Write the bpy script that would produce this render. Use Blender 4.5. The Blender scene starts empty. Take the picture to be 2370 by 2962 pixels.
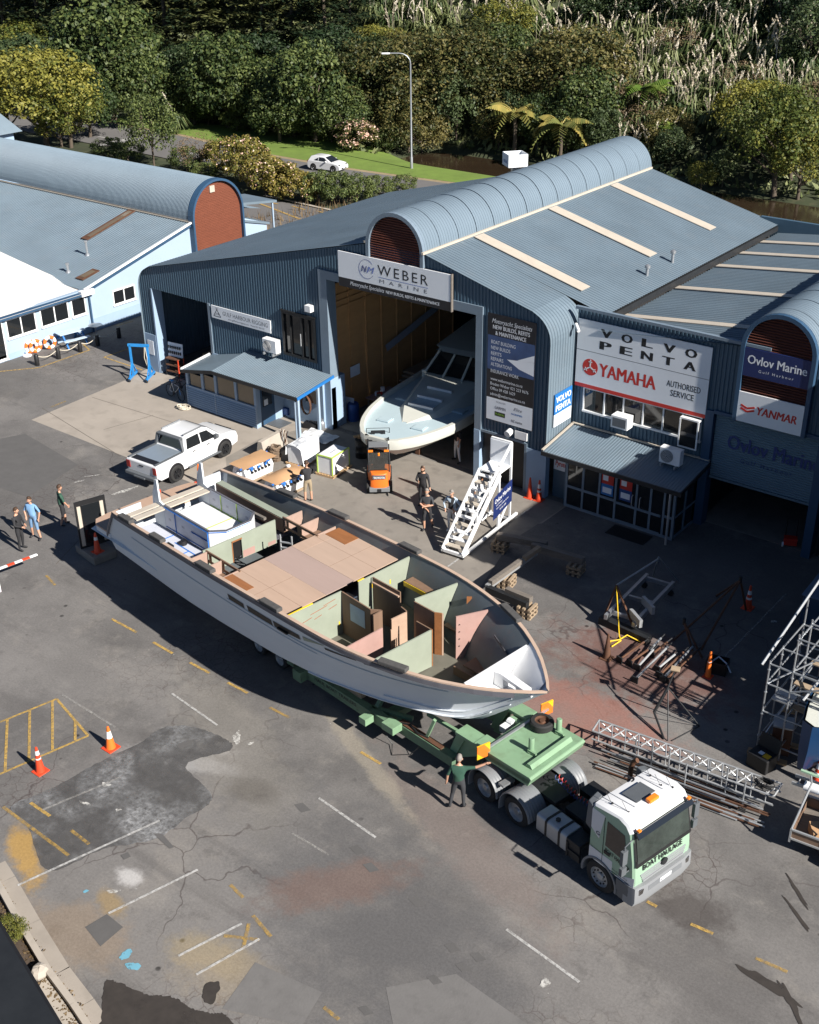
import bpy, bmesh, math, random
from mathutils import Vector, Matrix
rnd = random.Random(7)
R = math.radians
sc = bpy.context.scene
col = sc.collection

# ---------------------------------------------------------------- camera, sky, sun, exposure
CAM_H = 23.64
FPX = 3448.083
YAW, PIT, ROLL = R(-38.41861378), R(28.21144793), R(-0.7493692)
FWD = Vector((math.sin(YAW)*math.cos(PIT), math.cos(YAW)*math.cos(PIT), -math.sin(PIT)))
_r0 = Vector((math.cos(YAW), -math.sin(YAW), 0)); _u0 = _r0.cross(FWD)
RGT = math.cos(ROLL)*_r0 + math.sin(ROLL)*_u0
UPV = RGT.cross(FWD)
cam = bpy.data.cameras.new('camera'); cam_ob = bpy.data.objects.new('camera', cam); col.objects.link(cam_ob)
mw = Matrix((RGT, UPV, -FWD)).transposed().to_4x4(); mw.translation = (0, 0, CAM_H)
cam_ob.matrix_world = mw
cam.sensor_fit = 'VERTICAL'; cam.sensor_height = 36; cam.sensor_width = 36
cam.lens = FPX/2962*36
cam.clip_end = 2000; cam.clip_start = 0.5
sc.camera = cam_ob

SUN_EL, SUN_AZ = R(34.5), R(-5.5)          # azimuth measured from +X towards +Y
sun_dir = Vector((math.cos(SUN_EL)*math.cos(SUN_AZ), math.cos(SUN_EL)*math.sin(SUN_AZ), math.sin(SUN_EL)))
sun = bpy.data.lights.new('sun', 'SUN'); sun.energy = 5.0; sun.angle = R(0.53); sun.color = (1, .945, .875)
sun_ob = bpy.data.objects.new('sun', sun); col.objects.link(sun_ob)
sun_ob.rotation_euler = sun_dir.to_track_quat('Z', 'Y').to_euler(); sun_ob.location = (20, 0, 40)
w = bpy.data.worlds.new('World'); sc.world = w; w.use_nodes = True
nt = w.node_tree; bg = nt.nodes['Background']
sky = nt.nodes.new('ShaderNodeTexSky'); sky.sky_type = 'NISHITA'; sky.sun_disc = False
sky.sun_elevation = SUN_EL; sky.sun_rotation = R(90) - SUN_AZ
sky.air_density = .55; sky.dust_density = 0.1; sky.ozone_density = 2.0
nt.links.new(sky.outputs[0], bg.inputs[0]); bg.inputs[1].default_value = 0.05
sc.view_settings.view_transform = 'Standard'; sc.view_settings.look = 'None'
sc.view_settings.exposure = 0.95; sc.view_settings.gamma = 1
sc.cycles.max_bounces = 6; sc.cycles.transparent_max_bounces = 12

# ---------------------------------------------------------------- terrain and photo-ray helpers
def ss(t): t = max(0., min(1., t)); return t*t*(3-2*t)
def ground_z(x, y):
    z = -3*ss((y-58)/16)
    k = ss((x+88)/12)
    start = 102*(1-k) + 109.5*k
    z += .40*max(0, y-start)*ss((y-start)/8) if y < start+90 else .40*90
    if k > 0: z -= 1.8*k*math.exp(-((y-104.5)/3.2)**2)
    return z
def ray(px, py): return FWD*FPX + RGT*(px-1185) - UPV*(py-1481)
def at(px, py, z=0.):
    "ground (or height z above it) point seen at a place in the photo"
    d = ray(px, py); t = (z-CAM_H)/d.z if d.z < 0 else 1
    p = Vector((0, 0, CAM_H)) + d*t
    if p.y > 57 or t < 0:
        s = 45/d.length; 
        for i in range(6000):
            q = Vector((0, 0, CAM_H)) + d*s
            if q.z < ground_z(q.x, q.y)+z: break
            s += .05/d.length*(1+i*.002)
        p = q
    return p
def head_of(p, q): return math.atan2(q.y-p.y, q.x-p.x)

# ---------------------------------------------------------------- mesh builder
class MB:
    def __init__(s): s.v = []; s.f = []; s.m = []
    def add(s, vs, fs, m=0):
        n = len(s.v); s.v += [tuple(p) for p in vs]
        for f in fs: s.f.append([i+n for i in f]); s.m.append(m)
        return s
    def box(s, x0, x1, y0, y1, z0, z1, m=0, mat=None):
        vs = [Vector(p) for p in ((x0,y0,z0),(x1,y0,z0),(x1,y1,z0),(x0,y1,z0),(x0,y0,z1),(x1,y0,z1),(x1,y1,z1),(x0,y1,z1))]
        if mat is not None: vs = [mat @ p for p in vs]
        return s.add(vs, [(3,2,1,0),(4,5,6,7),(0,1,5,4),(1,2,6,5),(2,3,7,6),(3,0,4,7)], m)
    def cbox(s, c, sx, sy, sz, rz=0, m=0, rx=0, ry=0):
        M = Matrix.Translation(c) @ Matrix.Rotation(rz, 4, 'Z') @ Matrix.Rotation(ry, 4, 'Y') @ Matrix.Rotation(rx, 4, 'X')
        return s.box(-sx/2, sx/2, -sy/2, sy/2, -sz/2, sz/2, m, M)
    def bar(s, p, q, w, h=None, m=0, up=(0,0,1)):
        p = Vector(p); q = Vector(q); h = h or w; d = (q-p).normalized(); up = Vector(up)
        if abs(d.dot(up)) > .98: up = Vector((1,0,0)) if abs(d.x) < .9 else Vector((0,1,0))
        a = d.cross(up).normalized()*w/2; b = a.cross(d).normalized()*h/2
        vs = [p-a-b, p+a-b, p+a+b, p-a+b, q-a-b, q+a-b, q+a+b, q-a+b]
        return s.add(vs, [(3,2,1,0),(4,5,6,7),(0,1,5,4),(1,2,6,5),(2,3,7,6),(3,0,4,7)], m)
    def tube(s, p, q, r, n=8, m=0, r2=None, caps=True):
        return s.path([p, q], [r, r if r2 is None else r2], n, m, caps)
    def path(s, pts, r, n=8, m=0, caps=True, closed=False):
        pts = [Vector(p) for p in pts]; k = len(pts)
        rs = r if isinstance(r, (list, tuple)) else [r]*k
        base = len(s.v); ref = None
        for i, p in enumerate(pts):
            if closed: d = pts[(i+1) % k]-pts[i-1]
            else: d = pts[min(i+1, k-1)]-pts[max(i-1, 0)]
            d = d.normalized() if d.length > 1e-9 else Vector((0,0,1))
            if ref is None:
                ref = Vector((0,0,1)) if abs(d.z) < .9 else Vector((1,0,0))
            a = (ref - d*ref.dot(d)).normalized(); ref = a; b = d.cross(a)
            for j in range(n):
                t = 2*math.pi*j/n; s.v.append(tuple(p + (a*math.cos(t)+b*math.sin(t))*rs[i]))
        for i in range(k if closed else k-1):
            i2 = (i+1) % k
            for j in range(n):
                s.f.append([base+i*n+j, base+i*n+(j+1)%n, base+i2*n+(j+1)%n, base+i2*n+j]); s.m.append(m)
        if caps and not closed:
            s.f.append([base+j for j in range(n)][::-1]); s.m.append(m)
            s.f.append([base+(k-1)*n+j for j in range(n)]); s.m.append(m)
        return s
    def prism(s, poly, axis, a, b, m=0, M=None):
        "extrude a 2D polygon: axis x -> poly is (y,z); y -> (x,z); z -> (x,y)"
        def P(u, v, t): return Vector((t,u,v) if axis == 'x' else (u,t,v) if axis == 'y' else (u,v,t))
        n = len(poly); vs = [P(u,v,a) for u,v in poly]+[P(u,v,b) for u,v in poly]
        if M is not None: vs = [M @ p for p in vs]
        fs = [list(range(n))[::-1], list(range(n, 2*n))]+[(i,(i+1)%n,n+(i+1)%n,n+i) for i in range(n)]
        return s.add(vs, fs, m)
    def lathe(s, prof, c=(0,0,0), n=16, m=0, axis='z', M=None, caps=True):
        base = len(s.v); c = Vector(c)
        for r, z in prof:
            for j in range(n):
                t = 2*math.pi*j/n; a, b = r*math.cos(t), r*math.sin(t)
                p = c+Vector((a,b,z) if axis == 'z' else (a,z,b) if axis == 'y' else (z,a,b))
                s.v.append(tuple(M @ p if M is not None else p))
        k = len(prof)
        for i in range(k-1):
            for j in range(n):
                s.f.append([base+i*n+j, base+i*n+(j+1)%n, base+(i+1)*n+(j+1)%n, base+(i+1)*n+j]); s.m.append(m)
        if caps:
            s.f.append([base+j for j in range(n)][::-1]); s.m.append(m)
            s.f.append([base+(k-1)*n+j for j in range(n)]); s.m.append(m)
        return s
    def loft(s, rings, m=0, closed=True, caps=False):
        n = len(rings[0]); base = len(s.v)
        for r in rings: s.v += [tuple(p) for p in r]
        for i in range(len(rings)-1):
            for j in range(n if closed else n-1):
                s.f.append([base+i*n+j, base+i*n+(j+1)%n, base+(i+1)*n+(j+1)%n, base+(i+1)*n+j]); s.m.append(m)
        if caps:
            s.f.append([base+j for j in range(n)][::-1]); s.m.append(m)
            s.f.append([base+(len(rings)-1)*n+j for j in range(n)]); s.m.append(m)
        return s
    def quad(s, a, b, c, d, m=0): return s.add([a,b,c,d], [(0,1,2,3)], m)
    def slab(s, a, b, c, d, t, m=0):
        "a quad given thickness t along its normal"
        a, b, c, d = map(Vector, (a,b,c,d)); n = (b-a).cross(d-a).normalized()*t
        return s.add([a,b,c,d,a+n,b+n,c+n,d+n], [(3,2,1,0),(4,5,6,7),(0,1,5,4),(1,2,6,5),(2,3,7,6),(3,0,4,7)], m)
    def text(s, body, o, xd, yd, h, w=None, m=0, bold=0., shear=0., align='L', lift=0., slab=0, space=1.):
        vs, fs = glyphs(body, 0., shear, space)
        if not vs: return s
        x0 = min(p[0] for p in vs); x1 = max(p[0] for p in vs)
        sy = h/.729; sx = sy if w is None else w/(x1-x0)
        o = Vector(o); xd = Vector(xd).normalized(); yd = Vector(yd).normalized(); nn = xd.cross(yd)
        off = {'L': 0, 'C': -.5, 'R': -1}[align]*(x1-x0)*sx
        bo = min(bold, .05)*sx
        for k, dx in enumerate((0, bo, -bo) if bold else (0,)):              # heavier strokes: the outline doubled sideways
            s.add([o+xd*((p[0]-x0)*sx+off+dx)+yd*(p[1]*sy)+nn*(lift+.0005*k) for p in vs], fs, m)
        return s
    def xf(s, M, i0=0):
        s.v[i0:] = [tuple(M @ Vector(p)) for p in s.v[i0:]]; return s
    def build(s, name, mats, parent=None, smooth=None, bevel=0, loc=None, rz=0):
        me = bpy.data.meshes.new(name); me.from_pydata(s.v, [], s.f)
        if not isinstance(mats, (list, tuple)): mats = [mats]
        for q in mats: me.materials.append(q)
        if len(mats) > 1: me.polygons.foreach_set('material_index', s.m)
        me.validate(); me.update()
        if smooth is not None:
            me.polygons.foreach_set('use_smooth', [True]*len(me.polygons)); me.set_sharp_from_angle(angle=R(smooth))
        o = bpy.data.objects.new(name, me); col.objects.link(o)
        if parent is not None: o.parent = parent
        if loc is not None: o.location = loc
        o.rotation_euler.z = rz
        if bevel:
            b = o.modifiers.new('bevel', 'BEVEL'); b.width = bevel; b.segments = 2; b.limit_method = 'ANGLE'; b.angle_limit = R(40)
        return o
_gl = {}
def glyphs(body, bold, shear, space):
    k = (body, bold, shear, space)
    if k not in _gl:
        cu = bpy.data.curves.new('lettering', 'FONT'); cu.body = body; cu.resolution_u = 2; cu.offset = bold; cu.shear = shear; cu.space_character = space
        ob = bpy.data.objects.new('lettering', cu); me = ob.to_mesh()
        _gl[k] = ([tuple(v.co) for v in me.vertices], [list(p.vertices) for p in me.polygons])
        ob.to_mesh_clear(); bpy.data.objects.remove(ob); bpy.data.curves.remove(cu)
    return _gl[k]

def tag(o, label=None, cat=None, group=None, kind=None):
    if label: o['label'] = label
    if cat: o['category'] = cat
    if group: o['group'] = group
    if kind: o['kind'] = kind
    return o
def T(name, label, cat, loc=(0,0,0), rz=0, group=None):
    o = bpy.data.objects.new(name, None); col.objects.link(o); o.empty_display_size = .1
    o.location = loc; o.rotation_euler.z = rz
    return tag(o, label, cat, group)
def kids(o): return [c for c in bpy.data.objects if c.parent == o]
def dup(root, loc, rz=0, label=None, group=None, scale=None):
    def cp(o, par):
        c = o.copy(); col.objects.link(c); c.parent = par
        for ch in KID[o.name]: cp(ch, c)
        return c
    KID = {}
    def walk(o):
        KID[o.name] = list(o.children)
        for ch in o.children: walk(ch)
    walk(root); r = cp(root, None)
    r.location = loc; r.rotation_euler = (0, 0, rz)
    if scale: r.scale = (scale,)*3
    if label: r['label'] = label
    if group: r['group'] = group
    return r

# ---------------------------------------------------------------- materials
def mat(name, c, rough=.6, metal=0., var=.12, vs=2., bump=0., bs=20., spec=.5, tint=None, coord='Object', coat=0., dirt=0., dirtc=(.05,.045,.04), streak=None, trans=0.):
    m = bpy.data.materials.new(name); m.use_nodes = True; t = m.node_tree; n = t.nodes; L = t.links.new
    b = n['Principled BSDF']; b.inputs['Roughness'].default_value = rough; b.inputs['Metallic'].default_value = metal
    b.inputs['Specular IOR Level'].default_value = spec
    if coat: b.inputs['Coat Weight'].default_value = coat; b.inputs['Coat Roughness'].default_value = .08
    if trans: b.inputs['Transmission Weight'].default_value = trans
    tc = n.new('ShaderNodeTexCoord'); src = tc.outputs[coord]
    if streak:
        mp = n.new('ShaderNodeMapping'); mp.inputs['Scale'].default_value = streak; L(src, mp.inputs[0]); srcv = mp.outputs[0]
    else: srcv = src
    nz = n.new('ShaderNodeTexNoise'); nz.inputs['Scale'].default_value = vs; nz.inputs['Detail'].default_value = 5; nz.inputs['Roughness'].default_value = .65; L(srcv, nz.inputs['Vector'])
    mx = n.new('ShaderNodeMix'); mx.data_type = 'RGBA'
    lo = tint or tuple(max(0, x*(1-2.2*var)) for x in c); hi = tuple(min(1, x*(1+1.6*var)) for x in c)
    mx.inputs[6].default_value = (*lo, 1); mx.inputs[7].default_value = (*hi, 1)
    L(nz.outputs[0], mx.inputs[0]); out = mx.outputs[2]
    if dirt:
        n2 = n.new('ShaderNodeTexNoise'); n2.inputs['Scale'].default_value = vs*3.3; n2.inputs['Detail'].default_value = 6; L(srcv, n2.inputs['Vector'])
        rp = n.new('ShaderNodeMapRange'); rp.inputs[1].default_value = .52; rp.inputs[2].default_value = .72; rp.inputs[4].default_value = dirt; L(n2.outputs[0], rp.inputs[0])
        m2 = n.new('ShaderNodeMix'); m2.data_type = 'RGBA'; L(rp.outputs[0], m2.inputs[0]); L(out, m2.inputs[6]); m2.inputs[7].default_value = (*dirtc, 1); out = m2.outputs[2]
    L(out, b.inputs['Base Color'])
    if bump:
        n3 = n.new('ShaderNodeTexNoise'); n3.inputs['Scale'].default_value = bs; n3.inputs['Detail'].default_value = 3; L(src, n3.inputs['Vector'])
        bp = n.new('ShaderNodeBump'); bp.inputs['Strength'].default_value = bump; bp.inputs['Distance'].default_value = .02; L(n3.outputs[0], bp.inputs['Height']); L(bp.outputs[0], b.inputs['Normal'])
    return m
def worn(name, c, keep=.5, scale=6., rough=.8, soft=.12, var=.1, big=0):
    "paint or stain that has partly worn away: noise-edged transparency"
    m = mat(name, c, rough, var=var, vs=3); t = m.node_tree; n = t.nodes; L = t.links.new
    b = n['Principled BSDF']; out = n['Material Output']; tr = n.new('ShaderNodeBsdfTransparent'); mx = n.new('ShaderNodeMixShader')
    tc = n.new('ShaderNodeTexCoord'); nz = n.new('ShaderNodeTexNoise'); nz.inputs['Scale'].default_value = scale; nz.inputs['Detail'].default_value = 8; nz.inputs['Roughness'].default_value = .7
    L(tc.outputs['Object'], nz.inputs['Vector'])
    mr = n.new('ShaderNodeMapRange'); mr.inputs[1].default_value = .5+(.5-keep)*.5-soft; mr.inputs[2].default_value = .5+(.5-keep)*.5+soft
    fac = mr.outputs[0]; L(nz.outputs[0], mr.inputs[0])
    if big:
        n2 = n.new('ShaderNodeTexNoise'); n2.inputs['Scale'].default_value = big; n2.inputs['Detail'].default_value = 4; L(tc.outputs['Object'], n2.inputs['Vector'])
        m2 = n.new('ShaderNodeMapRange'); m2.inputs[1].default_value = .45; m2.inputs[2].default_value = .62; L(n2.outputs[0], m2.inputs[0])
        mu = n.new('ShaderNodeMath'); mu.operation = 'MULTIPLY'; L(fac, mu.inputs[0]); L(m2.outputs[0], mu.inputs[1]); fac = mu.outputs[0]
    L(fac, mx.inputs[0]); L(tr.outputs[0], mx.inputs[1]); L(b.outputs[0], mx.inputs[2]); L(mx.outputs[0], out.inputs[0])
    return m
def leafmat(name, c, c2, rough=.55, vs=.35):
    m = mat(name, c, rough, var=.2, vs=vs, spec=.3); t = m.node_tree; n = t.nodes; L = t.links.new
    b = n['Principled BSDF']; nz = [q for q in n if q.type == 'TEX_NOISE'][0]
    mx = [q for q in n if q.type == 'MIX'][0]; mx.inputs[6].default_value = (*c, 1); mx.inputs[7].default_value = (*c2, 1)
    mr = n.new('ShaderNodeMapRange'); mr.inputs[1].default_value = .36; mr.inputs[2].default_value = .64
    g = n.new('ShaderNodeNewGeometry'); oi = n.new('ShaderNodeObjectInfo')
    ad = n.new('ShaderNodeMath'); ad.operation = 'MULTIPLY_ADD'; L(g.outputs['Random Per Island'], ad.inputs[0]); ad.inputs[1].default_value = .34
    ad2 = n.new('ShaderNodeMath'); ad2.operation = 'ADD'; L(nz.outputs[0], ad.inputs[2]); L(ad.outputs[0], ad2.inputs[0])
    m3 = n.new('ShaderNodeMath'); m3.operation = 'MULTIPLY_ADD'; L(oi.outputs['Random'], m3.inputs[0]); m3.inputs[1].default_value = .3; m3.inputs[2].default_value = -.32
    L(m3.outputs[0], ad2.inputs[1]); L(ad2.outputs[0], mr.inputs[0]); L(mr.outputs[0], mx.inputs[0])
    tl = n.new('ShaderNodeBsdfTranslucent'); L(mx.outputs[2], tl.inputs['Color']); ms = n.new('ShaderNodeMixShader'); ms.inputs[0].default_value = .22
    L(b.outputs[0], ms.inputs[1]); L(tl.outputs[0], ms.inputs[2]); L(ms.outputs[0], n['Material Output'].inputs[0])
    return m
def glassmat(name, c=(.02,.025,.03), rough=.04):
    return mat(name, c, rough, var=.05, spec=.9)
def clearglass(name, tintc=(.75,.82,.85), mixf=.12):
    m = bpy.data.materials.new(name); m.use_nodes = True; t = m.node_tree; n = t.nodes; L = t.links.new
    n.remove(n['Principled BSDF']); tr = n.new('ShaderNodeBsdfTransparent'); tr.inputs[0].default_value = (*tintc, 1)
    gl = n.new('ShaderNodeBsdfGlossy'); gl.inputs['Roughness'].default_value = .03; mx = n.new('ShaderNodeMixShader')
    fr = n.new('ShaderNodeFresnel'); fr.inputs[0].default_value = 1.5; ad = n.new('ShaderNodeMath'); ad.operation = 'ADD'; ad.inputs[1].default_value = mixf
    L(fr.outputs[0], ad.inputs[0]); L(ad.outputs[0], mx.inputs[0]); L(tr.outputs[0], mx.inputs[1]); L(gl.outputs[0], mx.inputs[2]); L(mx.outputs[0], n['Material Output'].inputs[0])
    return m
K = {}
def mk(n, *a, **k): K[n] = mat(n, *a, **k); return K[n]
mk('blue_cladding', (.055,.105,.152), .5, var=.10, vs=.6, streak=(2,2,.25))
mk('roof_steel', (.138,.184,.222), .45, var=.14, vs=.35, dirt=.12, dirtc=(.2,.2,.2), spec=.4)
mk('barrel_steel', (.150,.198,.240), .45, var=.07, vs=.5, spec=.4)
mk('pale_blue', (.27,.37,.49), .75, var=.06, vs=.8, dirt=.15, dirtc=(.25,.32,.42))
mk('pale_wall', (.31,.40,.50), .75, var=.04, vs=.8)
mk('trim_blue', (.03,.075,.14), .5, var=.08)
mk('trim_grey', (.16,.21,.26), .5, var=.08)
mk('white_paint', (.75,.76,.76), .45, var=.05, dirt=.12, dirtc=(.45,.44,.4))
mk('sign_white', (.74,.77,.80), .45, var=.03)
mk('black', (.012,.012,.013), .5, var=.2)
mk('sign_black', (.012,.013,.018), .35, var=.2)
mk('ink', (.01,.01,.012), .5, var=.1)
mk('ink_white', (.75,.77,.8), .5, var=.02)
mk('ink_red', (.55,.03,.02), .45, var=.05)
mk('ink_blue', (.02,.045,.17), .45, var=.05)
mk('sign_blue', (.014,.026,.11), .4, var=.08)
mk('bright_blue', (.02,.15,.42), .4, var=.08)
mk('gantry_blue', (.02,.22,.55), .4, var=.12, dirt=.2)
mk('cream_sheet', (.46,.41,.34), .55, var=.10, vs=1.2, dirt=.25, dirtc=(.4,.36,.28))
mk('louvre_brown', (.13,.042,.028), .5, var=.15, vs=1.5, streak=(.4,.4,6))
mk('plywall', (.52,.28,.115), .7, var=.12, vs=.8, streak=(1,1,4))
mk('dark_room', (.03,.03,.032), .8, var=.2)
mk('concrete', (.31,.275,.235), .85, var=.13, vs=.45, dirt=.35, dirtc=(.17,.15,.125), bump=.1)
mk('kerb_concrete', (.38,.34,.29), .85, var=.12, vs=.8, dirt=.3, dirtc=(.2,.18,.15))
mk('timber', (.32,.24,.16), .8, var=.2, vs=1.5, streak=(1,8,8), dirt=.25, dirtc=(.1,.08,.06))
mk('grey_timber', (.16,.14,.12), .85, var=.25, vs=2, streak=(1,6,6), dirt=.3)
mk('pallet_wood', (.42,.28,.15), .8, var=.2, vs=3)
mk('galv', (.42,.44,.46), .38, .65, var=.15, vs=3, dirt=.2, dirtc=(.2,.2,.2))
mk('alloy', (.44,.455,.465), .45, .5, var=.08, vs=2)
mk('chrome', (.6,.6,.6), .15, 1, var=.03)
mk('tyre', (.018,.018,.018), .8, var=.2, vs=4)
mk('dark_metal', (.03,.032,.035), .5, .4, var=.2)
mk('rust', (.12,.055,.03), .8, .2, var=.3, vs=3, dirt=.4)
mk('car_white', (.64,.65,.66), .25, var=.02, coat=.6)
mk('grey_plastic', (.10,.11,.12), .5, var=.1)
mk('screen_green', (.035,.045,.04), .06, var=.5, vs=1.5, spec=.8)
mk('glass_dark', (.012,.014,.016), .05, var=.05, spec=.8)
mk('glass_tan', (.16,.12,.075), .08, var=.15, vs=.7, spec=.7)
mk('orange', (.75,.16,.02), .4, var=.06)
mk('cone_red', (.62,.06,.02), .5, var=.1)
mk('cone_orange', (.75,.16,.02), .5, var=.08)
mk('reflective', (.75,.75,.74), .4, var=.05)
mk('yellow', (.75,.42,.01), .5, var=.08)
mk('strap_yellow', (.72,.48,.02), .6, var=.1)
mk('skin', (.48,.27,.18), .55, var=.06)
mk('hair_brown', (.05,.025,.012), .7, var=.2)
mk('hair_grey', (.22,.2,.18), .7, var=.2)
mk('cloth_green', (.025,.075,.05), .85, var=.12, vs=4)
mk('cloth_dark', (.022,.022,.025), .85, var=.2, vs=4)
mk('cloth_blue', (.17,.32,.52), .85, var=.1, vs=4)
mk('cloth_jean', (.14,.24,.38), .85, var=.12, vs=4)
mk('cloth_khaki', (.30,.24,.16), .85, var=.1, vs=4)
mk('cloth_white', (.62,.64,.66), .85, var=.06, vs=4)
mk('cloth_grey', (.035,.037,.042), .85, var=.15, vs=4)
mk('cloth_lightblue', (.42,.52,.62), .85, var=.1, vs=4)
mk('shoe', (.02,.02,.022), .7)
mk('trailer_green', (.19,.31,.19), .5, var=.10, vs=1.2, dirt=.35, dirtc=(.11,.15,.09))
mk('shaded_green', (.11,.19,.12), .6, var=.15, vs=1.5, dirt=.5, dirtc=(.05,.06,.045))  # darker trailer green: hull shade put into the paint colour, plus dirt
mk('truck_green', (.28,.42,.30), .35, var=.05, coat=.3, dirt=.2, dirtc=(.22,.28,.2))
mk('fender_grey', (.17,.18,.19), .5, var=.08)
mk('bumper_grey', (.23,.24,.25), .45, var=.05)
mk('plywood', (.40,.275,.20), .65, var=.10, vs=.9, streak=(.7,5,5), dirt=.12, dirtc=(.40,.24,.15))
mk('plywood_pink', (.36,.25,.20), .65, var=.08, vs=.9, streak=(.7,5,5))
mk('ply_stained', (.27,.11,.04), .6, var=.2, vs=1.2, streak=(1,7,7))
mk('ply_brown', (.185,.115,.075), .7, var=.14, vs=1.2, streak=(3,3,.5))
mk('ply_red', (.30,.11,.06), .6, var=.14, vs=1.2, streak=(5,5,.5))
mk('ply_blush', (.36,.225,.195), .7, var=.14, vs=1.1, dirt=.2, dirtc=(.34,.15,.12))
mk('glass_green', (.265,.295,.235), .6, var=.10, vs=1.1, dirt=.25, dirtc=(.22,.26,.19))
mk('hull_primer', (.56,.60,.635), .65, var=.04, vs=.7, dirt=.35, dirtc=(.49,.54,.60), streak=(.6,1,2.2))
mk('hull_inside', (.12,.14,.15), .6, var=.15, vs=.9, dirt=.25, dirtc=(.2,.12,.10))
mk('gel_white', (.66,.67,.68), .35, var=.02)
mk('gel_board', (.50,.52,.58), .5, var=.03)
mk('tape_blue', (.03,.17,.55), .6)
mk('tape_green', (.42,.60,.10), .6)
mk('carpet_pad', (.07,.068,.066), .95, var=.25, vs=8)
mk('boat_cream', (.52,.53,.48), .35, var=.04)
mk('boat_bluegrey', (.40,.50,.54), .4, var=.05, vs=.8)
mk('paper_brown', (.45,.27,.14), .75, var=.06)
mk('plastic_white', (.70,.71,.72), .4, var=.06, vs=3)
mk('film', (.62,.64,.66), .3, var=.15, vs=5)
mk('drum_blue', (.015,.06,.22), .4)
mk('foil', (.62,.64,.66), .3, .5, var=.15, vs=3)
mk('navy_hull', (.012,.045,.12), .3, var=.1)
mk('canvas_white', (.72,.70,.66), .7, var=.03)
mk('soil', (.07,.05,.035), .95, var=.3, vs=2, bump=.3)
mk('bark', (.09,.07,.05), .9, var=.25, vs=4)
mk('rope', (.55,.5,.4), .9, var=.15)
mk('glow_red', (.25,.015,.012), .3)
mk('amber', (.8,.22,.02), .3)
K['glass_clear'] = clearglass('glass_clear')
K['leaf_round'] = leafmat('leaf_round', (.028,.050,.015), (.135,.165,.048))
K['leaf_yellow'] = leafmat('leaf_yellow', (0.066,0.090,0.019), (0.240,0.222,0.042))
K['leaf_dark'] = leafmat('leaf_dark', (.018,.036,.014), (.085,.115,.045))
K['leaf_conifer'] = leafmat('leaf_conifer', (0.016,0.030,0.014), (0.142,0.151,0.054))
K['leaf_brown'] = leafmat('leaf_brown', (.035,.048,.014), (.165,.140,.045))
K['leaf_hedge'] = leafmat('leaf_hedge', (.09,.10,.02), (.27,.21,.05))
K['leaf_pampas'] = leafmat('leaf_pampas', (.045,.075,.022), (.215,.235,.10))
K['leaf_palm'] = leafmat('leaf_palm', (.15,.17,.05), (.42,.33,.09))
K['leaf_fern'] = leafmat('leaf_fern', (.08,.14,.02), (.18,.24,.05))
K['leaf_dry'] = leafmat('leaf_dry', (.12,.08,.04), (.26,.19,.11))
K['plume'] = leafmat('plume', (.52,.45,.34), (.80,.74,.62))
K['flower'] = leafmat('flower', (.72,.42,.32), (.85,.66,.56))
# ---------------------------------------------------------------- ground
def s1(x,y): return x*.6957,y*.6957
def s2(x,y): return 1100+x*.7362,y*.7362
def s3(x,y): return x*.4638,350+y*.4638
def s4(x,y): return 400+x*.3478,700+y*.3478
def s4b(x,y): return 1600+x*.4464,1500+y*.4464
def s5(x,y): return 900+x*.3711,600+y*.3711
def s5b(x,y): return 1000+x*.4348,1950+y*.4348
def s6(x,y): return 1350+x*.3943,850+y*.3943
def s6b(x,y): return 1350+x*.4348,2050+y*.4348
def s7(x,y): return 1800+x*.4176,800+y*.4176
def s7b(x,y): return x*.4695,1950+y*.4695
def s8(x,y): return x*.4058,1150+y*.4058
def s8b(x,y): return 700+x*.9681,2300+y*.9681
def sd(x,y): return x*1.3739,y*1.3739
def sp(x,y): return 1000+x*.29,1150+y*.29
def A(f, x, y, z=0): return at(*f(x, y), z)

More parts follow.
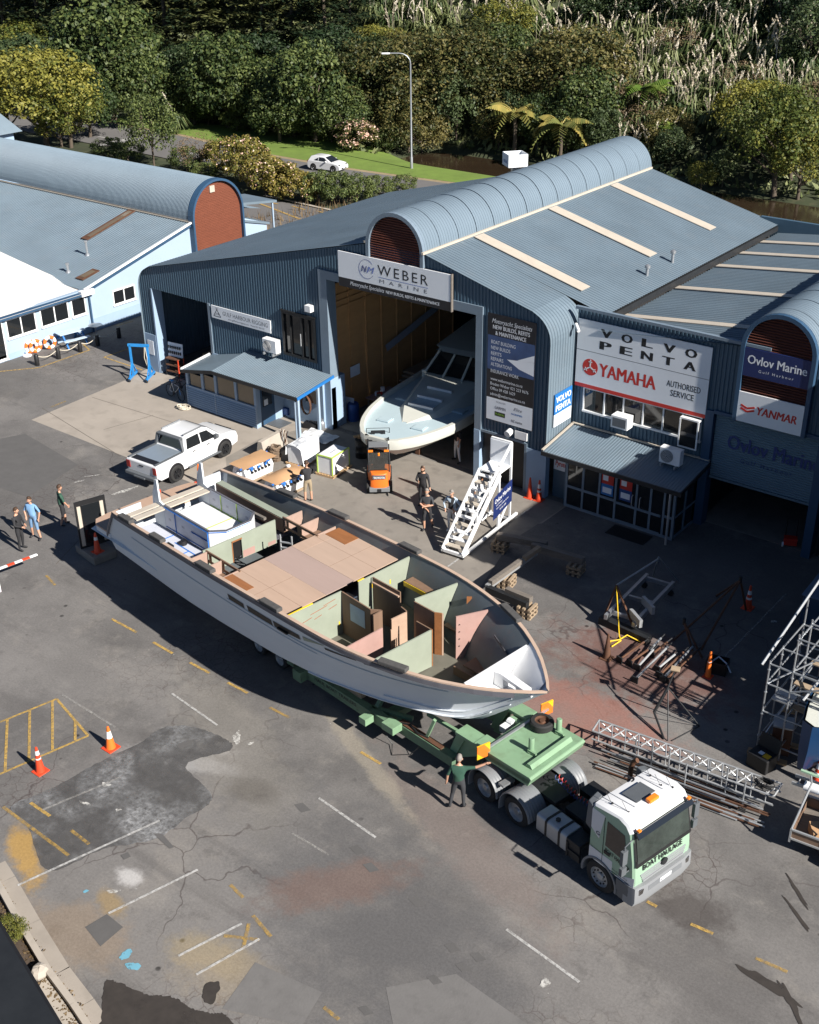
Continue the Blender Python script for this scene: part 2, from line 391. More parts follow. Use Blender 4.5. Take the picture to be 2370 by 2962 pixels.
def asphalt():
    m = bpy.data.materials.new('asphalt'); m.use_nodes = True; t = m.node_tree; n = t.nodes; L = t.links.new
    b = n['Principled BSDF']; b.inputs['Roughness'].default_value = .9; b.inputs['Specular IOR Level'].default_value = .3
    tc = n.new('ShaderNodeTexCoord'); P = tc.outputs['Object']
    def noise(s, d=6, r=.6, v=None):
        q = n.new('ShaderNodeTexNoise'); q.inputs['Scale'].default_value = s; q.inputs['Detail'].default_value = d; q.inputs['Roughness'].default_value = r
        L(v or P, q.inputs['Vector']); return q.outputs[0]
    def rng(v, a, b_, c=0., d=1.):
        q = n.new('ShaderNodeMapRange'); q.interpolation_type = 'SMOOTHSTEP'; L(v, q.inputs[0])
        for i, x in enumerate((a, b_, c, d)): q.inputs[i+1].default_value = x
        return q.outputs[0]
    def mix(f, c1, c2):
        q = n.new('ShaderNodeMix'); q.data_type = 'RGBA'
        if isinstance(f, float): q.inputs[0].default_value = f
        else: L(f, q.inputs[0])
        for s, c in ((6, c1), (7, c2)):
            if isinstance(c, tuple): q.inputs[s].default_value = (*c, 1)
            else: L(c, q.inputs[s])
        return q.outputs[2]
    def mul(a, b_):
        q = n.new('ShaderNodeMath'); q.operation = 'MULTIPLY'
        for i, x in enumerate((a, b_)):
            if isinstance(x, float): q.inputs[i].default_value = x
            else: L(x, q.inputs[i])
        return q.outputs[0]
    c = mix(rng(noise(.13, 6, .62), .38, .62), (.100,.0955,.0925), (.164,.156,.149))
    c = mix(mul(rng(noise(.42, 7, .7), .5, .68), .65), c, (.205,.19,.172))
    c = mix(mul(rng(noise(.3, 6, .65, None), .42, .30), .6), c, (.098,.093,.089))
    c = mix(mul(rng(noise(1.1, 8, .75), .54, .66), .45), c, (.085,.08,.077))
    c = mix(mul(rng(noise(.75, 7, .7, None), .56, .7), .4), c, (.23,.217,.20))
    mp0 = n.new('ShaderNodeMapping'); mp0.inputs['Rotation'].default_value = (0,0,R(12)); mp0.inputs['Scale'].default_value = (.12,1.4,1); L(P, mp0.inputs[0])
    c = mix(mul(rng(noise(.8, 6, .65, mp0.outputs[0]), .52, .68), .45), c, (.098,.092,.088))
    # cracks: voronoi cell edges, wobbling, only where the surface is tired
    def cracks(scale, wid, lo, hi, nscale):
        vd = n.new('ShaderNodeTexNoise'); vd.inputs['Scale'].default_value = scale*1.7; vd.inputs['Detail'].default_value = 4; L(P, vd.inputs['Vector'])
        mm = n.new('ShaderNodeVectorMath'); mm.operation = 'MULTIPLY_ADD'; L(vd.outputs['Color'], mm.inputs[0]); mm.inputs[1].default_value = (.5/scale,)*3; L(P, mm.inputs[2])
        vo = n.new('ShaderNodeTexVoronoi'); vo.feature = 'DISTANCE_TO_EDGE'; vo.inputs['Scale'].default_value = scale; L(mm.outputs[0], vo.inputs['Vector'])
        return mul(rng(vo.outputs['Distance'], wid, 0.), rng(noise(nscale, 3, .5), lo, hi))
    c = mix(mul(cracks(.33, .010, .50, .60, .11), .62), c, (.04,.028,.027))
    c = mix(mul(cracks(2.6, .05, .56, .63, .16), .5), c, (.05,.032,.03))
    # oil drips
    vo = n.new('ShaderNodeTexVoronoi'); vo.inputs['Scale'].default_value = 1.1; L(P, vo.inputs['Vector'])
    c = mix(mul(rng(vo.outputs['Distance'], .11, .05), rng(noise(.25, 2), .5, .6)), c, (.03,.028,.027))
    vo2 = n.new('ShaderNodeTexVoronoi'); vo2.inputs['Scale'].default_value = 2.3; L(P, vo2.inputs['Vector'])
    c = mix(mul(rng(vo2.outputs['Distance'], .05, .03), rng(noise(.31, 2), .52, .6)), c, (.33,.32,.30))
    # named stains and a shade patch: (photo place, radii in m, turn, colour, strength, edge)
    stains_and_shade = [(s4b(150,1250), 3.6, 1.5, .1, (.25,.115,.09), .75), (s4b(560,950), 3.6, 2.2, .0, (.13,.055,.042), .7), (s6b(700,180), 1.6, .7, .2, (.25,.13,.10), .55),
              (('seg', s7b(75,870), s7b(260,1380), .42), 0, 0, 0, (.36,.22,.06), .8), (('seg', s7b(600,1290), s7b(770,1540), .33), 0, 0, 0, (.27,.185,.075), .6),
              (s7b(420,1600), 2.0, 1.1, .3, (.235,.17,.11), .45), (s7b(1270,1720), 1.4, .7, .3, (.28,.22,.12), .45), (s7b(1380,1850), 1.5, .9, .3, (.27,.22,.15), .45),
              (s7b(810,1260), .55, .4, .1, (.46,.45,.44), .7), (s7b(1560,720), .9, .6, .3, (.045,.04,.038), .8), (s7b(1050,520), 2.2, .5, .35, (.30,.295,.29), .7),
              (s7b(1250,420), 1.6, .4, .25, (.33,.32,.31), .6), (s8(300,480), 3.0, 2.0, -.15, (.10,.096,.092), .6), (s8b(420,430), 6.5, 3.0, -.35, (.088,.087,.089), .6),
              (s8b(1400,560), 3.2, 1.6, -.3, (.09,.085,.083), .55), (s8b(1350,350), 1.2, .8, 0., (.05,.043,.04), .7), (s8b(280,270), 2.4, .8, .9, (.15,.09,.07), .5), (s8b(650,110), 5.0, 1.0, -.35, (.175,.14,.125), .5),
              (sd(480,1560), 5, 1.5, -.45, (.21,.195,.17), .4), (sd(200,1420), 4, 2, .2, (.20,.19,.18), .4), (sd(80,820), 6, 2, -.2, (.10,.097,.095), .5), (s5b(100,520), 4, .35, -.42, (.27,.24,.19), .55),
              (s4b(1000,300), 6, 3, 0., (.09,.087,.086), .5), (sd(1040,1480), 4, .8, .4, (.16,.15,.14), .3)]  # first patch on this row puts the wing's shade into the ground colour
    nzc = n.new('ShaderNodeTexNoise'); nzc.inputs['Scale'].default_value = .9; nzc.inputs['Detail'].default_value = 8; nzc.inputs['Roughness'].default_value = .72; L(P, nzc.inputs['Vector'])
    for (px, rx, ry, a, colr, st) in stains_and_shade:
        if px[0] == 'seg':
            qa, qb = at(*px[1]), at(*px[2]); q = qa.lerp(qb, .5); rx, ry, a = (qb-qa).length*.42, px[3], head_of(qa, qb)
        else: q = at(*px)
        mp = n.new('ShaderNodeMapping'); mp.vector_type = 'TEXTURE'
        mp.inputs['Location'].default_value = (q.x, q.y, 0); mp.inputs['Rotation'].default_value = (0, 0, a); mp.inputs['Scale'].default_value = (rx, ry, 1); L(P, mp.inputs[0])
        ln = n.new('ShaderNodeVectorMath'); ln.operation = 'LENGTH'; L(mp.outputs[0], ln.inputs[0])
        ad = n.new('ShaderNodeMath'); ad.operation = 'MULTIPLY_ADD'; L(nzc.outputs[0], ad.inputs[0]); ad.inputs[1].default_value = 2.2; L(ln.outputs['Value'], ad.inputs[2])
        c = mix(mul(rng(ad.outputs[0], 2.25, 1.55), st), c, colr)
    fine = n.new('ShaderNodeTexNoise'); fine.inputs['Scale'].default_value = 14; fine.inputs['Detail'].default_value = 6; fine.inputs['Roughness'].default_value = .8; L(P, fine.inputs['Vector'])
    hs = n.new('ShaderNodeHueSaturation'); L(c, hs.inputs['Color']); L(rng(fine.outputs[0], .3, .7, .86, 1.15), hs.inputs['Value']); c = hs.outputs[0]
    L(c, b.inputs['Base Color'])
    bp = n.new('ShaderNodeBump'); bp.inputs['Strength'].default_value = .35; bp.inputs['Distance'].default_value = .01; L(fine.outputs[0], bp.inputs['Height']); L(bp.outputs[0], b.inputs['Normal'])
    return m
K['asphalt'] = asphalt()
mk('asphalt_old', (.088,.085,.084), .92, var=.3, vs=1.6, dirt=.45, dirtc=(.25,.25,.25), bump=.4, bs=8)
mk('asphalt_new', (.092,.089,.087), .92, var=.12, vs=1.5, bump=.2)
mk('asphalt_road', (.125,.12,.117), .92, var=.1, vs=.4)
mk('wet', (.018,.014,.012), .55, var=.3, vs=1.5)
mk('under_growth', (.035,.045,.018), .95, var=.35, vs=.35, dirt=.4, dirtc=(.10,.085,.045), bump=.5, bs=2)
mk('lawn', (.13,.20,.03), .9, var=.2, vs=.5, dirt=.2, dirtc=(.16,.16,.05), bump=.5, bs=9)
mk('verge_dry', (.27,.21,.12), .95, var=.2, vs=1)
mk('creek', (.03,.02,.012), .12, var=.2, vs=.3)
K['paint_white'] = worn('paint_white', (.46,.455,.44), .62, 9, soft=.2)
K['paint_white_faint'] = worn('paint_white_faint', (.34,.33,.31), .42, 8, soft=.2)
K['paint_yellow'] = worn('paint_yellow', (.48,.31,.08), .62, 9, soft=.2)
K['paint_yellow_faint'] = worn('paint_yellow_faint', (.42,.27,.07), .45, 8, soft=.2)
K['spill_blue'] = worn('spill_blue', (.13,.33,.43), .75, 5, soft=.05)
K['spill_white'] = worn('spill_white', (.52,.51,.48), .5, 9, soft=.12)
K['patch_grey'] = worn('patch_grey', (.085,.083,.082), .72, 2.6, soft=.3, var=.3)
K['patch_chalk'] = worn('patch_chalk', (.36,.365,.37), .42, 6.5, soft=.2, var=.25, big=.55)
K['puddle'] = worn('puddle', (.034,.028,.024), .98, 1.6, soft=.16, var=.25)

xs = [-420, -360, -300, -260, -220]+[-200+3*i for i in range(84)]+[60, 90, 140, 200, 300]
ys = [-120, -60, -30, 0, 30, 50]+[55+1.0*i for i in range(85)]+[145+6*i for i in range(30)]+[340, 400, 500]
mb = MB(); nx = len(xs)
mb.v = [(x, y, ground_z(x, y)) for y in ys for x in xs]
mb.f = [(j*nx+i, j*nx+i+1, (j+1)*nx+i+1, (j+1)*nx+i) for j in range(len(ys)-1) for i in range(nx-1)]; mb.m = [0]*len(mb.f)
tag(mb.build('ground', K['under_growth'], smooth=60), kind='structure')
mb = MB(); mb.quad((-150,-40,.006), (30,-40,.006), (30,58,.006), (-150,58,.006))
tag(mb.build('yard_asphalt', K['asphalt']), kind='structure')
def draped(name, near, far, m, z=.07, kind='structure', nu=60, nv=6):
    "strip between two ground polylines, following the terrain"
    def samp(pl, t):
        ln = [0]
        for a, b in zip(pl, pl[1:]): ln.append(ln[-1]+(b-a).length)
        d = t*ln[-1]
        for i in range(len(pl)-1):
            if d <= ln[i+1]+1e-9: return pl[i].lerp(pl[i+1], (d-ln[i])/max(1e-9, ln[i+1]-ln[i]))
        return pl[-1]
    q = MB()
    for i in range(nu+1):
        a, b = samp(near, i/nu), samp(far, i/nu)
        for j in range(nv+1):
            p = a.lerp(b, j/nv); q.v.append((p.x, p.y, ground_z(p.x, p.y)+z))
    for i in range(nu):
        for j in range(nv):
            k = i*(nv+1)+j; q.f.append((k, k+nv+1, k+nv+2, k+1)); q.m.append(0)
    return tag(q.build(name, m), kind=kind)
V2 = lambda x, y: Vector((x, y, 0))
road_far = [V2(-175,104), V2(-141,97), V2(-126,96.2), V2(-109,95.4), V2(-93.5,93.3), V2(-81.7,93), V2(-73.3,93.6), V2(-55,95.5), V2(-30,97)]
road_near = [V2(-175,94), V2(-141,88.5), V2(-124,86.5), V2(-109,86.6), V2(-93.5,85.6), V2(-81.7,85.6), V2(-71,87.2), V2(-55,89), V2(-30,91)]
draped('road', road_near, road_far, K['asphalt_road'], .08, nu=120)
draped('verge_edge', road_far, [p+V2(0,.9) for p in road_far], K['verge_dry'], .075, nu=120, nv=2)
lawn = draped('lawn', [p+V2(0,.7) for p in road_far[1:]], [V2(-138,98.5), V2(-128,99), V2(-112,102.5), V2(-95,103.5), V2(-86,103.5), V2(-79,101.8), V2(-70,101), V2(-50,101)], K['lawn'], .085, nu=120, nv=12)
draped('car_park', [V2(-110,57.5), V2(-30,57.5)], [V2(-110,78.2), V2(-30,81)], K['asphalt_road'], .06, nu=60, nv=24)
draped('parking_line', [A(s1,1020,830), A(s1,1245,918)], [A(s1,1020,830)+V2(.12,.22), A(s1,1245,918)+V2(.12,.22)], K['paint_yellow'], .1, nu=20, nv=1)
for a, b in (((1095,840),(1150,853)), ((1210,862),(1265,877)), ((1320,884),(1350,892))):
    draped('parking_line', [A(s1,*a), A(s1,*b)], [A(s1,*a)+V2(.12,.2), A(s1,*b)+V2(.12,.2)], K['paint_yellow'], .1, nu=4, nv=1)
draped('kerb', [A(s1,1095,820), A(s1,1370,882)], [A(s1,1095,820)+V2(0,.35), A(s1,1370,882)+V2(0,.35)], K['kerb_concrete'], .16, nu=20, nv=1)
draped('road_marking', [A(s1,405,572), A(s1,465,584)], [A(s1,405,572)+V2(.1,.25), A(s1,465,584)+V2(.1,.25)], K['paint_white'], .11, nu=8, nv=1)
draped('road_marking', [A(s1,735,632), A(s1,850,655)], [A(s1,735,632)+V2(.1,.2), A(s1,850,655)+V2(.1,.2)], K['paint_white'], .11, nu=8, nv=1)
for k in range(7):                                                     # painted island bars
    a = (400+k*26, 612-k*4); b = (500+k*22, 582-k*2)
    draped('road_marking', [A(s1,*a), A(s1,*b)], [A(s1,a[0]+9,a[1]+2), A(s1,b[0]+9,b[1]+2)], K['paint_white'], .11, nu=6, nv=1)
draped('road_marking', [A(s1,375,618), A(s1,560,574)], [A(s1,375,618)+V2(.2,.3), A(s1,560,574)+V2(.2,.3)], K['paint_white'], .112, nu=12, nv=1)
mb = MB()
for i in range(40):
    for j in range(6):
        x, y = -82+2.6*i, 99+2*j; mb.quad((x,y,-3.55), (x+2.6,y,-3.55), (x+2.6,y+2,-3.55), (x,y+2,-3.55))
tag(mb.build('creek_water', K['creek']), kind='structure')

def poly(name, pts, m, z): 
    q = MB(); q.add([(p.x, p.y, z) for p in pts], [tuple(range(len(pts)))])
    o = q.build(name, m)
    if o.data.polygons and o.data.polygons[0].normal.z < 0: o.data.flip_normals()
    return tag(o, kind='structure')
e0, e1 = A(s8,225,160), A(s8,1370,610); ed = (e1-e0).normalized()
poly('concrete_apron', [e0, e1, e1+ed*9, V2(-22.4,37), V2(-22.4,39.0), V2(-49,39.0), A(sd,278,795)], K['concrete'], .010)
mk('concrete_worn', (.215,.195,.17), .85, var=.18, vs=.5, dirt=.5, dirtc=(.10,.09,.08), bump=.1)
poly('shed_apron', [V2(-37.4,33.6), V2(-34,30.6), V2(-27.5,28.6), V2(-21.2,30.2), V2(-22.6,35), V2(-22.4,39), V2(-36.4,39), V2(-37.6,36)], K['concrete_worn'], .014)
mk('joint', (.10,.085,.07), .9)
def line(a, b, wd, m, z=.018, name='painted_line'):
    d = (b-a).normalized(); nrm = V2(-d.y, d.x)*wd/2
    q = MB(); n = max(1, int((b-a).length/1.0))
    q.quad((a-nrm)+Vector((0,0,z)), (b-nrm)+Vector((0,0,z)), (b+nrm)+Vector((0,0,z)), (a+nrm)+Vector((0,0,z)))
    return tag(q.build(name, m), kind='structure')
for a, b in (((560,1020),(400,1190)), ((300,75),(860,420)), ((660,0),(1400,230)), ((1095,128),(740,230))):
    p, q = A(s8,*a), A(s8,*b); line(p, q, .03, K['joint'], .014, 'concrete_joint')
YL = K['paint_yellow']; WL = K['paint_white']
for k, (a, b) in enumerate((((-40,315),(350,155)), ((350,155),(545,382)), ((545,382),(-30,632)), ((47,285),(33,600)), ((185,228),(180,540)), ((325,165),(325,470)), ((465,290),(465,410)))):
    line(A(s7b,*a), A(s7b,*b), .085, YL, .018+.0015*k)
for a, b, m in (((1060,122),(1340,318),WL), ((385,130),(710,330),K['paint_white_faint']), ((110,1305),(985,905),WL), ((265,840),(740,640),K['paint_white_faint']), ((670,1478),(1220,1208),WL),
                ((1100,1740),(1490,1540),WL), ((1210,1855),(1600,1635),WL)):
    line(A(s7b,*a), A(s7b,*b), .075, m, .026)
for a, b in (((230,10),(400,128)), ((790,402),(1008,560))): line(A(s8b,*a), A(s8b,*b), .08, WL, .02)
line(A(s8b,150,115), A(s8b,260,180), .07, K['paint_white_faint'], .02)
for f, a, b, m in ((R1f := (lambda x,y: (250+x*.43478,1350+y*.43478)), (170,1015),(335,1105),YL), (R1f,(445,1170),(575,1245),YL), (R1f,(690,1305),(820,1375),YL), (sd,(480,1438),(522,1460),YL), (sd,(568,1490),(610,1512),K['paint_yellow_faint']), (s5b,(100,520),(235,600),YL),
                   (s6b,(1200,1285),(1265,1320),YL), (s6b,(1490,1435),(1640,1500),YL), (s8b,(1535,488),(1630,530),K['paint_yellow_faint']), (s8,(360,72),(470,28),K['paint_yellow_faint']),
                   (s8,(330,1270),(395,1340),K['paint_yellow_faint']), (s7b,(190,795),(310,878),YL), (s7b,(20,820),(425,1120),K['paint_yellow_faint']), (s7b,(440,965),(550,1050),K['paint_yellow_faint']),
                   (s7b,(1380,1615),(1600,1640),K['paint_yellow_faint']), (s7b,(1560,1490),(1670,1620),K['paint_yellow_faint']), (s7b,(1535,1540),(1500,1690),K['paint_yellow_faint']), (s7b,(1420,1300),(1500,1380),K['paint_yellow_faint']),
                   (s3,(-60,1570),(245,1540),YL), (s3,(245,1540),(560,1430),YL), (s3,(560,1430),(520,1395),YL), (s3,(650,1475),(890,1555),YL), (s3,(650,1475),(920,1382),YL), (s3,(725,1280),(830,1250),K['paint_yellow_faint']),
                   (s8b,(245,635),(290,672),K['paint_yellow_faint'])):
    line(A(f,*a), A(f,*b), .10, m, .021)
line(A(sp,1020,1690), A(sp,1130,1610), .08, WL, .02); line(A(s6,350,1655), A(s6,475,1570), .08, WL, .02)
line(A(s4b,1110,900), A(s4b,1510,490), .07, K['paint_white_faint'], .02)
def blob(name, c, rx, ry, a, m, z, seed, n=48, wob=.18):
    r = random.Random(seed); ph = [(r.random()*6.28, r.uniform(.4,1)/(k+1)**.8) for k in range(9)]
    pts = []
    for i in range(n):
        t = 2*math.pi*i/n; s = 1+wob*sum(w_*math.sin((k+2)*t+p) for k, (p, w_) in enumerate(ph))
        x, y = rx*s*math.cos(t), ry*s*math.sin(t); pts.append(V2(c.x+x*math.cos(a)-y*math.sin(a), c.y+x*math.sin(a)+y*math.cos(a)))
    return poly(name, pts, m, z)
def rough(pts, amp, n=14, seed=3):
    r = random.Random(seed); out = []; k = len(pts)
    for i in range(k):
        p0, p1, p2, p3 = pts[i-1], pts[i], pts[(i+1) % k], pts[(i+2) % k]
        for j in range(n):
            t = j/n; q = .5*((2*p1)+(p2-p0)*t+(2*p0-5*p1+4*p2-p3)*t*t+(3*p1-p0-3*p2+p3)*t**3); out.append(q+V2(r.uniform(-amp,amp), r.uniform(-amp,amp)))
    return out
pp = [A(s7b,*q) for q in ((70,820),(330,700),(620,540),(870,420),(1010,330),(1200,330),(1390,400),(1420,470),(1150,560),(1310,760),(1130,900),(960,1020),(640,1080),(300,1210),(170,930))]
pp = rough(pp, .03, 10)
poly('worn_patch', pp, K['patch_grey'], .0155); poly('chalky_wear', pp, K['patch_chalk'], .0165)
poly('patched_asphalt', [A(s7b,*q) for q in ((525,1560),(660,1480),(760,1560),(620,1680))], K['asphalt_new'], .0125)
poly('patched_asphalt', [A(s8,*q) for q in ((180,260),(560,480),(200,710),(-250,560),(-180,330))], K['asphalt_new'], .0115)
mk('asphalt_grey', (.138,.133,.129), .92, var=.12, vs=1.2, dirt=.3, dirtc=(.08,.078,.075), bump=.2)
poly('patched_asphalt', [A(s8b,*q) for q in ((430,575),(640,535),(860,690),(900,780),(470,780))], K['asphalt_grey'], .0115)
poly('patched_asphalt', [A(s8b,*q) for q in ((40,500),(240,590),(180,690),(-60,640))], K['asphalt_grey'], .0118)
for q in (((1085,440),(1165,405),(1190,430),(1110,465)), ((945,985),(1000,985),(1075,1070),(1045,1078)), ((745,1118),(790,1100),(808,1128),(765,1147))):
    poly('patched_asphalt', [A(s7b,*p) for p in q], K['asphalt_new'], .0195)
for x, y in ((345,165), (180,38), (385,217), (520,318), (660,515), (705,485), (627,457), (370,645), (575,553)):
    poly('patched_asphalt', [A(s8b,x-24,y-9), A(s8b,x+2,y-15), A(s8b,x+26,y+8), A(s8b,x-2,y+15)], K['asphalt_new'], .0125)
poly('puddle', rough([A(s7b,*q) for q in ((650,1900),(740,1905),(900,1975),(1060,1990),(1180,2060),(1300,2090),(1400,2110),(1480,2330),(620,2400),(630,2100))], .025), K['puddle'], .017)
blob('puddle', A(s7b,1300,1960), .22, .3, .4, K['puddle'], .017, 5)
for k, (x, y, rx, ry) in enumerate(((778,1730,.13,.16), (822,1802,.18,.12), (530,1340,.06,.06))): blob('paint_spill', A(s7b,x,y), rx, ry, .3, K['spill_blue'], .0175, k)
for k, (f, x, y, rx, ry) in enumerate(((s7b,655,683,.14,.09), (s7b,530,800,.16,.06), (s7b,730,838,.08,.06), (s7b,1545,430,.1,.06), (s7b,700,1340,.2,.05), (s8,660,560,.28,.06), (s8,565,600,.25,.05), (s8,880,670,.6,.09), (s8,970,640,.12,.06), (s4b,1430,670,.1,.1), (s8b,905,562,.15,.1), (s7b,1460,395,.3,.12))):
    blob('paint_spill', A(f,x,y), rx, ry, .2*k, K['spill_white'], .0215, 20+k, wob=.3)
blob('oil_stain', A(s8b,1570,565), .75, .14, -.15, K['puddle'], .0175, 31, wob=.3); blob('oil_stain', A(s8b,1640,620), .6, .09, -.8, K['puddle'], .0178, 32, wob=.3); blob('oil_stain', A(s8b,1660,290), .6, .05, -.7, K['puddle'], .0178, 33, wob=.3); blob('oil_stain', A(s8b,1660,360), .6, .05, -.6, K['puddle'], .0178, 34, wob=.3)

# lower left: kerb, planter soil, paving
kerb = [A(s7b,*q) for q in ((-60,1195),(0,1290),(150,1560),(330,1860),(480,2060),(640,2300))]
mb = MB()
for a, b in zip(kerb, kerb[1:]):
    d = (b-a).normalized(); nrm = V2(d.y, -d.x)*-1
    if nrm.x > 0: nrm = -nrm
    mb.slab(Vector((a.x,a.y,.12)), Vector((b.x,b.y,.12)), Vector((b.x,b.y,.12))+nrm*.16, Vector((a.x,a.y,.12))+nrm*.16, -.14)
tag(mb.build('kerb', K['kerb_concrete']), kind='structure')
mb = MB()
for a, b in zip(kerb, kerb[1:]):
    d = (b-a).normalized(); nrm = V2(-d.y, d.x)
    if nrm.x < 0: nrm = -nrm
    mb.quad(Vector((a.x,a.y,.013)), Vector((a.x,a.y,.013))+nrm*.42, Vector((b.x,b.y,.013))+nrm*.42, Vector((b.x,b.y,.013)))
o = mb.build('gutter', K['concrete']); tag(o, kind='structure')
for p in o.data.polygons:
    if p.normal.z < 0: o.data.flip_normals(); break
nl = [p+V2(-.17,-.02) for p in kerb]
poly('planter_soil', nl+[nl[-1]+V2(-6,0), nl[0]+V2(-6,-2)], K['soil'], .07)
poly('paving', [A(s7b,330,1860)+V2(-.2,0), A(s7b,480,2060)+V2(-.2,0), A(s7b,640,2300)+V2(-.2,0), A(s7b,420,2330), A(s7b,235,1960)], K['kerb_concrete'], .085)
# ---------------------------------------------------------------- buildings
SPLIT = {'door_frame','base_wall','skylight_strip','skylight_pane','skylight_frame','hip_flashing','side_wall','ridge_flashing','inner_wall','gutter','awning_flashing','wall_trim','rafter','entry_wall'}
def WB(mbq, name, m, parent, **k):
    "link a mesh given in world coordinates as a part of a thing whose Empty may stand anywhere"
    if name in SPLIT and len(mbq.f) > 6:
        par = list(range(len(mbq.v)))
        def root(i):
            while par[i] != i: par[i] = par[par[i]]; i = par[i]
            return i
        for f in mbq.f:
            for i in f[1:]: par[root(i)] = root(f[0])
        grp = {}
        for f in mbq.f: grp.setdefault(root(f[0]), []).append(f)
        if 1 < len(grp) < 30:
            for fs in grp.values():
                ids = sorted({i for f in fs for i in f}); mp_ = {i: j for j, i in enumerate(ids)}; q = MB(); q.add([mbq.v[i] for i in ids], [[mp_[i] for i in f] for f in fs]); o = WB(q, name+'', m, parent, **k)
            return o
    o = mbq.build(name, m, parent, **k)
    o.matrix_parent_inverse = Matrix.LocRotScale(parent.location, parent.rotation_euler, parent.scale).inverted()
    return o
def corr(mb, x0, x1, zb, zt, holes, y, per=.17, dep=.035, m=0, P=None):
    "corrugated sheet in the plane y (outer face towards -y), cut round holes (x0,x1,z0,z1)"
    P = P or (lambda x, d, z: (x, y+d, z))
    pr = ((0, 0.), (.38, 0.), (.5, 1.), (.88, 1.))
    k0 = math.floor(x0/per)-1; pts = []
    k = k0
    while k*per < x1+per:
        for f, d in pr: pts.append(((k+f)*per, d*dep))
        k += 1
    def dp(x):
        for (a, da), (b, db) in zip(pts, pts[1:]):
            if a <= x <= b: return da+(db-da)*(x-a)/(b-a)
        return 0
    X = sorted(set([x0, x1]+[round(a, 4) for a, d in pts if x0 < a < x1]+[h[i] for h in holes for i in (0,1) if x0 < h[i] < x1]))
    for a, b in zip(X, X[1:]):
        c = (a+b)/2; hs = sorted((h[2], h[3]) for h in holes if h[0] < c < h[1])
        da, db = dp(a), dp(b)
        lo = zb(c) if callable(zb) else zb
        cuts = [(lo, lo)]+hs+[(None, None)]
        for (p, q), (r, s_) in zip(cuts, cuts[1:]):
            if r is None: za, zb_ = zt(a), zt(b)
            else: za = zb_ = r
            if min(za, zb_) - q > .01: mb.quad(P(a,da,q), P(b,db,q), P(b,db,zb_), P(a,da,za), m)
def roof(mb, prof, y0, y1, per=.2, dep=.03, m=0, P=None, th=0):
    "ribbed sheet: profile points (u,z) run down the slope, ribs repeat along y"
    P = P or (lambda u, y, z: (u, y, z))
    nrm = []
    for i in range(len(prof)):
        a = Vector(prof[max(0, i-1)]); b = Vector(prof[min(len(prof)-1, i+1)]); d = (b-a).normalized(); n = Vector((-d.y, d.x))
        if n.y < 0 or (abs(n.y) < 1e-3): n = n if n.y > 0 else -n
        nrm.append(n)
    if prof[0][0] < prof[-1][0]: nrm = [n if True else -n for n in nrm]
    ys_ = []; y = y0
    while y < y1-1e-6:
        for f, d in ((0,0.), (.62,0.), (.70,1.), (.92,1.)):
            if y+f*per < y1: ys_.append((y+f*per, d*dep))
        y += per
    ys_.append((y1, 0.)); base = len(mb.v); n = len(prof)
    for y, d in ys_:
        for (u, z), q in zip(prof, nrm): mb.v.append(tuple(P(u+q.x*d, y, z+q.y*d)))
    for i in range(len(ys_)-1):
        for j in range(n-1):
            k = base+i*n+j; mb.f.append([k, k+1, k+n+1, k+n]); mb.m.append(m)
def arc(cx, cz, r, a0, a1, n): return [(cx+r*math.cos(R(a0+(a1-a0)*i/n)), cz+r*math.sin(R(a0+(a1-a0)*i/n))) for i in range(n+1)]

# ---- main boat shed
FY = 39.0; BY = 58.6
shed = T('boat_shed', 'dark blue corrugated boat shed with barrel ridge roof and tall open door', 'building', (-36, 39, 0))
Rc = arc(-24.75, 6.95, 1.22, 76, 0, 8)
Lc = arc(-47.55, 4.6, 1.28, 104, 180, 8)
def shed_top(x):
    if x <= -47.86: 
        t = max(0, 1.28**2-(x+47.55)**2); return 4.6+math.sqrt(t)
    if x < -33: return 5.84+(x+47.86)*(9.50-5.84)/14.86
    if x <= -29.9: return 9.5
    if x <= -24.45: return 9.53-(x+29.9)*(9.53-8.14)/5.45
    return 6.95+math.sqrt(max(0, 1.22**2-(x+24.75)**2))
doors = [(-35.5,-27.2,-1,7.45), (-47.96,-43.65,-1,4.72), (-26.9,-24.55,-1,2.3), (-38.5,-36.35,3.2,5.4)]
mb = MB(); corr(mb, -48.8, -23.56, 2.1, shed_top, doors, FY-.03); WB(mb, 'front_wall', K['blue_cladding'], shed)
mb = MB()
for a, b in ((-48.83,-47.96), (-43.65,-35.5), (-24.55,-23.53)): mb.box(a, b, FY-.06, FY+.25, 0, 2.12)
mb.box(-47.96,-47.86,FY-.05,FY+.6,0,4.7); mb.box(-35.98,-35.5,FY-.12,FY+.9,0,2.6); mb.box(-27.2,-26.9,FY-.12,FY+.35,0,2.3)
WB(mb, 'base_wall', K['pale_blue'], shed)
mb = MB(); mb.box(-36.0,-35.5,FY-.10,FY+.5,2.6,7.85); mb.box(-27.2,-26.86,FY-.10,FY+.4,2.3,7.85); mb.box(-35.5,-27.2,FY-.10,FY+.3,7.45,7.85)
mb.box(-43.65,-43.5,FY-.08,FY+.3,2.1,4.75); mb.box(-24.62,-24.5,FY-.07,FY+.2,0,2.3); mb.box(-26.9,-24.62,FY-.07,FY+.2,2.25,2.36)
WB(mb, 'door_frame', K['trim_grey'], shed)
mb = MB()
roof(mb, [(-29.86,9.56)]+[(-24.45,8.16)]+Rc[1:]+[(-23.53,2.1)], FY-.12, 41.4, .2, .03)
roof(mb, [(-29.86,9.56), (-22.5,7.69)], 41.4, BY+.2, .2, .03)
roof(mb, [(-33.04,9.54), (-47.86,5.88)]+Lc[1:]+[(-48.83,0)], FY-.12, BY+.2, .2, .03)
WB(mb, 'roof', K['roof_steel'], shed)
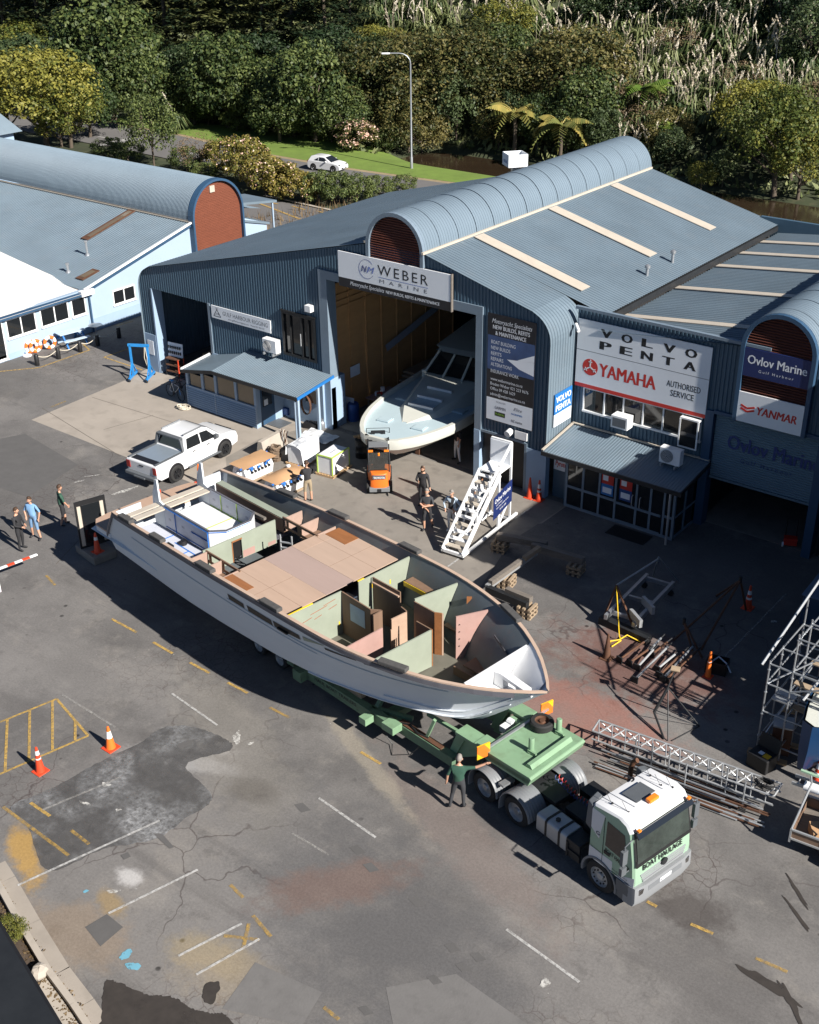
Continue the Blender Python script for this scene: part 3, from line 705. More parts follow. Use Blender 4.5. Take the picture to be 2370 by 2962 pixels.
mb = MB(); roof(mb, arc(-31.45, 9.5, 1.56, 180, 0, 22), FY-.14, BY+.3, .17, .02)
for k in range(14):                                                      # lapped sheet joints
    y = FY+1.35*k+1; mb.loft([[(u, y, z) for u, z in arc(-31.45,9.5,1.605,178,2,20)], [(u, y+.05, z) for u, z in arc(-31.45,9.5,1.605,178,2,20)]], closed=False)
WB(mb, 'barrel_roof', K['barrel_steel'], shed, smooth=35)
def arch_trim(mb, cx, cz, r, y, dep, zb, w=.16):
    o = [(cx-r-w, zb)]+arc(cx, cz, r+w, 180, 0, 20)+[(cx+r+w, zb)]; i = [(cx-r, zb)]+arc(cx, cz, r, 180, 0, 20)+[(cx+r, zb)]
    for k in range(len(o)-1):
        f = [(o[k][0],y,o[k][1]), (o[k+1][0],y,o[k+1][1]), (i[k+1][0],y,i[k+1][1]), (i[k][0],y,i[k][1])]
        mb.add(f+[(p[0],y+dep,p[2]) for p in f], [(0,1,2,3),(7,6,5,4),(0,4,5,1),(1,5,6,2),(2,6,7,3),(3,7,4,0)])
mb = MB(); arch_trim(mb, -31.45, 9.5, 1.40, FY-.2, .26, 8.97, .17); WB(mb, 'arch_trim', K['trim_grey'], shed)
def louvres(mb, cx, cz, r, y, zb, step=.105, fill=.07):
    z = zb
    while z < cz+r-.05:
        hw = r if z < cz else math.sqrt(max(.001, r*r-(z-cz)**2))
        mb.bar((cx-hw, y, z), (cx+hw, y, z), .02, .10, up=(0,-.7,.7)); z += step
    pts = [(cx-r, zb)]+arc(cx, cz, r, 180, 0, 20)+[(cx+r, zb)]
    mb.prism(pts, 'y', y+.07, y+.1)
mb = MB(); louvres(mb, -31.45, 9.5, 1.40, FY-.06, 8.3); WB(mb, 'louvre_panel', K['louvre_brown'], shed)
mb = MB(); mb.bar((-29.84,FY-.3,9.62), (-29.84,BY+.2,9.62), .10, .10); mb.bar((-33.06,FY-.2,9.6), (-33.06,BY+.2,9.6), .1, .1)
WB(mb, 'ridge_flashing', K['cream_sheet'], shed)
mb = MB()
rz_ = lambda x: 9.56-(x+29.86)*.254
for y0, y1, xe in ((42.25,42.95,-24.2), (48.3,49.0,-24.25), (54.15,54.85,-24.1)): mb.slab((-29.7,y0,rz_(-29.7)+.045), (xe,y0,rz_(xe)+.045), (xe,y1,rz_(xe)+.045), (-29.7,y1,rz_(-29.7)+.045), .03)
WB(mb, 'skylight_strip', K['cream_sheet'], shed)
for y, h in ((46.5,.35), (48.9,.45)):
    mb = MB(); mb.tube((-23.4,y,rz_(-23.4)), (-23.4,y,rz_(-23.4)+h), .07, 10); mb.lathe([(.13,0),(.13,.1),(.02,.17)], (-23.4,y,rz_(-23.4)+h), 10); WB(mb, 'roof_vent', K['galv'], shed, smooth=40)
mb = MB(); mb.box(-22.66,-22.46,41.4,BY+.2,7.38,7.62); WB(mb, 'gutter', K['dark_metal'], shed)
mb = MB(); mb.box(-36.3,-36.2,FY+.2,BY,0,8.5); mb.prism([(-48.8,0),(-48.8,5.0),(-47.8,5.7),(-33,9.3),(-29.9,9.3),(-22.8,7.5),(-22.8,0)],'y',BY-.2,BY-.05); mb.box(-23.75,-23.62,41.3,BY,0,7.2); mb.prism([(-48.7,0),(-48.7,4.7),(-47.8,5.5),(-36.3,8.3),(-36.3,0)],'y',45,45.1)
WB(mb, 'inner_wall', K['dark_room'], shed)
mb = MB(); mb.slab((-36.19,FY+.5,.0), (-36.19,49.5,.0), (-36.19,49.5,6.8), (-36.19,FY+.5,6.8), .05)
for k in range(9): mb.bar((-36.12,FY+.9+k*1.2,.1), (-36.12,FY+.9+k*1.2,6.7), .03, .09)
for z in (5.6,5.9,6.2): mb.bar((-36.1,FY+.9,z), (-36.1,44.5,z), .03,.12)
WB(mb, 'plywood_lining', K['plywall'], shed)
mb = MB(); mb.box(-48.7,-23.6,FY+.3,BY-.1,.016,.03); WB(mb, 'floor', K['concrete_worn'], shed)
mb = MB()
for k in range(9): mb.bar((-36,41+2*k,8.6-.0*k), (-23.8,41+2*k,7.3), .12, .25)
WB(mb, 'rafter', K['dark_metal'], shed)
# the black framed upper window
win = WB(MB().box(-38.5,-38.38,FY-.08,FY+.08,3.2,5.4).box(-36.47,-36.35,FY-.08,FY+.08,3.2,5.4).box(-38.38,-36.47,FY-.08,FY+.08,3.2,3.32).box(-38.38,-36.47,FY-.08,FY+.08,5.28,5.4).box(-38.02,-37.95,FY-.07,FY+.07,3.32,5.28).box(-37.3,-37.2,FY-.07,FY+.07,3.32,5.28).box(-36.85,-36.78,FY-.07,FY+.07,3.32,5.28).box(-38.55,-36.3,FY-.12,FY+.02,5.42,5.47), 'window', K['black'], shed)
def sub(mbq, name, m, part, root=None, **k):
    "a piece of a part made by WB: same world coordinates"
    return mbq.build(name, m, part, **k)
sub(MB().box(-38.4,-36.45,FY+.02,FY+.03,3.3,5.3), 'pane', K['glass_dark'], win, shed)
sub(MB().tube((-37.25,FY-.14,3.9),(-37.25,FY-.14,4.5),.025,8), 'handle', K['alloy'], win, shed)
dr = WB(MB().box(-26.86,-24.66,FY+.12,FY+.17,.03,2.24), 'side_door', K['black'], shed)
mb = MB(); mb.box(-36.75,-36.4,FY-.3,FY-.03,5.75,6.05); WB(mb, 'alarm_box', K['white_paint'], shed)
mb = MB(); mb.tube((-25.35,FY-.05,2.66), (-25.35,FY-.32,2.60), .15, 14); mb.box(-25.1,-24.5,FY-.1,FY-.04,2.42,2.78); WB(mb, 'extractor_cowl', K['white_paint'], shed, smooth=40)
mb = MB(); mb.tube((-23.42,40.6,7.35),(-23.1,40.3,7.2),.07,10); WB(mb, 'security_camera', K['white_paint'], shed, smooth=40)

# ---- lean-to office in front of the shed
off = T('site_office', 'pale blue weatherboard lean-to office with four tinted windows and corrugated roof', 'building', (-41, 37.5, 0))
mk('lap_shade', (.10,.15,.21), .85)
OY = 36.85; ox0, ox1 = -43.38, -38.52
wins = [(-43.1,-42.3,1.13,1.80,1.78), (-42.1,-41.35,1.13,1.95,1.93), (-41.12,-39.95,1.13,2.06,2.14), (-39.75,-38.68,1.13,2.16,2.2)]
mb = MB()
def otop(x): return 1.95+(x+43.4)*.19 if x < -41 else 2.41+(x+41)*.0
for k in range(9): z = .05+k*.115; mb.prism([(OY-.06,z),(OY-.0,z+.115),(OY+.06,z+.115),(OY+.06,z)], 'x', ox0, ox1)
mb.box(ox0,ox1,OY+.06,OY+.1,0,1.1)
mb.box(ox0,ox0+.1,OY+.1,39,0,1.95)
WB(mb, 'weatherboard_wall', K['pale_blue'], off)
for k in range(1, 9): WB(MB().box(ox0,ox1,OY-.064,OY-.05,.042+k*.115,.058+k*.115), 'lap_shade_line', K['lap_shade'], off)  # dark bars standing in for the shade lines under the boards
mb = MB(); mb.box(ox0-.02,ox1+.02,OY-.06,OY+.1,1.085,1.14)
for x in (ox0, -42.27, -41.33, -39.93, ox1-.1): mb.box(x, x+.15, OY-.03, OY+.09, 1.14, otop(x)-.02)
mb.box(-41.37,-41.30,OY-.055,OY,.03,1.085); mb.box(ox0-.02,ox0+.05,OY-.055,OY+.03,.0,1.085); mb.box(ox1-.05,ox1+.02,OY-.055,OY+.03,.0,1.085)
WB(mb, 'wall_trim', K['pale_wall'], off)
for i, (a, b, z0, z1, z2) in enumerate(wins):
    mb = MB(); mb.prism([(a,z0),(b,z0),(b,z2),(a,z1)], 'y', OY+.03, OY+.05); o = WB(mb, 'window', K['glass_tan'], off)  # tint, with the reflected concrete apron put into the pane colour
# side wall beside the door, door, back wall
mb = MB(); mb.box(ox1-.1,ox1,OY+.1,OY+.3,0,2.4); mb.box(ox1-.1,ox1,OY+1.25,39,0,2.5); mb.box(ox1-.1,-35.9,38.75,38.93,0,2.6); mb.box(-37.2,-36.0,38.1,38.7,0,.001); WB(mb, 'side_wall', K['pale_blue'], off)
mb = MB(); mb.box(ox1-.07,ox1-.02,OY+.3,OY+1.25,0,2.1); d0 = WB(mb, 'door', K['trim_blue'], off)
sub(MB().box(ox1-.018,ox1-.012,OY+.45,OY+1.1,.95,1.9), 'pane', K['glass_dark'], d0, off); sub(MB().box(ox1-.010,ox1-.006,OY+.55,OY+.8,1.0,1.3), 'notice', K['sign_white'], d0, off)
mb = MB(); mb.box(-37.0,-36.1,38.68,38.74,1.2,1.85); WB(mb, 'window', K['glass_dark'], off)
mb = MB()
roof(mb, [(36.40,2.55),(38.95,2.85)], -41.0, -35.35, .13, .02, P=lambda u, y, z: (y+.0*(u-36.4), u, z))
n0 = len(mb.v); mb.quad((-43.15,36.4,2.12), (-41.0,36.4,2.55), (-40.26,38.95,2.85), (-43.78,38.95,1.98)); mb.quad((-41.0,36.4,2.552), (-40.99,36.4,2.552), (-40.24,38.95,2.852), (-40.26,38.95,2.852))
mb.quad((-41.0,36.4,2.54), (-41.0,36.4,2.545), (-40.26,38.95,2.845), (-40.26,38.95,2.84))
WB(mb, 'roof', K['roof_steel'], off)
mb = MB(); mb.bar((-43.17,36.38,2.03), (-41.0,36.38,2.46), .06, .16); mb.bar((-41.0,36.38,2.46), (-35.33,36.38,2.46), .06, .16); WB(mb, 'gutter', K['dark_metal'], off)
mb = MB(); mb.bar((-35.33,36.38,2.48), (-35.33,38.95,2.78), .05, .14); WB(mb, 'fascia', K['bright_blue'], off)
mb = MB(); mb.bar((-43.18,36.4,2.14), (-43.82,38.95,2.02), .08, .10); WB(mb, 'barge_board', K['white_paint'], off)
p0 = A(s4,1335,1660); p1 = A(s4,1500,1535)
for p in (V2(-35.85,36.95), V2(-35.9,38.4)):
    mb = MB(); mb.box(p.x-.06,p.x+.06,p.y-.06,p.y+.06,0,2.5); WB(mb, 'post', K['pale_wall'], off)
mb = MB(); mb.path([(-36.05,36.45,2.45),(-36.05,36.5,2.3),(-35.98,36.9,2.1),(-35.98,36.9,0)], .045, 8); WB(mb, 'downpipe', K['pale_wall'], off, smooth=40)

# ---- Volvo / Yamaha workshop, with the arched bay beside it
VY = 40.85
ws = T('workshop', 'dark blue workshop with glazed shop front, roller door and arched bay', 'building', (-17, 41, 0))
vdoor = [(-17.15,-12.9,-1,5.0), (-22.95,-17.65,3.6,4.62)]
mb = MB(); corr(mb, -23.5, -9.0, lambda x: 2.5 if x > -17.2 or x < -22.9 else 2.5, lambda x: 8.05, vdoor+[(-16.2,-13.6,5.0,8.06)], VY); WB(mb, 'front_wall', K['blue_cladding'], ws)
mb = MB(); roof(mb, [(-22.45,7.25),(-15.2,8.06)], VY-.15, 58.8, .24, .045, P=lambda u, y, z: (u, y, z)); roof(mb, [(-12.2,8.06),(-6,7.4)], VY-.15, 58.8, .24, .045); WB(mb, 'roof', K['roof_steel'], ws)
zf = lambda x: 7.25+(x+22.45)*.1117
mb = MB()
for k, y in enumerate((42.6, 47.3, 51.4, 54.0, 56.4)):
    mb.slab((-22.4,y,zf(-22.4)+.06), (-15.25,y,zf(-15.25)+.06), (-15.25,y+.42,zf(-15.25)+.06), (-22.4,y+.42,zf(-22.4)+.06), .03)
WB(mb, 'skylight_strip', K['cream_sheet'], ws)
mb = MB(); roof(mb, arc(-14.9, 8.0, 1.42, 180, 0, 20), VY-.2, 58.8, .17, .02)
for k in range(13):
    y = VY+1.35*k+.6; mb.loft([[(u, y, z) for u, z in arc(-14.9,8.0,1.465,178,2,20)], [(u, y+.05, z) for u, z in arc(-14.9,8.0,1.465,178,2,20)]], closed=False)
WB(mb, 'barrel_roof', K['barrel_steel'], ws, smooth=35)
mb = MB(); arch_trim(mb, -14.9, 8.0, 1.28, VY-.26, .24, 4.95, .16); WB(mb, 'arch_trim', K['trim_blue'], ws)
mb = MB(); louvres(mb, -14.9, 8.0, 1.28, VY-.12, 5.1); WB(mb, 'louvre_panel', K['louvre_brown'], ws)
mb = MB(); mb.box(-23.5,-15.2,VY-.2,VY-.04,7.98,8.1) ; WB(mb, 'roof_flashing', K['trim_grey'], ws)
# roller door
mb = MB()
for k in range(28): z = 2.25+k*.1; mb.prism([(VY+.1,z),(VY+.06,z+.05),(VY+.1,z+.1),(VY+.14,z+.1),(VY+.14,z)], 'x', -17.1, -12.95)
mb.box(-17.1,-12.95,VY+.03,VY+.15,2.17,2.26); 
mk('roller_blue', (.125,.185,.225), .45, var=.06); rd = WB(mb, 'roller_door', K['roller_blue'], ws)
mb = MB(); mb.text('Ovlov Marine', (-16.5,VY+.045,3.62), (1,0,0), (0,0,1), .62, 3.7, bold=.03, lift=.01); mb.text('Gulf Harbour', (-15.9,VY+.045,3.15), (1,0,0), (0,0,1), .2, 2.1, lift=.01, space=1.5)
sub(mb, 'lettering', K['ink_blue'], rd, ws)
mb = MB(); mb.box(-17.5,-17.15,VY-.1,VY+.4,0,5.05); mb.box(-12.95,-12.6,VY-.1,VY+.4,0,5.05); mb.box(-17.15,-12.95,VY-.1,VY+.1,4.96,5.1); WB(mb, 'door_frame', K['trim_blue'], ws)
mb = MB(); mb.box(-17.4,-12.3,VY+.3,58,.016,.03); WB(mb, 'floor', K['concrete_worn'], ws)
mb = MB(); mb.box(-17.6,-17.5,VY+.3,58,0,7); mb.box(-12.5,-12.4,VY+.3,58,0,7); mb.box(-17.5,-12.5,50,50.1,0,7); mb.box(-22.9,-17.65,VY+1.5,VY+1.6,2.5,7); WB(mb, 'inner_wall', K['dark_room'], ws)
# upper window band
mb = MB(); mb.box(-23.0,-17.6,VY-.08,VY+.06,3.55,3.63); mb.box(-23.0,-17.6,VY-.05,VY+.06,4.6,4.68)
for x in (-22.98,-22.0,-21.1,-20.2,-19.3,-18.45,-17.66): mb.box(x-.03,x+.03,VY-.05,VY+.05,3.63,4.6)
mb.box(-18.45,-17.62,VY-.32,VY-.27,3.3,3.36); mb.box(-18.45,-18.39,VY-.32,VY-.27,3.36,4.5); mb.box(-17.68,-17.62,VY-.32,VY-.27,3.36,4.5); mb.box(-18.45,-17.62,VY-.30,VY-.1,4.5,4.56)
wb_ = WB(mb, 'window', K['white_paint'], ws); sub(MB().box(-22.97,-17.65,VY+.01,VY+.02,3.6,4.65), 'pane', K['glass_dark'], wb_, ws)
sub(MB().box(-18.4,-17.67,VY-.30,VY-.29,3.36,4.5), 'pane', K['glass_dark'], wb_, ws)
mb = MB(); mb.box(-21.35,-20.6,VY-.55,VY-.06,3.45,3.98); ac0 = WB(mb, 'window_air_conditioner', K['white_paint'], ws)
sub(MB().box(-21.28,-20.67,VY-.56,VY-.552,3.52,3.9), 'grille', K['grey_plastic'], ac0, ws)
# shop front
SY = 38.88; sx0, sx1 = -22.5, -17.5
mb = MB()
for x in (-22.5,-21.72,-20.95,-20.2,-19.25,-18.62,-18.02): mb.box(x, x+.09, SY, SY+.09, 0, 2.2)
mb.box(sx0,sx1,SY-.01,SY+.1,2.16,2.3); mb.box(sx0,-20.15,SY-.01,SY+.1,0,.12); mb.box(-18.1,sx1,SY-.01,SY+.1,0,.12); mb.box(sx0,-20.2,SY-.005,SY+.08,.92,1.02); mb.box(-18.0,sx1,SY-.005,SY+.08,.92,1.02)
mb.box(-20.1,-18.1,SY+.005,SY+.06,.86,.96); mb.box(-17.6,-17.5,SY,SY+.1,0,2.3); mb.box(-17.6,-17.52,SY+.1,VY,2.15,2.28); mb.box(-17.6,-17.52,SY+.1,VY,0,.1); mb.box(-17.6,-17.52,SY+.95,SY+1.05,.1,2.15); mb.box(-17.59,-17.53,SY+.1,VY,.92,1.0)
mb.box(-20.1,-18.1,SY+.005,SY+.06,0,.16); sf = WB(mb, 'shop_front_frame', K['trim_grey'], ws)
mb = MB(); mb.box(sx0,sx1,SY+.03,SY+.04,.1,2.2); mb.box(-17.565,-17.555,SY+.1,VY,.1,2.2); sub(mb, 'pane', K['glass_dark'], sf, ws)
mb = MB(); mb.path([(-19.35,SY-.02,1.0),(-19.35,SY-.1,1.05),(-19.35,SY-.1,1.45),(-19.35,SY-.02,1.5)], .02, 6); mb.path([(-19.0,SY-.02,1.0),(-19.0,SY-.1,1.05),(-19.0,SY-.1,1.45),(-19.0,SY-.02,1.5)], .02, 6); sub(mb, 'handle', K['alloy'], sf, ws)
for x, cols in ((-20.82,('ink_red','bright_blue')), (-19.98,('ink_red','drum_blue'))):
    mb = MB(); mb.box(x,x+.55,SY+.012,SY+.02,1.6,2.1,0); mb.box(x,x+.55,SY+.012,SY+.02,1.1,1.6,1); mb.text('THE BIG', (x+.06,SY+.01,1.86), (1,0,0), (0,0,1), .12, .4, m=2, bold=.02, lift=.004); mb.text('DEAL', (x+.06,SY+.01,1.68), (1,0,0), (0,0,1), .12, .4, m=2, bold=.02, lift=.004)
    mb.v = mb.v; q = MB(); q.box(x,x+.55,SY+.012,SY+.02,1.6,2.1,0); q.box(x,x+.55,SY+.012,SY+.02,1.1,1.6,1); q.box(x+.07,x+.48,SY+.006,SY+.012,1.2,1.45,2); q.box(x+.06,x+.3,SY+.006,SY+.012,1.75,1.98,2)
    sub(q, 'poster', [K[cols[0]], K[cols[1]], K['ink_white']], sf, ws)
mb = MB(); mb.box(-23.4,sx0,SY+.5,SY+.6,0,2.3); mb.box(sx0-.05,sx0,SY,SY+.5,0,2.25); WB(mb, 'entry_wall', K['blue_cladding'], ws)
mb = MB(); roof(mb, [(38.35,2.5),(40.82,2.86)], -23.35, -17.1, .13, .02, P=lambda u, y, z: (y, u, z)); WB(mb, 'awning_roof', K['roof_steel'], ws)
mb = MB(); mb.bar((-23.4,38.32,2.42), (-17.05,38.32,2.42), .07, .17); mb.bar((-17.07,38.35,2.45), (-17.07,40.8,2.78), .05, .16); WB(mb, 'gutter', K['dark_metal'], ws)
mb = MB(); mb.bar((-23.4,40.78,2.93), (-17.1,40.78,2.93), .10, .04); mb.bar((-23.38,38.36,2.55), (-23.38,40.8,2.92), .1, .04); WB(mb, 'awning_flashing', K['cream_sheet'], ws)
mb = MB(); mb.tube((-17.55,38.45,2.4), (-17.55,38.45,0), .05, 8); WB(mb, 'downpipe', K['alloy'], ws, smooth=40)
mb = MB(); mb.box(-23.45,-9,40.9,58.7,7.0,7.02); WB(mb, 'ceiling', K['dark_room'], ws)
mb = MB(); mb.box(-23.45,-6,58.7,58.9,0,8.0); WB(mb, 'back_wall', K['blue_cladding'], ws)
mb = MB(); mb.box(-28,-6,62,62.2,0,2.6); o = mb.build('long_wall', K['trim_blue']); tag(o, 'low dark blue wall behind the workshop roof', 'wall')

# ---- the wing beyond the right edge of the frame (it throws the big shadow over the yard)
wing = T('boatshed_wing', 'tall blue shed wing standing at the far right beside the workshop', 'building', (-5, 36, 0))
Wc = arc(-6.9, 9.6, 1.6, 100, 180, 8)
mb = MB(); mb.prism([(-8.5,0)]+[p for p in Wc[::-1]]+[(8,12.6),(8,0)], 'y', 31.7, 46); WB(mb, 'wall', K['blue_cladding'], wing)
mb = MB(); mb.loft([[(u,y,z+.02) for u, z in [(8,12.65)]+[(a+.0, b) for a, b in Wc]] for y in (31.6,46.1)], closed=False); WB(mb, 'roof', K['roof_steel'], wing)

# ---- left building: pale blue, tiled-look barrel, white membrane verandah
LX = -56.2
cafe = T('clubhouse', 'pale blue clubhouse with long barrel roof and red timber arched gable', 'building', (-58, 45, 0))
mb = MB(); mb.prism([(33,0),(56,0),(56,3.3),(53.7,4.1),(49.25,4.62),(40.9,2.58),(33,2.45)], 'x', LX-.3, LX); WB(mb, 'gable_wall', K['pale_wall'], cafe)
mb = MB(); mb.box(LX-.01,LX+.02,40.9,49.2,0,.75); mb.box(LX-.01,LX+.015,33,40.9,0,.35); WB(mb, 'plinth', K['pale_blue'], cafe)
def Pc(u, y, z): return (y, u, z)
rl = lambda y: 2.60+(y-40.8)*.2456
mb = MB(); roof(mb, [(40.75,rl(40.75)),(49.35,rl(49.35))], -110, LX+.25, .22, .02, P=Pc); roof(mb, [(53.6,4.35),(58.5,3.3)], -110, LX-3, .22, .02, P=Pc); WB(mb, 'roof', K['roof_steel'], cafe)
mb = MB(); roof(mb, arc(51.45, 4.85, 2.15, 180, 0, 26), -112, LX+.35, .115, .022, P=Pc); WB(mb, 'barrel_roof', K['barrel_steel'], cafe, smooth=35)
def arch_x(mb, cy, cz, r, x, dep, zb, w):
    o = [(cy-r-w, zb)]+arc(cy, cz, r+w, 180, 0, 24)+[(cy+r+w, zb)]; i = [(cy-r, zb)]+arc(cy, cz, r, 180, 0, 24)+[(cy+r, zb)]
    for k in range(len(o)-1):
        f = [(x,o[k][0],o[k][1]), (x,o[k+1][0],o[k+1][1]), (x,i[k+1][0],i[k+1][1]), (x,i[k][0],i[k][1])]
        mb.add(f+[(p[0]-dep,p[1],p[2]) for p in f], [(0,1,2,3),(7,6,5,4),(0,4,5,1),(1,5,6,2),(2,6,7,3),(3,7,4,0)])
mb = MB(); arch_x(mb, 51.45, 4.85, 2.05, LX+.42, .45, .3, .14); WB(mb, 'arch_trim', K['trim_blue'], cafe)
mk('red_timber', (.165,.050,.026), .6, var=.16, vs=1.2, streak=(1,1.2,9))
mb = MB(); zz = .4
while zz < 6.85:
    hw = 2.05 if zz < 4.85 else math.sqrt(max(.01, 2.05**2-(zz-4.85)**2)); mb.box(LX+.15,LX+.20,51.45-hw,51.45+hw,zz,zz+.088); zz += .1
mb.prism([(49.4,.4)]+arc(51.45,4.85,2.05,180,0,24)+[(53.5,.4)], 'x', LX+.1, LX+.15); WB(mb, 'timber_panel', K['red_timber'], cafe)
mb = MB(); mb.box(LX+.2,LX+.28,51.0,51.4,6.25,6.65); WB(mb, 'vent', K['cream_sheet'], cafe)
mb = MB(); mb.bar((LX+.2,40.7,2.66), (LX+.2,49.3,4.74), .12, .10); WB(mb, 'barge_flashing', K['white_paint'], cafe)
mb = MB(); mb.bar((LX+.12,40.7,2.48), (LX+.12,49.25,4.56), .1, .18); WB(mb, 'barge_board', K['trim_blue'], cafe)
mb = MB(); mb.bar((-110,49.3,rl(49.3)+.06), (LX+.2,49.3,rl(49.3)+.06), .16, .06); WB(mb, 'roof_flashing', K['cream_sheet'], cafe)
def cwin(y0, y1, z0, z1, n=2):
    mb = MB(); f = .07
    mb.box(LX,LX+.05,y0,y1,z0-f,z0); mb.box(LX,LX+.05,y0,y1,z1,z1+f); mb.box(LX,LX+.05,y0-f,y0,z0-f,z1+f); mb.box(LX,LX+.05,y1,y1+f,z0-f,z1+f)
    for k in range(1, n): y = y0+(y1-y0)*k/n; mb.box(LX,LX+.045,y-.035,y+.035,z0,z1)
    mb.box(LX,LX+.1,y0-.1,y1+.1,z0-f-.05,z0-f)
    wq = WB(mb, 'window', K['white_paint'], cafe); sub(MB().box(LX+.005,LX+.015,y0,y1,z0,z1), 'pane', K['glass_dark'], wq, cafe)
cwin(42.85,44.4,1.2,1.95); cwin(35.45,37.25,1.25,2.2); cwin(37.7,39.5,1.28,2.2); cwin(39.85,40.72,1.28,2.2,1); cwin(33.3,35.1,.2,2.2,2)
mb = MB(); mb.box(LX-.02,LX+.3,33,40.95,2.36,2.52); WB(mb, 'eave_trim', K['trim_blue'], cafe)
mb = MB(); mb.tube((LX+.1,41.05,2.4), (LX+.1,41.05,0), .06, 8); WB(mb, 'downpipe', K['trim_blue'], cafe, smooth=40)
mb = MB(); mb.box(LX,LX+.35,40.4,41.3,2.32,2.62); WB(mb, 'light_box', K['white_paint'], cafe)
mb = MB(); g = []
for i in range(15):
    row = []
    for j in range(13):
        x = -55.85-i*1.15; y = 41.1-j*.95; t = i/14
        z = 2.50+1.9*t**1.5+.35*math.sin(math.pi*((j*.95) % 4.8)/4.8)*t
        row.append((x, y+.25*math.sin(t*3), z))
    g.append(row)
mb.loft(g, closed=False); o = WB(mb, 'membrane_roof', K['canvas_white'], cafe, smooth=60)
mb = MB()
for y0 in (41.9,):
    mb.slab((-57.1,41.5,rl(41.5)+.05), (-56.95,42.7,rl(42.7)+.05), (-57.6,42.7,rl(42.7)+.05), (-57.75,41.5,rl(41.5)+.05), .05)
mb.slab((-61.1,45.2,rl(45.2)+.05), (-61.1,49.2,rl(49.2)+.05), (-61.75,49.2,rl(49.2)+.05), (-61.75,45.2,rl(45.2)+.05), .05); WB(mb, 'skylight_frame', K['rust'], cafe)
mb = MB(); mb.slab((-61.2,45.5,rl(45.5)+.11), (-61.2,49.0,rl(49.0)+.11), (-61.55,49.0,rl(49.0)+.11), (-61.55,45.5,rl(45.5)+.11), .01); mb.slab((-57.2,41.7,rl(41.7)+.11), (-57.1,42.5,rl(42.5)+.11), (-57.5,42.5,rl(42.5)+.11), (-57.6,41.7,rl(41.7)+.11), .01); WB(mb, 'skylight_pane', K['glass_tan'], cafe)
for x, y, h in ((-59.55,43.9,.85), (-59.0,41.95,.5)):
    mb = MB(); mb.lathe([(.2,-.05),(.1,.1),(.07,.12)], (x,y,rl(y)), 10); mb.tube((x,y,rl(y)), (x,y,rl(y)+h), .07, 10); mb.lathe([(.11,0),(.11,.1)], (x,y,rl(y)+h-.05), 10); WB(mb, 'roof_vent', K['galv'], cafe, smooth=40)
# carport behind the arch
mb = MB(); mb.prism([(53.3,5.05),(57.3,4.5),(57.3,4.35),(53.3,4.9)], 'x', LX-3.2, LX-.2); WB(mb, 'carport_roof', K['roof_steel'], cafe)
mb = MB(); mb.box(LX-.35,LX-.25,56.9,57.0,0,4.4); WB(mb, 'post', K['pale_wall'], cafe)
mb = MB(); mb.prism([(53.6,4.0),(56.2,3.3),(56.2,3.15),(53.6,3.85)], 'x', LX-3, LX+.1); WB(mb, 'low_roof', K['roof_steel'], cafe)
mk('block_grey', (.13,.19,.27), .85, var=.1, vs=1)
mb = MB(); mb.box(-56.0,-46,57.2,57.45,-.2,2.2); tag(mb.build('block_wall', K['block_grey']), 'grey blue concrete block wall between clubhouse and boat shed', 'wall')
# blue hipped roof building at far left
far = T('hip_roof_house', 'grey blue house with hipped metal roof at the left edge by the road', 'building', (-96,66,-1))
mb = MB(); mb.box(-111,-97.1,55.6,65.4,-3,3.4); WB(mb, 'wall', K['pale_blue'], far)
mb = MB(); x0,x1,y0,y1 = -111.5,-96.5,55,66
mb.add([(x0,y0,3.4),(x1,y0,3.4),(x1,y1,3.4),(x0,y1,3.4),(x0+2,y0+2.6,6.6),(x1-2,y0+2.6,6.6),(x1-2,y1-2.6,6.6),(x0+2,y1-2.6,6.6)], [(0,1,5,4),(1,2,6,5),(2,3,7,6),(3,0,4,7),(4,5,6,7),(3,2,1,0)]); WB(mb, 'roof', K['roof_steel'], far)
mb = MB(); mb.bar((x1,y0,3.42), (x1-2,y0+2.6,6.62), .12, .08); mb.bar((x0,y0,3.42), (x0+2,y0+2.6,6.62), .12, .08); WB(mb, 'hip_flashing', K['pale_wall'], far)

# ---- black flat roof with a pale blue sheet, bottom left corner
blk = T('flat_roof_kiosk', 'black flat roofed kiosk with pale blue corrugated lean-to roof at bottom left', 'building', (-18.5, 7.5, 0))
h0 = 2.7
e = [at(*s7b(*q), h0) for q in ((-20,1530),(150,1810),(380,2200))]
d = (e[2]-e[0]).normalized(); nn_ = V2(-d.y, d.x); nn_ = nn_ if nn_.x < 0 else -nn_
a = e[0]-d*3; b = e[2]+d*4
mb = MB(); mb.slab(Vector((a.x,a.y,h0-.02)), Vector((b.x,b.y,h0-.02)), Vector((b.x,b.y,h0-.02))+nn_*5, Vector((a.x,a.y,h0-.02))+nn_*5, -.12); mk('bitumen', (.02,.022,.024), .35, var=.3, vs=.8); WB(mb, 'flat_roof', K['bitumen'], blk)
mb = MB(); mb.bar(Vector((a.x,a.y,h0)), Vector((b.x,b.y,h0)), .14, .16); WB(mb, 'parapet', K['black'], blk)
mb = MB(); q0 = Vector((a.x,a.y,0))+nn_*.25; q1 = Vector((b.x,b.y,0))+nn_*.25
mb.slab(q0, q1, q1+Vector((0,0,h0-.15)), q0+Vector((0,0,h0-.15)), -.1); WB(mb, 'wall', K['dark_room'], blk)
s_ = e[0]-d*1.4
mb = MB()
for k in range(14):
    u = s_+d*(.11*k)+nn_*.15; mb.slab(Vector((u.x,u.y,h0+.05)), Vector((u.x,u.y,h0+.05))+d*.08, Vector((u.x,u.y,h0+.35))+nn_*3+d*.08, Vector((u.x,u.y,h0+.35))+nn_*3, .02)
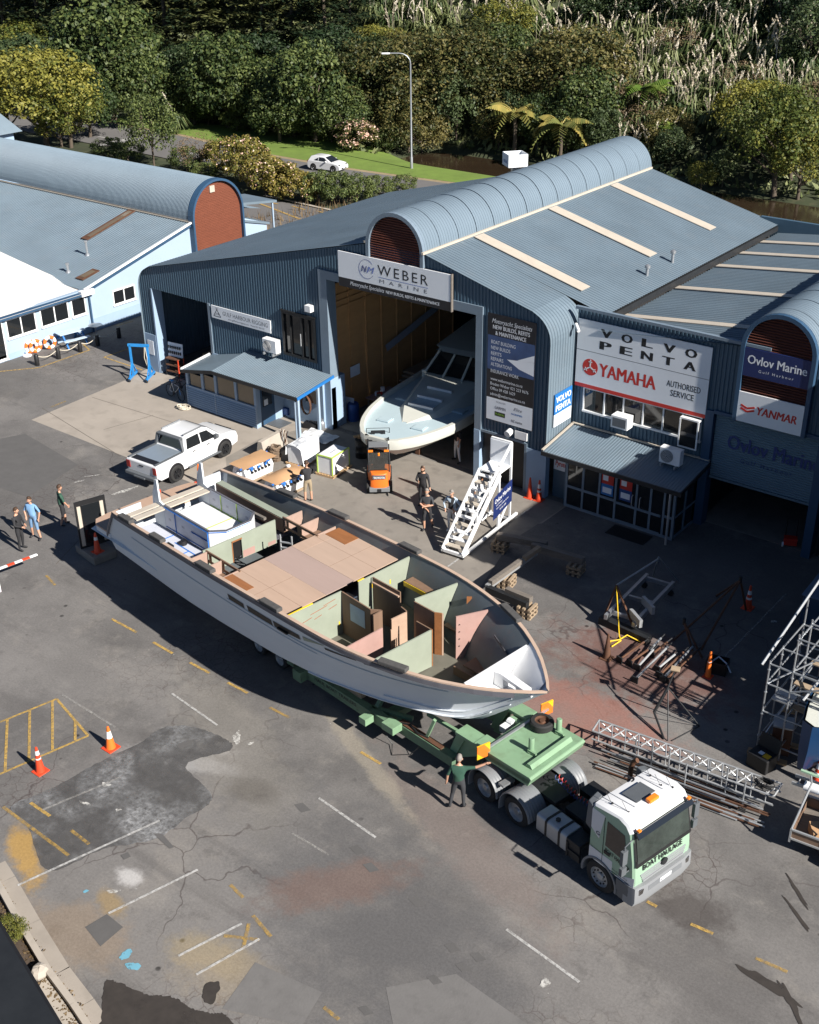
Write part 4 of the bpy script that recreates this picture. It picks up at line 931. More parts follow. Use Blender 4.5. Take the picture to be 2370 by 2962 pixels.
WB(mb, 'sheet_roof', K['pale_wall'], blk)
mb = MB(); r_ = random.Random(3)
for x, y, rx, ry in ((20,1895,.16,.07),(150,1985,.18,.08),(95,2120,.3,.12),(-60,1990,.2,.1)):
    c0_ = at(*s7b(x,y), h0); mb.add([(c0_.x+rx*math.cos(a)*(1+.2*math.sin(3*a+x)), c0_.y+ry*1.6*math.sin(a), h0-.012) for a in [math.pi*2*i/22 for i in range(22)]], [tuple(range(22))])
WB(mb, 'standing_water', K['ink'], blk)
mb = MB()
for k in range(1,5): q = Vector((a.x,a.y,0))+nn_*(.9*k); e_ = Vector((b.x,b.y,0))+nn_*(.9*k); mb.bar((q.x,q.y,h0-.015),(e_.x,e_.y,h0-.015),.03,.012)
WB(mb, 'felt_joint', K['grey_plastic'], blk)
# ---------------------------------------------------------------- the unfinished motor yacht on the trailer
BO = Vector((-32.2103, 26.1351, 0)); BR = R(-7.847)
def interp(tab, u):
    if u <= tab[0][0]: return tab[0][1]
    for (a, x), (b, y) in zip(tab, tab[1:]):
        if u <= b: return x+(y-x)*(u-a)/(b-a)
    return tab[-1][1]
def smoothtab(tab): 
    return lambda u: (interp(tab, u-.35)+2*interp(tab, u)+interp(tab, u+.35))/4 if tab[0][0]+.4 < u < tab[-1][0]-.4 else interp(tab, u)
hb = smoothtab([(-1.1,2.42),(0,2.54),(2,2.64),(4,2.73),(6,2.80),(7,2.82),(10,2.82),(12,2.79),(13,2.70),(14,2.53),(15,2.29),(16,1.93),(17,1.38),(17.6,.96),(18.2,.42),(18.55,.03)])
def zs(u):
    w_ = max(0, u)/18.5; z = 2.90*(1-w_)*(1-2*w_)+3.313*4*w_*(1-w_)+3.326*w_*(2*w_-1)
    return z if u > -.3 else z-1.18*min(1, (-.3-u)/.78)
hc = smoothtab([(-1.1,2.15),(4,2.28),(9,2.24),(11,2.14),(12.6,1.84),(13.7,1.56),(14.6,1.22),(15.3,.88),(16,.48),(16.83,.18),(17.5,.09),(18.55,.02)])
zc = smoothtab([(-1.1,.86),(3,.78),(6,.80),(9,.92),(11,1.06),(12.6,1.15),(14.6,1.22),(15.3,1.18),(16,1.28),(16.83,1.90),(17.5,2.42),(18.1,3.0),(18.55,3.30)])
zk = smoothtab([(-1.1,.50),(9,.46),(13,.52),(15,.62),(15.6,.72),(16,.90),(16.83,1.68),(17.48,2.27),(18.06,2.87),(18.55,3.27)])
def section(u, ins=0.):
    b, z1, c, z2, k = hb(u)-ins, zs(u), max(.005, hc(u)-ins), zc(u)+ins, zk(u)+ins*1.2
    fl = 1+.9*ss((u-10)/6); pts = []
    for i in range(9):
        t = i/8; y = c+(b-c)*(1-t)**fl; pts.append((max(.004, y), z1+(z2-z1)*t))
    pts.append((max(.004, c-.09*(1-ss((u-15)/3))), z2-.015))
    for i in range(1, 4): t = i/4; pts.append((max(.004, (c-.09*(1-ss((u-15)/3)))*(1-t)), z2-.015+(k-z2+.015)*t))
    pts.append((0., k)); return pts
def hull_y(u, z):
    s_ = section(u)
    for (ya, za), (yb, zb) in zip(s_, s_[1:]):
        if za >= z >= zb: return ya+(yb-ya)*(za-z)/max(1e-6, za-zb)
    return s_[0][0]
US = [-1.08,-.9,-.7,-.5,-.3]+[-.1+.45*i for i in range(41)]+[18.25, 18.4, 18.55]
boat = T('motor_yacht', 'big grey primed motor yacht hull without cabin, open to show plywood deck and bulkheads', 'boat', (-31.263, 25.366, .695), BR); boat.scale = (.9706,)*3
def bp(mb, name, m, **k): return mb.build(name, K[m] if isinstance(m, str) else [K[q] for q in m], boat, **k)
mb = MB(); rings = []
for u in US:
    s_ = section(u); rings.append([(u, -y, z) for y, z in s_]+[(u, y, z) for y, z in s_[-2::-1]])
mb.loft(rings, closed=False); mb.add(rings[0], [tuple(range(len(rings[0])))])
bp(mb, 'hull', 'hull_primer', smooth=32)
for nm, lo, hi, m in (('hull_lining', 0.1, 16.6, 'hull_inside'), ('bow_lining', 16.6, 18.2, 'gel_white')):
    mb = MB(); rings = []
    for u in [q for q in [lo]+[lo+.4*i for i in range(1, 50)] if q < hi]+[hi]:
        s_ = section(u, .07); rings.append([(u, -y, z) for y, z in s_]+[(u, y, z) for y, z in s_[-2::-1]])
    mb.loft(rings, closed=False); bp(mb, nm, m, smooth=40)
mb = MB(); rings = []
for u in US: b, z = hb(u), zs(u); wi = min(.10, b*.6); rings.append([(u,-b-.022,z-.03),(u,-b-.022,z+.02),(u,-b+wi,z+.02),(u,-b+wi,z-.03)])
mb.loft(rings); rings = [[(u,-v,z) for u,v,z in r] for r in rings]; mb.loft(rings); mk('cap_ply', (.46,.34,.26), .65, var=.1, vs=1.5, dirt=.2, dirtc=(.3,.2,.15)); bp(mb, 'gunwale_cap', 'cap_ply')
mb = MB(); rings = [[(u,-hb(u)-.032,zs(u)-.20),(u,-hb(u)-.035,zs(u)-.05),(u,-hb(u)-.002,zs(u)-.05),(u,-hb(u)-.0,zs(u)-.21)] for u in US[:-3]]
mk('rub_grey', (.10,.10,.115), .6, var=.1); mb.loft(rings); mb.loft([[(u,-v,z) for u,v,z in r] for r in rings]); bp(mb, 'sheer_strake', 'rub_grey')
for sgn in (-1, 1):                                                      # spray rails low on the bow
    for lift, u0, u1 in ((.0,10.5,17.3), (.22,13.5,17.4), (-.2,13.5,16.6)):
        mb = MB(); r2 = []
        for i in range(25):
            u = u0+(u1-u0)*i/24; z = zc(u)+lift; y = hull_y(u, z) if lift >= 0 else hull_y(u, zc(u))*.75
            if lift < 0: z = zc(u)+(zk(u)-zc(u))*.28
            r2.append([(u,sgn*(y-.03),z+.03),(u,sgn*(y+.055),z+.005),(u,sgn*(y+.05),z-.02),(u,sgn*(y-.05),z-.03)])
        mb.loft(r2, caps=True); bp(mb, 'spray_rail', 'hull_primer')
def on_hull(name, m, pts, off=.016):
    "a patch following the near topside: list of (u, ztop, zbottom)"
    mb = MB()
    mb.loft([[(u,-hull_y(u,z0+(z1-z0)*k/3)-off,z0+(z1-z0)*k/3) for k in range(4)] for u, z0, z1 in pts], closed=False); return bp(mb, name, m)
for u0, u1, a0, a1, b0, b1 in ((7.06,7.9,2.68,2.66,2.44,2.44), (8.1,9.36,2.70,2.70,2.44,2.44), (9.45,10.72,2.72,2.76,2.46,2.55)):
    on_hull('hull_window', 'black', [(u0+(u1-u0)*i/6, a0+(a1-a0)*i/6, b0+(b1-b0)*i/6) for i in range(7)])
on_hull('hull_window', 'glass_green', [(10.9+i*.2, 2.80+i*.022, 2.62+i*.055) for i in range(6)])
for u0, u1, a0, a1 in ((11.85,13.1,2.80,2.88), (13.36,14.5,2.90,2.97), (14.5,15.5,2.97,3.02)): on_hull('hull_window', 'black', [(u0+(u1-u0)*i/6, a0+(a1-a0)*i/6, a0+(a1-a0)*i/6-.10*(1-.5*i/6)) for i in range(7)])
mk('primer_blue', (.25,.36,.48), .5, var=.2, vs=3)
on_hull('waterline_mask', 'primer_blue', [(.8+i*.5, 2.25, 2.215) for i in range(22)], .014)
on_hull('window_mask', 'primer_blue', [(6.9+i*.42, 2.43, 2.38) for i in range(22)], .0145)
# deck and bulkheads
def inner_z(u, v):
    "height of the hull's inner skin at a plan point"
    sec = section(u, .085)[::-1]; v = abs(v)
    for (ya, za), (yb, zb) in zip(sec, sec[1:]):
        if ya <= v <= yb and yb > ya: return za+(zb-za)*(v-ya)/(yb-ya)
    return 9 if v > sec[-1][0] else sec[0][1]
def slab_(mb, a, b, z0, z1, t=.04, m=0):
    "upright panel between plan points a and b, trimmed to the inside of the hull"
    a = Vector((*a,0)); b = Vector((*b,0)); d = (b-a).normalized(); n = Vector((-d.y, d.x, 0))*t/2
    za, zb_ = (z1 if isinstance(z1, tuple) else (z1, z1)); z0a, z0b = (z0 if isinstance(z0, tuple) else (z0, z0))
    N = max(2, int((b-a).length/.08)); top = []; bot = []
    for i in range(N+1):
        p = a.lerp(b, i/N); zt_ = za+(zb_-za)*i/N; zb0 = max(z0a+(z0b-z0a)*i/N, inner_z(p.x, p.y)+.01)
        if zb0 < zt_-.01: top.append((p, zt_)); bot.append(zb0)
    rg = [[(p.x-n.x,p.y-n.y,z),(p.x+n.x,p.y+n.y,z),(p.x+n.x,p.y+n.y,q),(p.x-n.x,p.y-n.y,q)] for (p, z), q in zip(top, bot)]
    if len(rg) > 1: mb.loft(rg, m, caps=True)
def floor_(mb, u0, u1, z, vmax=9, m=0):
    rg = []
    for i in range(31):
        u = u0+(u1-u0)*i/30; y = min(vmax, max(.02, hull_y(u, z)-.09)); rg.append([(u,-y,z),(u,y,z),(u,y,z+.03),(u,-y,z+.03)])
    mb.loft(rg, m, caps=True)
FZ = 2.86
mk('ply_a', (.42,.30,.225), .65, var=.07, vs=.8, streak=(.6,4,4), dirt=.08, dirtc=(.32,.21,.15)); mk('ply_b', (.41,.30,.23), .65, var=.06, vs=.8, streak=(.6,4,4)); mk('ply_c', (.35,.26,.225), .65, var=.06, vs=.8, streak=(.6,4,4))
mb = MB(); g = .006
mb.box(6.35,9.66,-2.66,-.62,FZ-.03,FZ,0); mb.box(6.35,6.9-g,.62,2.0,FZ-.03,FZ,0); mb.box(6.9+g,9.66,.62,2.70,FZ-.03,FZ,1); mb.box(6.35,9.66,-.62+g,.62-g,FZ-.03,FZ-.002,2)
bp(mb, 'saloon_deck', ('ply_a','ply_b','ply_c'))
mk('seam', (.24,.16,.11), .8)
for x, y0, y1 in ((8.0,-2.6,-.65), (8.35,.65,2.65)):
    mb = MB(); mb.box(x,x+.012,y0,y1,FZ,FZ+.002); bp(mb, 'deck_seam', 'seam')
for y in (-1.65, 1.65):
    mb = MB(); mb.box(6.4,9.6,y,y+.012,FZ,FZ+.002); bp(mb, 'deck_seam', 'seam')
for y0, y1 in ((-2.68,-2.0), (2.0,2.70)):
    mb = MB(); mb.box(6.42 if y0<0 else 6.55,7.62,y0,y1,FZ+.001,FZ+.012); bp(mb, 'stained_panel', 'ply_stained')
mb = MB(); mb.box(9.66,10.15,-2.7,2.7,FZ-.35,FZ-.30); bp(mb, 'deck_step', 'black')
mb = MB(); slab_(mb, (10.2,-2.72), (10.2,-.42), 1.3, (3.22,3.16)); bp(mb, 'forward_bulkhead', 'glass_green'); mb = MB(); slab_(mb, (10.2,.32), (10.2,2.74), 1.3, 3.18); bp(mb, 'forward_bulkhead', 'glass_green')
mb = MB(); slab_(mb, (10.17,-2.6), (10.17,-1.6), 3.19, 3.22, .05); slab_(mb, (10.17,.32), (10.17,.6), 3.17, 3.2, .05); bp(mb, 'yellow_edge', 'strap_yellow')
for k, (v, z, w_) in enumerate(((-1.2,2.95,.5),(-1.75,2.86,.7),(-1.0,2.72,.35),(-1.6,2.62,.3),(-2.1,2.7,.4))):
    mb = MB(); mb.bar((10.226,v,z),(10.226,v+w_,z+.04),.004,.022); bp(mb, 'marker_line', 'ply_red')
for v, z in ((-2.2,2.2),(-.6,1.9),(.9,2.7),(1.7,2.5)):
    mb = MB(); mb.box(10.222,10.228,v,v+.05,z,z+.16); bp(mb, 'yellow_tag', 'strap_yellow')
for k in range(4):
    mb = MB(); mb.lathe([(.02,-.004),(.02,.004)], (13.97,1.20,2.05+.27*k), 8, 0, 'x'); bp(mb, 'bolt_hole', 'ink')
mk('yard_navy', (.03,.045,.07), .7); mb = MB(); slab_(mb, (10.12,-.42), (10.12,.32), 1.6, 2.6, .03); bp(mb, 'companionway_panel', 'yard_navy')
mk('floor_grey', (.13,.125,.10), .7, var=.2, vs=1); mb = MB(); floor_(mb, 10.2, 15.6, 1.53); bp(mb, 'cabin_sole', 'floor_grey'); mb = MB(); floor_(mb, 15.6, 16.56, 1.9); bp(mb, 'cabin_sole', 'floor_grey')
def panel(m, a, b, z0, z1, t=.045, name='partition'):
    mb = MB(); slab_(mb, a, b, z0, z1, t); return bp(mb, name, m)
panel('ply_brown', (10.25,-.42), (11.62,-.42), 1.56, (3.16,3.1)); panel('ply_brown', (11.62,-.42), (11.9,-.2), 1.56, 3.1); panel('ply_brown', (11.9,-.2), (11.92,-.6), 1.56, 3.1)
mb = MB(); mb.box(10.65,11.35,-.452,-.446,2.25,2.9); bp(mb, 'instruction_sheet', 'cloth_lightblue')
panel('ply_brown', (10.3,.88), (11.62,.88), 1.56, 3.17); panel('plywood', (10.35,.83), (11.6,.83), 2.98, 3.03, .08, 'trim_board')
panel('plywood', (12.02,.08), (12.06,.72), 1.56, 2.68); panel('ply_brown', (12.06,.72), (11.75,.78), 1.56, 2.72); panel('plywood', (12.02,.06), (12.06,.06), 1.56, 2.3, .07, 'trim_board')
panel('glass_green', (12.3,.86), (12.62,2.68), 1.56, 3.22, .045, 'bulkhead'); panel('ply_brown', (12.3,.84), (13.22,.84), 1.56, 3.14); panel('ply_stained', (13.22,.84), (13.42,.96), 1.56, 3.14, .05); panel('plywood', (13.42,.96), (13.45,1.0), 1.56, 3.12, .06)
panel('glass_green', (13.72,-2.45), (13.62,.28), (1.9,1.56), (3.12,2.94), .045, 'bulkhead'); panel('ply_stained', (13.60,.30), (13.60,.34), 1.56, 2.93, .07, 'trim_board'); panel('ply_brown', (12.85,.40), (13.55,.40), 1.56, 2.85)
panel('ply_blush', (12.48,-2.62), (12.36,-.62), (1.9,1.56), (2.95,2.85), .04, 'bulkhead')
panel('ply_blush', (13.88,1.12), (14.42,2.34), 1.56, 3.16, .04, 'bulkhead'); panel('ply_stained', (13.3,2.22), (13.72,2.62), 2.2, 3.14, .03)
mb = MB(); mb.box(10.5,11.9,2.1,2.62,2.52,2.56,0); mb.box(10.5,11.9,2.08,2.12,2.4,2.56,1); bp(mb, 'shelf', ('ply_brown','strap_yellow'))
mb = MB(); mb.box(12.7,14.2,1.75,2.45,1.95,2.0); bp(mb, 'berth_board', 'ply_brown'); mb = MB(); mb.box(14.6,16.3,.7,1.35,1.85,1.9); bp(mb, 'berth_board', 'ply_brown')
mb = MB(); mb.bar((14.4,.5,1.7), (16.0,.5,1.75), .05, .3); bp(mb, 'berth_front', 'ply_brown')
for u, v in ((15.1,1.0), (15.35,1.72)):                                  # window frames on the far side
    mb = MB(); slab_(mb, (u,hull_y(u,2.75)-.10), (u+.85,hull_y(u+.85,2.75)-.10), 2.5, 2.85, .02); bp(mb, 'window_frame', 'rub_grey')
mb = MB(); b1 = hb(16.6)-.09; slab_(mb, (16.59,-b1), (16.59,b1), 1.8, 3.30, .05); bp(mb, 'bow_bulkhead', 'gel_white')
mb = MB(); floor_(mb, 16.62, 17.7, 2.62); mb.prism([(16.62,2.65),(16.62,3.10),(16.9,3.14),(18.05,3.0),(18.05,2.9),(16.98,3.0),(16.98,2.65)], 'y', -.13, .13); bp(mb, 'anchor_channel', 'gel_white', bevel=.02)
# cockpit module
panel('gel_board', (.9,-1.0), (3.7,-1.0), 2.12, 3.05, .05, 'cockpit_side'); panel('gel_board', (.9,1.0), (3.7,1.0), 2.12, 3.05, .05, 'cockpit_side')
panel('gel_white', (3.7,-1.0), (4.1,-.52), 2.12, 3.05, .05, 'cockpit_front'); panel('gel_white', (4.1,-.52), (4.1,.52), 2.12, 3.05, .05, 'cockpit_front'); panel('gel_white', (4.1,.52), (3.7,1.0), 2.12, 3.05, .05, 'cockpit_front')
for sg in (-1, 1):
    mb = MB(); mb.prism([(.9,2.1),(.9,3.06),(.64,3.14),(.60,4.0),(.48,3.98),(.22,3.3),(.16,2.6),(.22,2.1)], 'y', sg*1.0-.035, sg*1.0+.035); bp(mb, 'cockpit_wing', 'hull_primer')
for v in (-1.0,1.0):
    mb = MB(); mb.box(.9,3.7,v-.04,v+.04,3.05,3.075); bp(mb, 'coaming', 'rub_grey')
mb = MB(); mb.bar((3.7,-1.02,3.06), (4.12,-.52,3.06), .08,.03); mb.bar((4.12,-.52,3.062), (4.12,.52,3.062), .08,.03); mb.bar((4.12,.52,3.06), (3.7,1.02,3.06), .08,.03); bp(mb, 'coaming', 'rub_grey')
mb = MB(); mb.box(.5,4.05,-.97,.97,2.30,2.34); bp(mb, 'cockpit_sole', 'gel_white')
mb = MB(); mb.box(.1,4.45,-2.38,-1.05,2.02,2.06); bp(mb, 'side_deck', 'gel_board'); mb = MB(); mb.box(.1,4.45,1.05,2.38,2.02,2.06); bp(mb, 'side_deck', 'rub_grey'); mb = MB(); mb.box(.1,4.45,-1.05,1.05,2.0,2.04); bp(mb, 'side_deck', 'gel_board')
def tape(m, *segs):
    for p, q in segs:
        mb = MB(); mb.bar(p, q, .045, .012, up=(0,1,0) if abs(p[1]-q[1]) < .01 and False else (0,0,1)); bp(mb, 'masking_tape', m)
tape('tape_blue', ((1.6,-1.035,2.15),(1.6,-1.035,3.03)), ((3.66,-1.035,2.15),(3.66,-1.035,3.03)), ((.95,-1.04,3.0),(3.68,-1.04,3.0)), ((2.6,-1.04,2.62),(3.65,-1.04,2.62)), ((3.72,-1.03,3.0),(4.14,-.53,3.0)), ((4.135,-.5,3.0),(4.135,.5,3.0)), ((2.0,-1.4,2.07),(3.9,-1.4,2.07)), ((1.5,-2.2,2.07),(1.5,-1.1,2.07)), ((2.9,-2.3,2.07),(2.9,-1.4,2.07)), ((1.0,-1.8,2.07),(1.9,-1.8,2.07)), ((.95,-1.035,2.2),(3.6,-1.035,2.2)))
tape('tape_green', ((1.7,.965,2.36),(1.7,.965,3.03)), ((.95,.965,2.36),(3.65,.965,2.36)), ((2.4,-.95,2.35),(2.4,.95,2.35)), ((2.7,.965,2.36),(2.7,.965,3.03)))
mk('print_grey', (.25,.26,.30), .6)
for x in (1.15, 2.0, 2.6, 3.2):                                          # protective film print
    for dz in (0, .05): 
        mb = MB(); mb.box(x,x+.16,-1.029,-1.027,2.55+dz,2.57+dz); bp(mb, 'film_print', 'print_grey'); mb = MB(); mb.box(x,x+.16,.973,.9745,2.65+dz,2.67+dz); bp(mb, 'film_print', 'print_grey')
mb = MB(); mb.box(1.9,2.25,-1.9,-1.6,2.06,2.14); mb.lathe([(.16,0),(.16,.1),(.1,.14)], (2.3,-1.25,2.06), 14); bp(mb, 'deck_hatch', 'black')
# planks across the stern and swim platform
for u, z in ((.35,2.93), (.75,2.93)):
    mb = MB(); mb.box(u,u+.28,-2.3,1.1,z,z+.05); bp(mb, 'cross_plank', 'cream_sheet')
mb = MB(); c = [(-.95,-2.42),(-.95,2.42),(-1.9,2.42),(-2.25,2.2),(-2.35,1.6),(-2.38,0),(-2.35,-1.6),(-2.25,-2.2),(-1.9,-2.42)]; mb.prism(c, 'z', 1.68, 1.74); bp(mb, 'swim_platform', 'plywood')
mb = MB(); mb.prism([(p[0]+.03,p[1]) for p in c], 'z', 1.50, 1.679); bp(mb, 'platform_edge', 'hull_primer')
for sg in (-1, 1):                                                       # spray fin running forward from the platform
    mb = MB(); mb.loft([[(u,sg*(hull_y(max(u,-1.05),1.42)-.05),1.50-.03*(u+2)),(u,sg*(max(hull_y(max(u,-1.05),1.42), 2.3)+.16*(1-(u+2.2)/4.3)),1.44-.03*(u+2)),(u,sg*(hull_y(max(u,-1.05),1.42)-.05),1.26)] for u in [-2.2+.43*i for i in range(11)]], caps=True); bp(mb, 'spray_fin', 'hull_primer')
for v0, v1 in ((-2.45,-1.3), (1.3,2.45)):
    mb = MB(); slab_(mb, (-.28,v0), (-.28,v1), 1.7, 2.86, .06); bp(mb, 'transom', 'hull_primer')
# aft bulkhead with open doorway, carlins and the long box on the far side
mb = MB(); U = 4.5
for a, b, z0, z1 in ((-1.85,-.62,1.95,2.92), (-.62,-.2,2.75,2.92), (-.2,1.35,1.95,2.92)): slab_(mb, (U,a), (U,b), z0, z1, .045)
bp(mb, 'aft_bulkhead', 'glass_green')
mb = MB(); slab_(mb, (U-.06,-.66), (U-.06,-.16), 1.95, 2.78, .02); bp(mb, 'doorway_shade', 'black')  # black sheet standing in for the dark of the open doorway
for a, b, z0, z1 in ((-.18,.35,1.97,2.25), (.95,1.3,1.97,2.12), (-1.8,-1.4,1.97,2.2)):
    mb = MB(); slab_(mb, (U+.026,a), (U+.026,b), z0, z1, .004); bp(mb, 'filler_patch', 'ply_blush')
mb = MB(); slab_(mb, (U+.028,-.64), (U+.028,-.6), 1.95, 2.8, .01); slab_(mb, (U+.028,-.64), (U+.028,-.18), 2.74, 2.8, .01); bp(mb, 'door_edge', 'ply_stained')
mb = MB(); floor_(mb, 4.55, 10.15, 1.6); bp(mb, 'engine_room_sole', 'black')
for sg in (-1, 1):
    mb = MB(); v = sg*1.72
    mb.bar((4.5,v,2.86), (6.5,v,2.86), .05, .1); mb.bar((4.5,v,2.5), (6.5,v,2.5), .05, .08); bp(mb, 'side_frame', 'ply_brown')
    for u in (4.7,5.35,5.45,6.35):
        mb = MB(); mb.box(u,u+.1,v-.024,v+.024,2.54,2.81); bp(mb, 'side_frame', 'ply_brown')
    for u in (4.6,5.45,6.4):
        mb = MB(); slab_(mb, (u,v), (u,sg*2.62), 2.35, 2.88, .04); bp(mb, 'web_frame', 'plywood_pink')
    mb = MB(); mb.box(5.5,6.4,min(v,sg*2.6),max(v,sg*2.6),2.38,2.41); bp(mb, 'shelf', 'ply_brown')
mb = MB(); mb.box(.3,4.5,1.75,2.05,2.75,2.79); bp(mb, 'deck_beam_top', 'glass_green'); mb = MB(); mb.box(.3,4.5,1.73,2.07,2.2,2.75); bp(mb, 'deck_beam', 'ply_brown')
mb = MB(); mb.bar((2.4,1.3,2.7),(3.9,1.35,2.72),.12,.1); bp(mb, 'extrusion', 'grey_timber')
mb = MB(); slab_(mb, (5.9,-.05),(6.25,.05),1.64,1.66); 
for k in range(4): mb.bar((5.55,.75,2.0+.22*k),(5.95,.95,2.0+.22*k),.06,.04)
mb.bar((5.55,.75,1.7),(5.55,.75,2.95),.05); mb.bar((5.95,.95,1.7),(5.95,.95,2.95),.05); bp(mb, 'boarding_ladder', 'alloy')
for sg, lst in ((-1, ((.32,1.16),(2.56,3.35),(5.54,6.47),(9.1,10.02),(14.21,15.14))), (1, ((3.1,4.07),(5.95,6.9),(9.67,10.57),(14.76,15.73)))):
    for a, b in lst:
        mb = MB(); pa = Vector((a, sg*(hb(a)-.03), zs(a)+.09)); pb = Vector((b, sg*(hb(b)-.03), zs(b)+.09)); mb.bar(pa, pb, .24, .14); bp(mb, 'gunwale_pad', 'carpet_pad', bevel=.03)
# ---------------------------------------------------------------- trailer (boat frame)
tr = T('boat_trailer', 'pale green low loader boat trailer with gooseneck deck under the yacht', 'trailer', BO, BR)
def tp(mb, name, m, **k): return mb.build(name, K[m] if isinstance(m, str) else [K[q] for q in m], tr, **k)
DV0, DV1 = -1.52, .87
mb = MB(); mb.box(17.45,19.25,DV0,DV1,1.46,1.55); mb.box(17.45,19.25,DV0,DV0+.08,1.3,1.5); mb.box(17.45,19.25,DV1-.08,DV1,1.3,1.5); tp(mb, 'deck', 'trailer_green', bevel=.012)
mb = MB(); mb.prism([(19.25,1.55),(19.32,1.5),(19.2,1.22),(17.6,1.25),(17.6,1.46),(19.25,1.46)], 'y', DV0, DV1); tp(mb, 'deck_apron', 'trailer_green', bevel=.012)
mb = MB(); mb.prism([(18.82,1.56),(18.9,1.68),(19.02,1.68),(19.1,1.56)], 'y', DV0+.3, DV1-.3); tp(mb, 'front_bar', 'trailer_green', bevel=.01)
for v in (-.48, .74):
    mb = MB(); mb.lathe([(.13,0),(.13,.03),(.085,.04),(.085,.46),(.07,.48)], (18.55,v-.15,1.56), 16); mb.box(18.5,18.8,v-.26,v-.2,1.56,1.66); tp(mb, 'winch_post', 'trailer_green', smooth=40)
mb = MB(); mb.box(17.15,17.5,DV0,DV0+.55,1.45,1.58); mb.box(16.4,17.15,DV0,DV0+.5,1.44,1.56); tp(mb, 'gooseneck_arm', 'trailer_green', bevel=.012)
mb = MB(); mb.box(16.7,17.5,DV1-.5,DV1,1.45,1.57); tp(mb, 'gooseneck_arm', 'trailer_green', bevel=.012)
for v in (DV0+.04, DV0+.36, DV1-.45, DV1-.12):
    mb = MB(); mb.prism([(16.42,1.44),(16.75,1.44),(16.3,.45),(16.05,.45)], 'y', v, v+.10); tp(mb, 'gooseneck_leg', 'trailer_green')
mb = MB(); mb.prism([(16.45,1.42),(17.4,1.42),(17.3,1.1),(16.35,.5)], 'y', DV0+.12, DV0+.2); tp(mb, 'gooseneck_web', 'trailer_green')
mb = MB(); mb.prism([(17.0,1.46),(17.6,1.46),(16.6,.6),(16.35,.6)], 'y', .2, .33); mb.prism([(17.0,1.46),(17.6,1.46),(16.6,.6),(16.35,.6)], 'y', .55, .68); tp(mb, 'gooseneck_strut', 'trailer_green')
mb = MB(); mb.box(14.0,16.5,-1.75,-1.5,.42,.75,0); tp(mb, 'side_beam', ('shaded_green','rust')); mb = MB(); mb.box(14.2,16.0,-1.72,-1.53,.75,.80); tp(mb, 'rust_strip', 'rust')
mb = MB(); mb.box(14.0,16.5,.7,.95,.42,.75); tp(mb, 'side_beam', 'trailer_green')
for v0, v1 in ((-2.02,-1.76), (1.2,1.5)):
    mb = MB(); u_ = 9.9 if v0 < 0 else 6.0; mb.box(u_,14.15,v0,v1,.62,.84); mb.box(u_,14.15,v0+.02,v0+.1,.45,.62); tp(mb, 'side_rail', 'shaded_green', bevel=.01)
mb = MB(); mb.text('UHAUL BOAT TRAILERS'.replace('UHAUL','HAUL'), (10.6,-2.023,.66), (1,0,0), (0,0,1), .13, 2.0, bold=.02, lift=.003); tp(mb, 'lettering', 'ink')
mb = MB(); mb.box(13.2,13.5,-2.45,-2.1,.62,.86); tp(mb, 'outrigger', 'trailer_green', bevel=.01); mb = MB(); mb.box(9.8,10.2,-2.3,-1.9,.45,.84); tp(mb, 'outrigger', 'shaded_green', bevel=.01)
mb = MB(); mb.prism([(13.9,.86),(14.4,.86),(14.4,.6),(13.9,.6)], 'y', -2.15, -1.75); tp(mb, 'rail_end', 'trailer_green', bevel=.012)
for u in (6.5,9.0,11.5,13.4):
    mb = MB(); mb.box(u,u+.35,-1.9,1.25,.45,.70); tp(mb, 'cross_member', 'shaded_green')
for u in (6.2,8.2,11.2): 
    mb = MB(); mb.box(u,u+.5,-.9,.4,.70,1.52); tp(mb, 'keel_block', 'timber')
mb = MB(); mb.bar((15.2,-1.6,.5),(15.6,-1.55,1.55),.09); tp(mb, 'pole', 'trailer_green'); mb = MB(); mb.bar((14.7,-.95,.95),(16.5,-.9,.95),.1); tp(mb, 'brace', 'trailer_green')
mb = MB(); mb.bar((13.2,-1.7,.75),(13.3,-1.0,1.75),.16,.12); mb.bar((13.2,1.0,.75),(13.3,.3,1.7),.16,.12); mb.bar((13.1,-1.8,.78),(14.4,-1.3,.78),.14,.12); tp(mb, 'cradle_arm', 'shaded_green')
for k in range(4):
    mb = MB(); mb.box(11.2+.3*k,12.6+.2*k,-1.8+.25*k,-1.6+.25*k,.84,1.0-.03*k); tp(mb, 'dunnage', 'timber')
mb = MB(); mb.path([(14.2,-1.75,.8),(14.6,-1.6,.85),(15,-1.7,.82),(15.4,-1.62,.8)], .03, 6); mb.path([(13.9,-2.1,.5),(14.2,-2.0,.1),(14.5,-2.3,.02),(14.9,-1.9,.05),(15.2,-1.7,.5)], .015, 6); tp(mb, 'hose', 'black')
def wheel(mb, c, r, w_, axis, m_t=0, m_r=1, n=24, rr=.62):
    c = Vector(c)
    mb.lathe([(r*rr,-w_/2),(r*.9,-w_/2),(r,-w_/2*.7),(r,w_/2*.7),(r*.9,w_/2),(r*rr,w_/2)], c, n, m_t, axis, caps=False)
    mb.lathe([(r*rr+.002,-w_/2*.9),(r*rr-.02,-w_/2*.35),(r*.25,-w_/2*.45),(r*.2,-w_/2*.8),(.01,-w_/2*.8)], c, n, m_r, axis, caps=False)
    mb.lathe([(r*rr+.002,w_/2*.9),(r*rr-.02,w_/2*.35),(r*.25,w_/2*.45),(r*.2,w_/2*.8),(.01,w_/2*.8)], c, n, m_r, axis, caps=False)
for u in (7.4, 8.55):
    for v in (-1.75, 1.1):
        mb = MB(); wheel(mb, (u,v,.36), .36, .26, 'y'); tp(mb, 'wheel', ('tyre','alloy'), smooth=40)
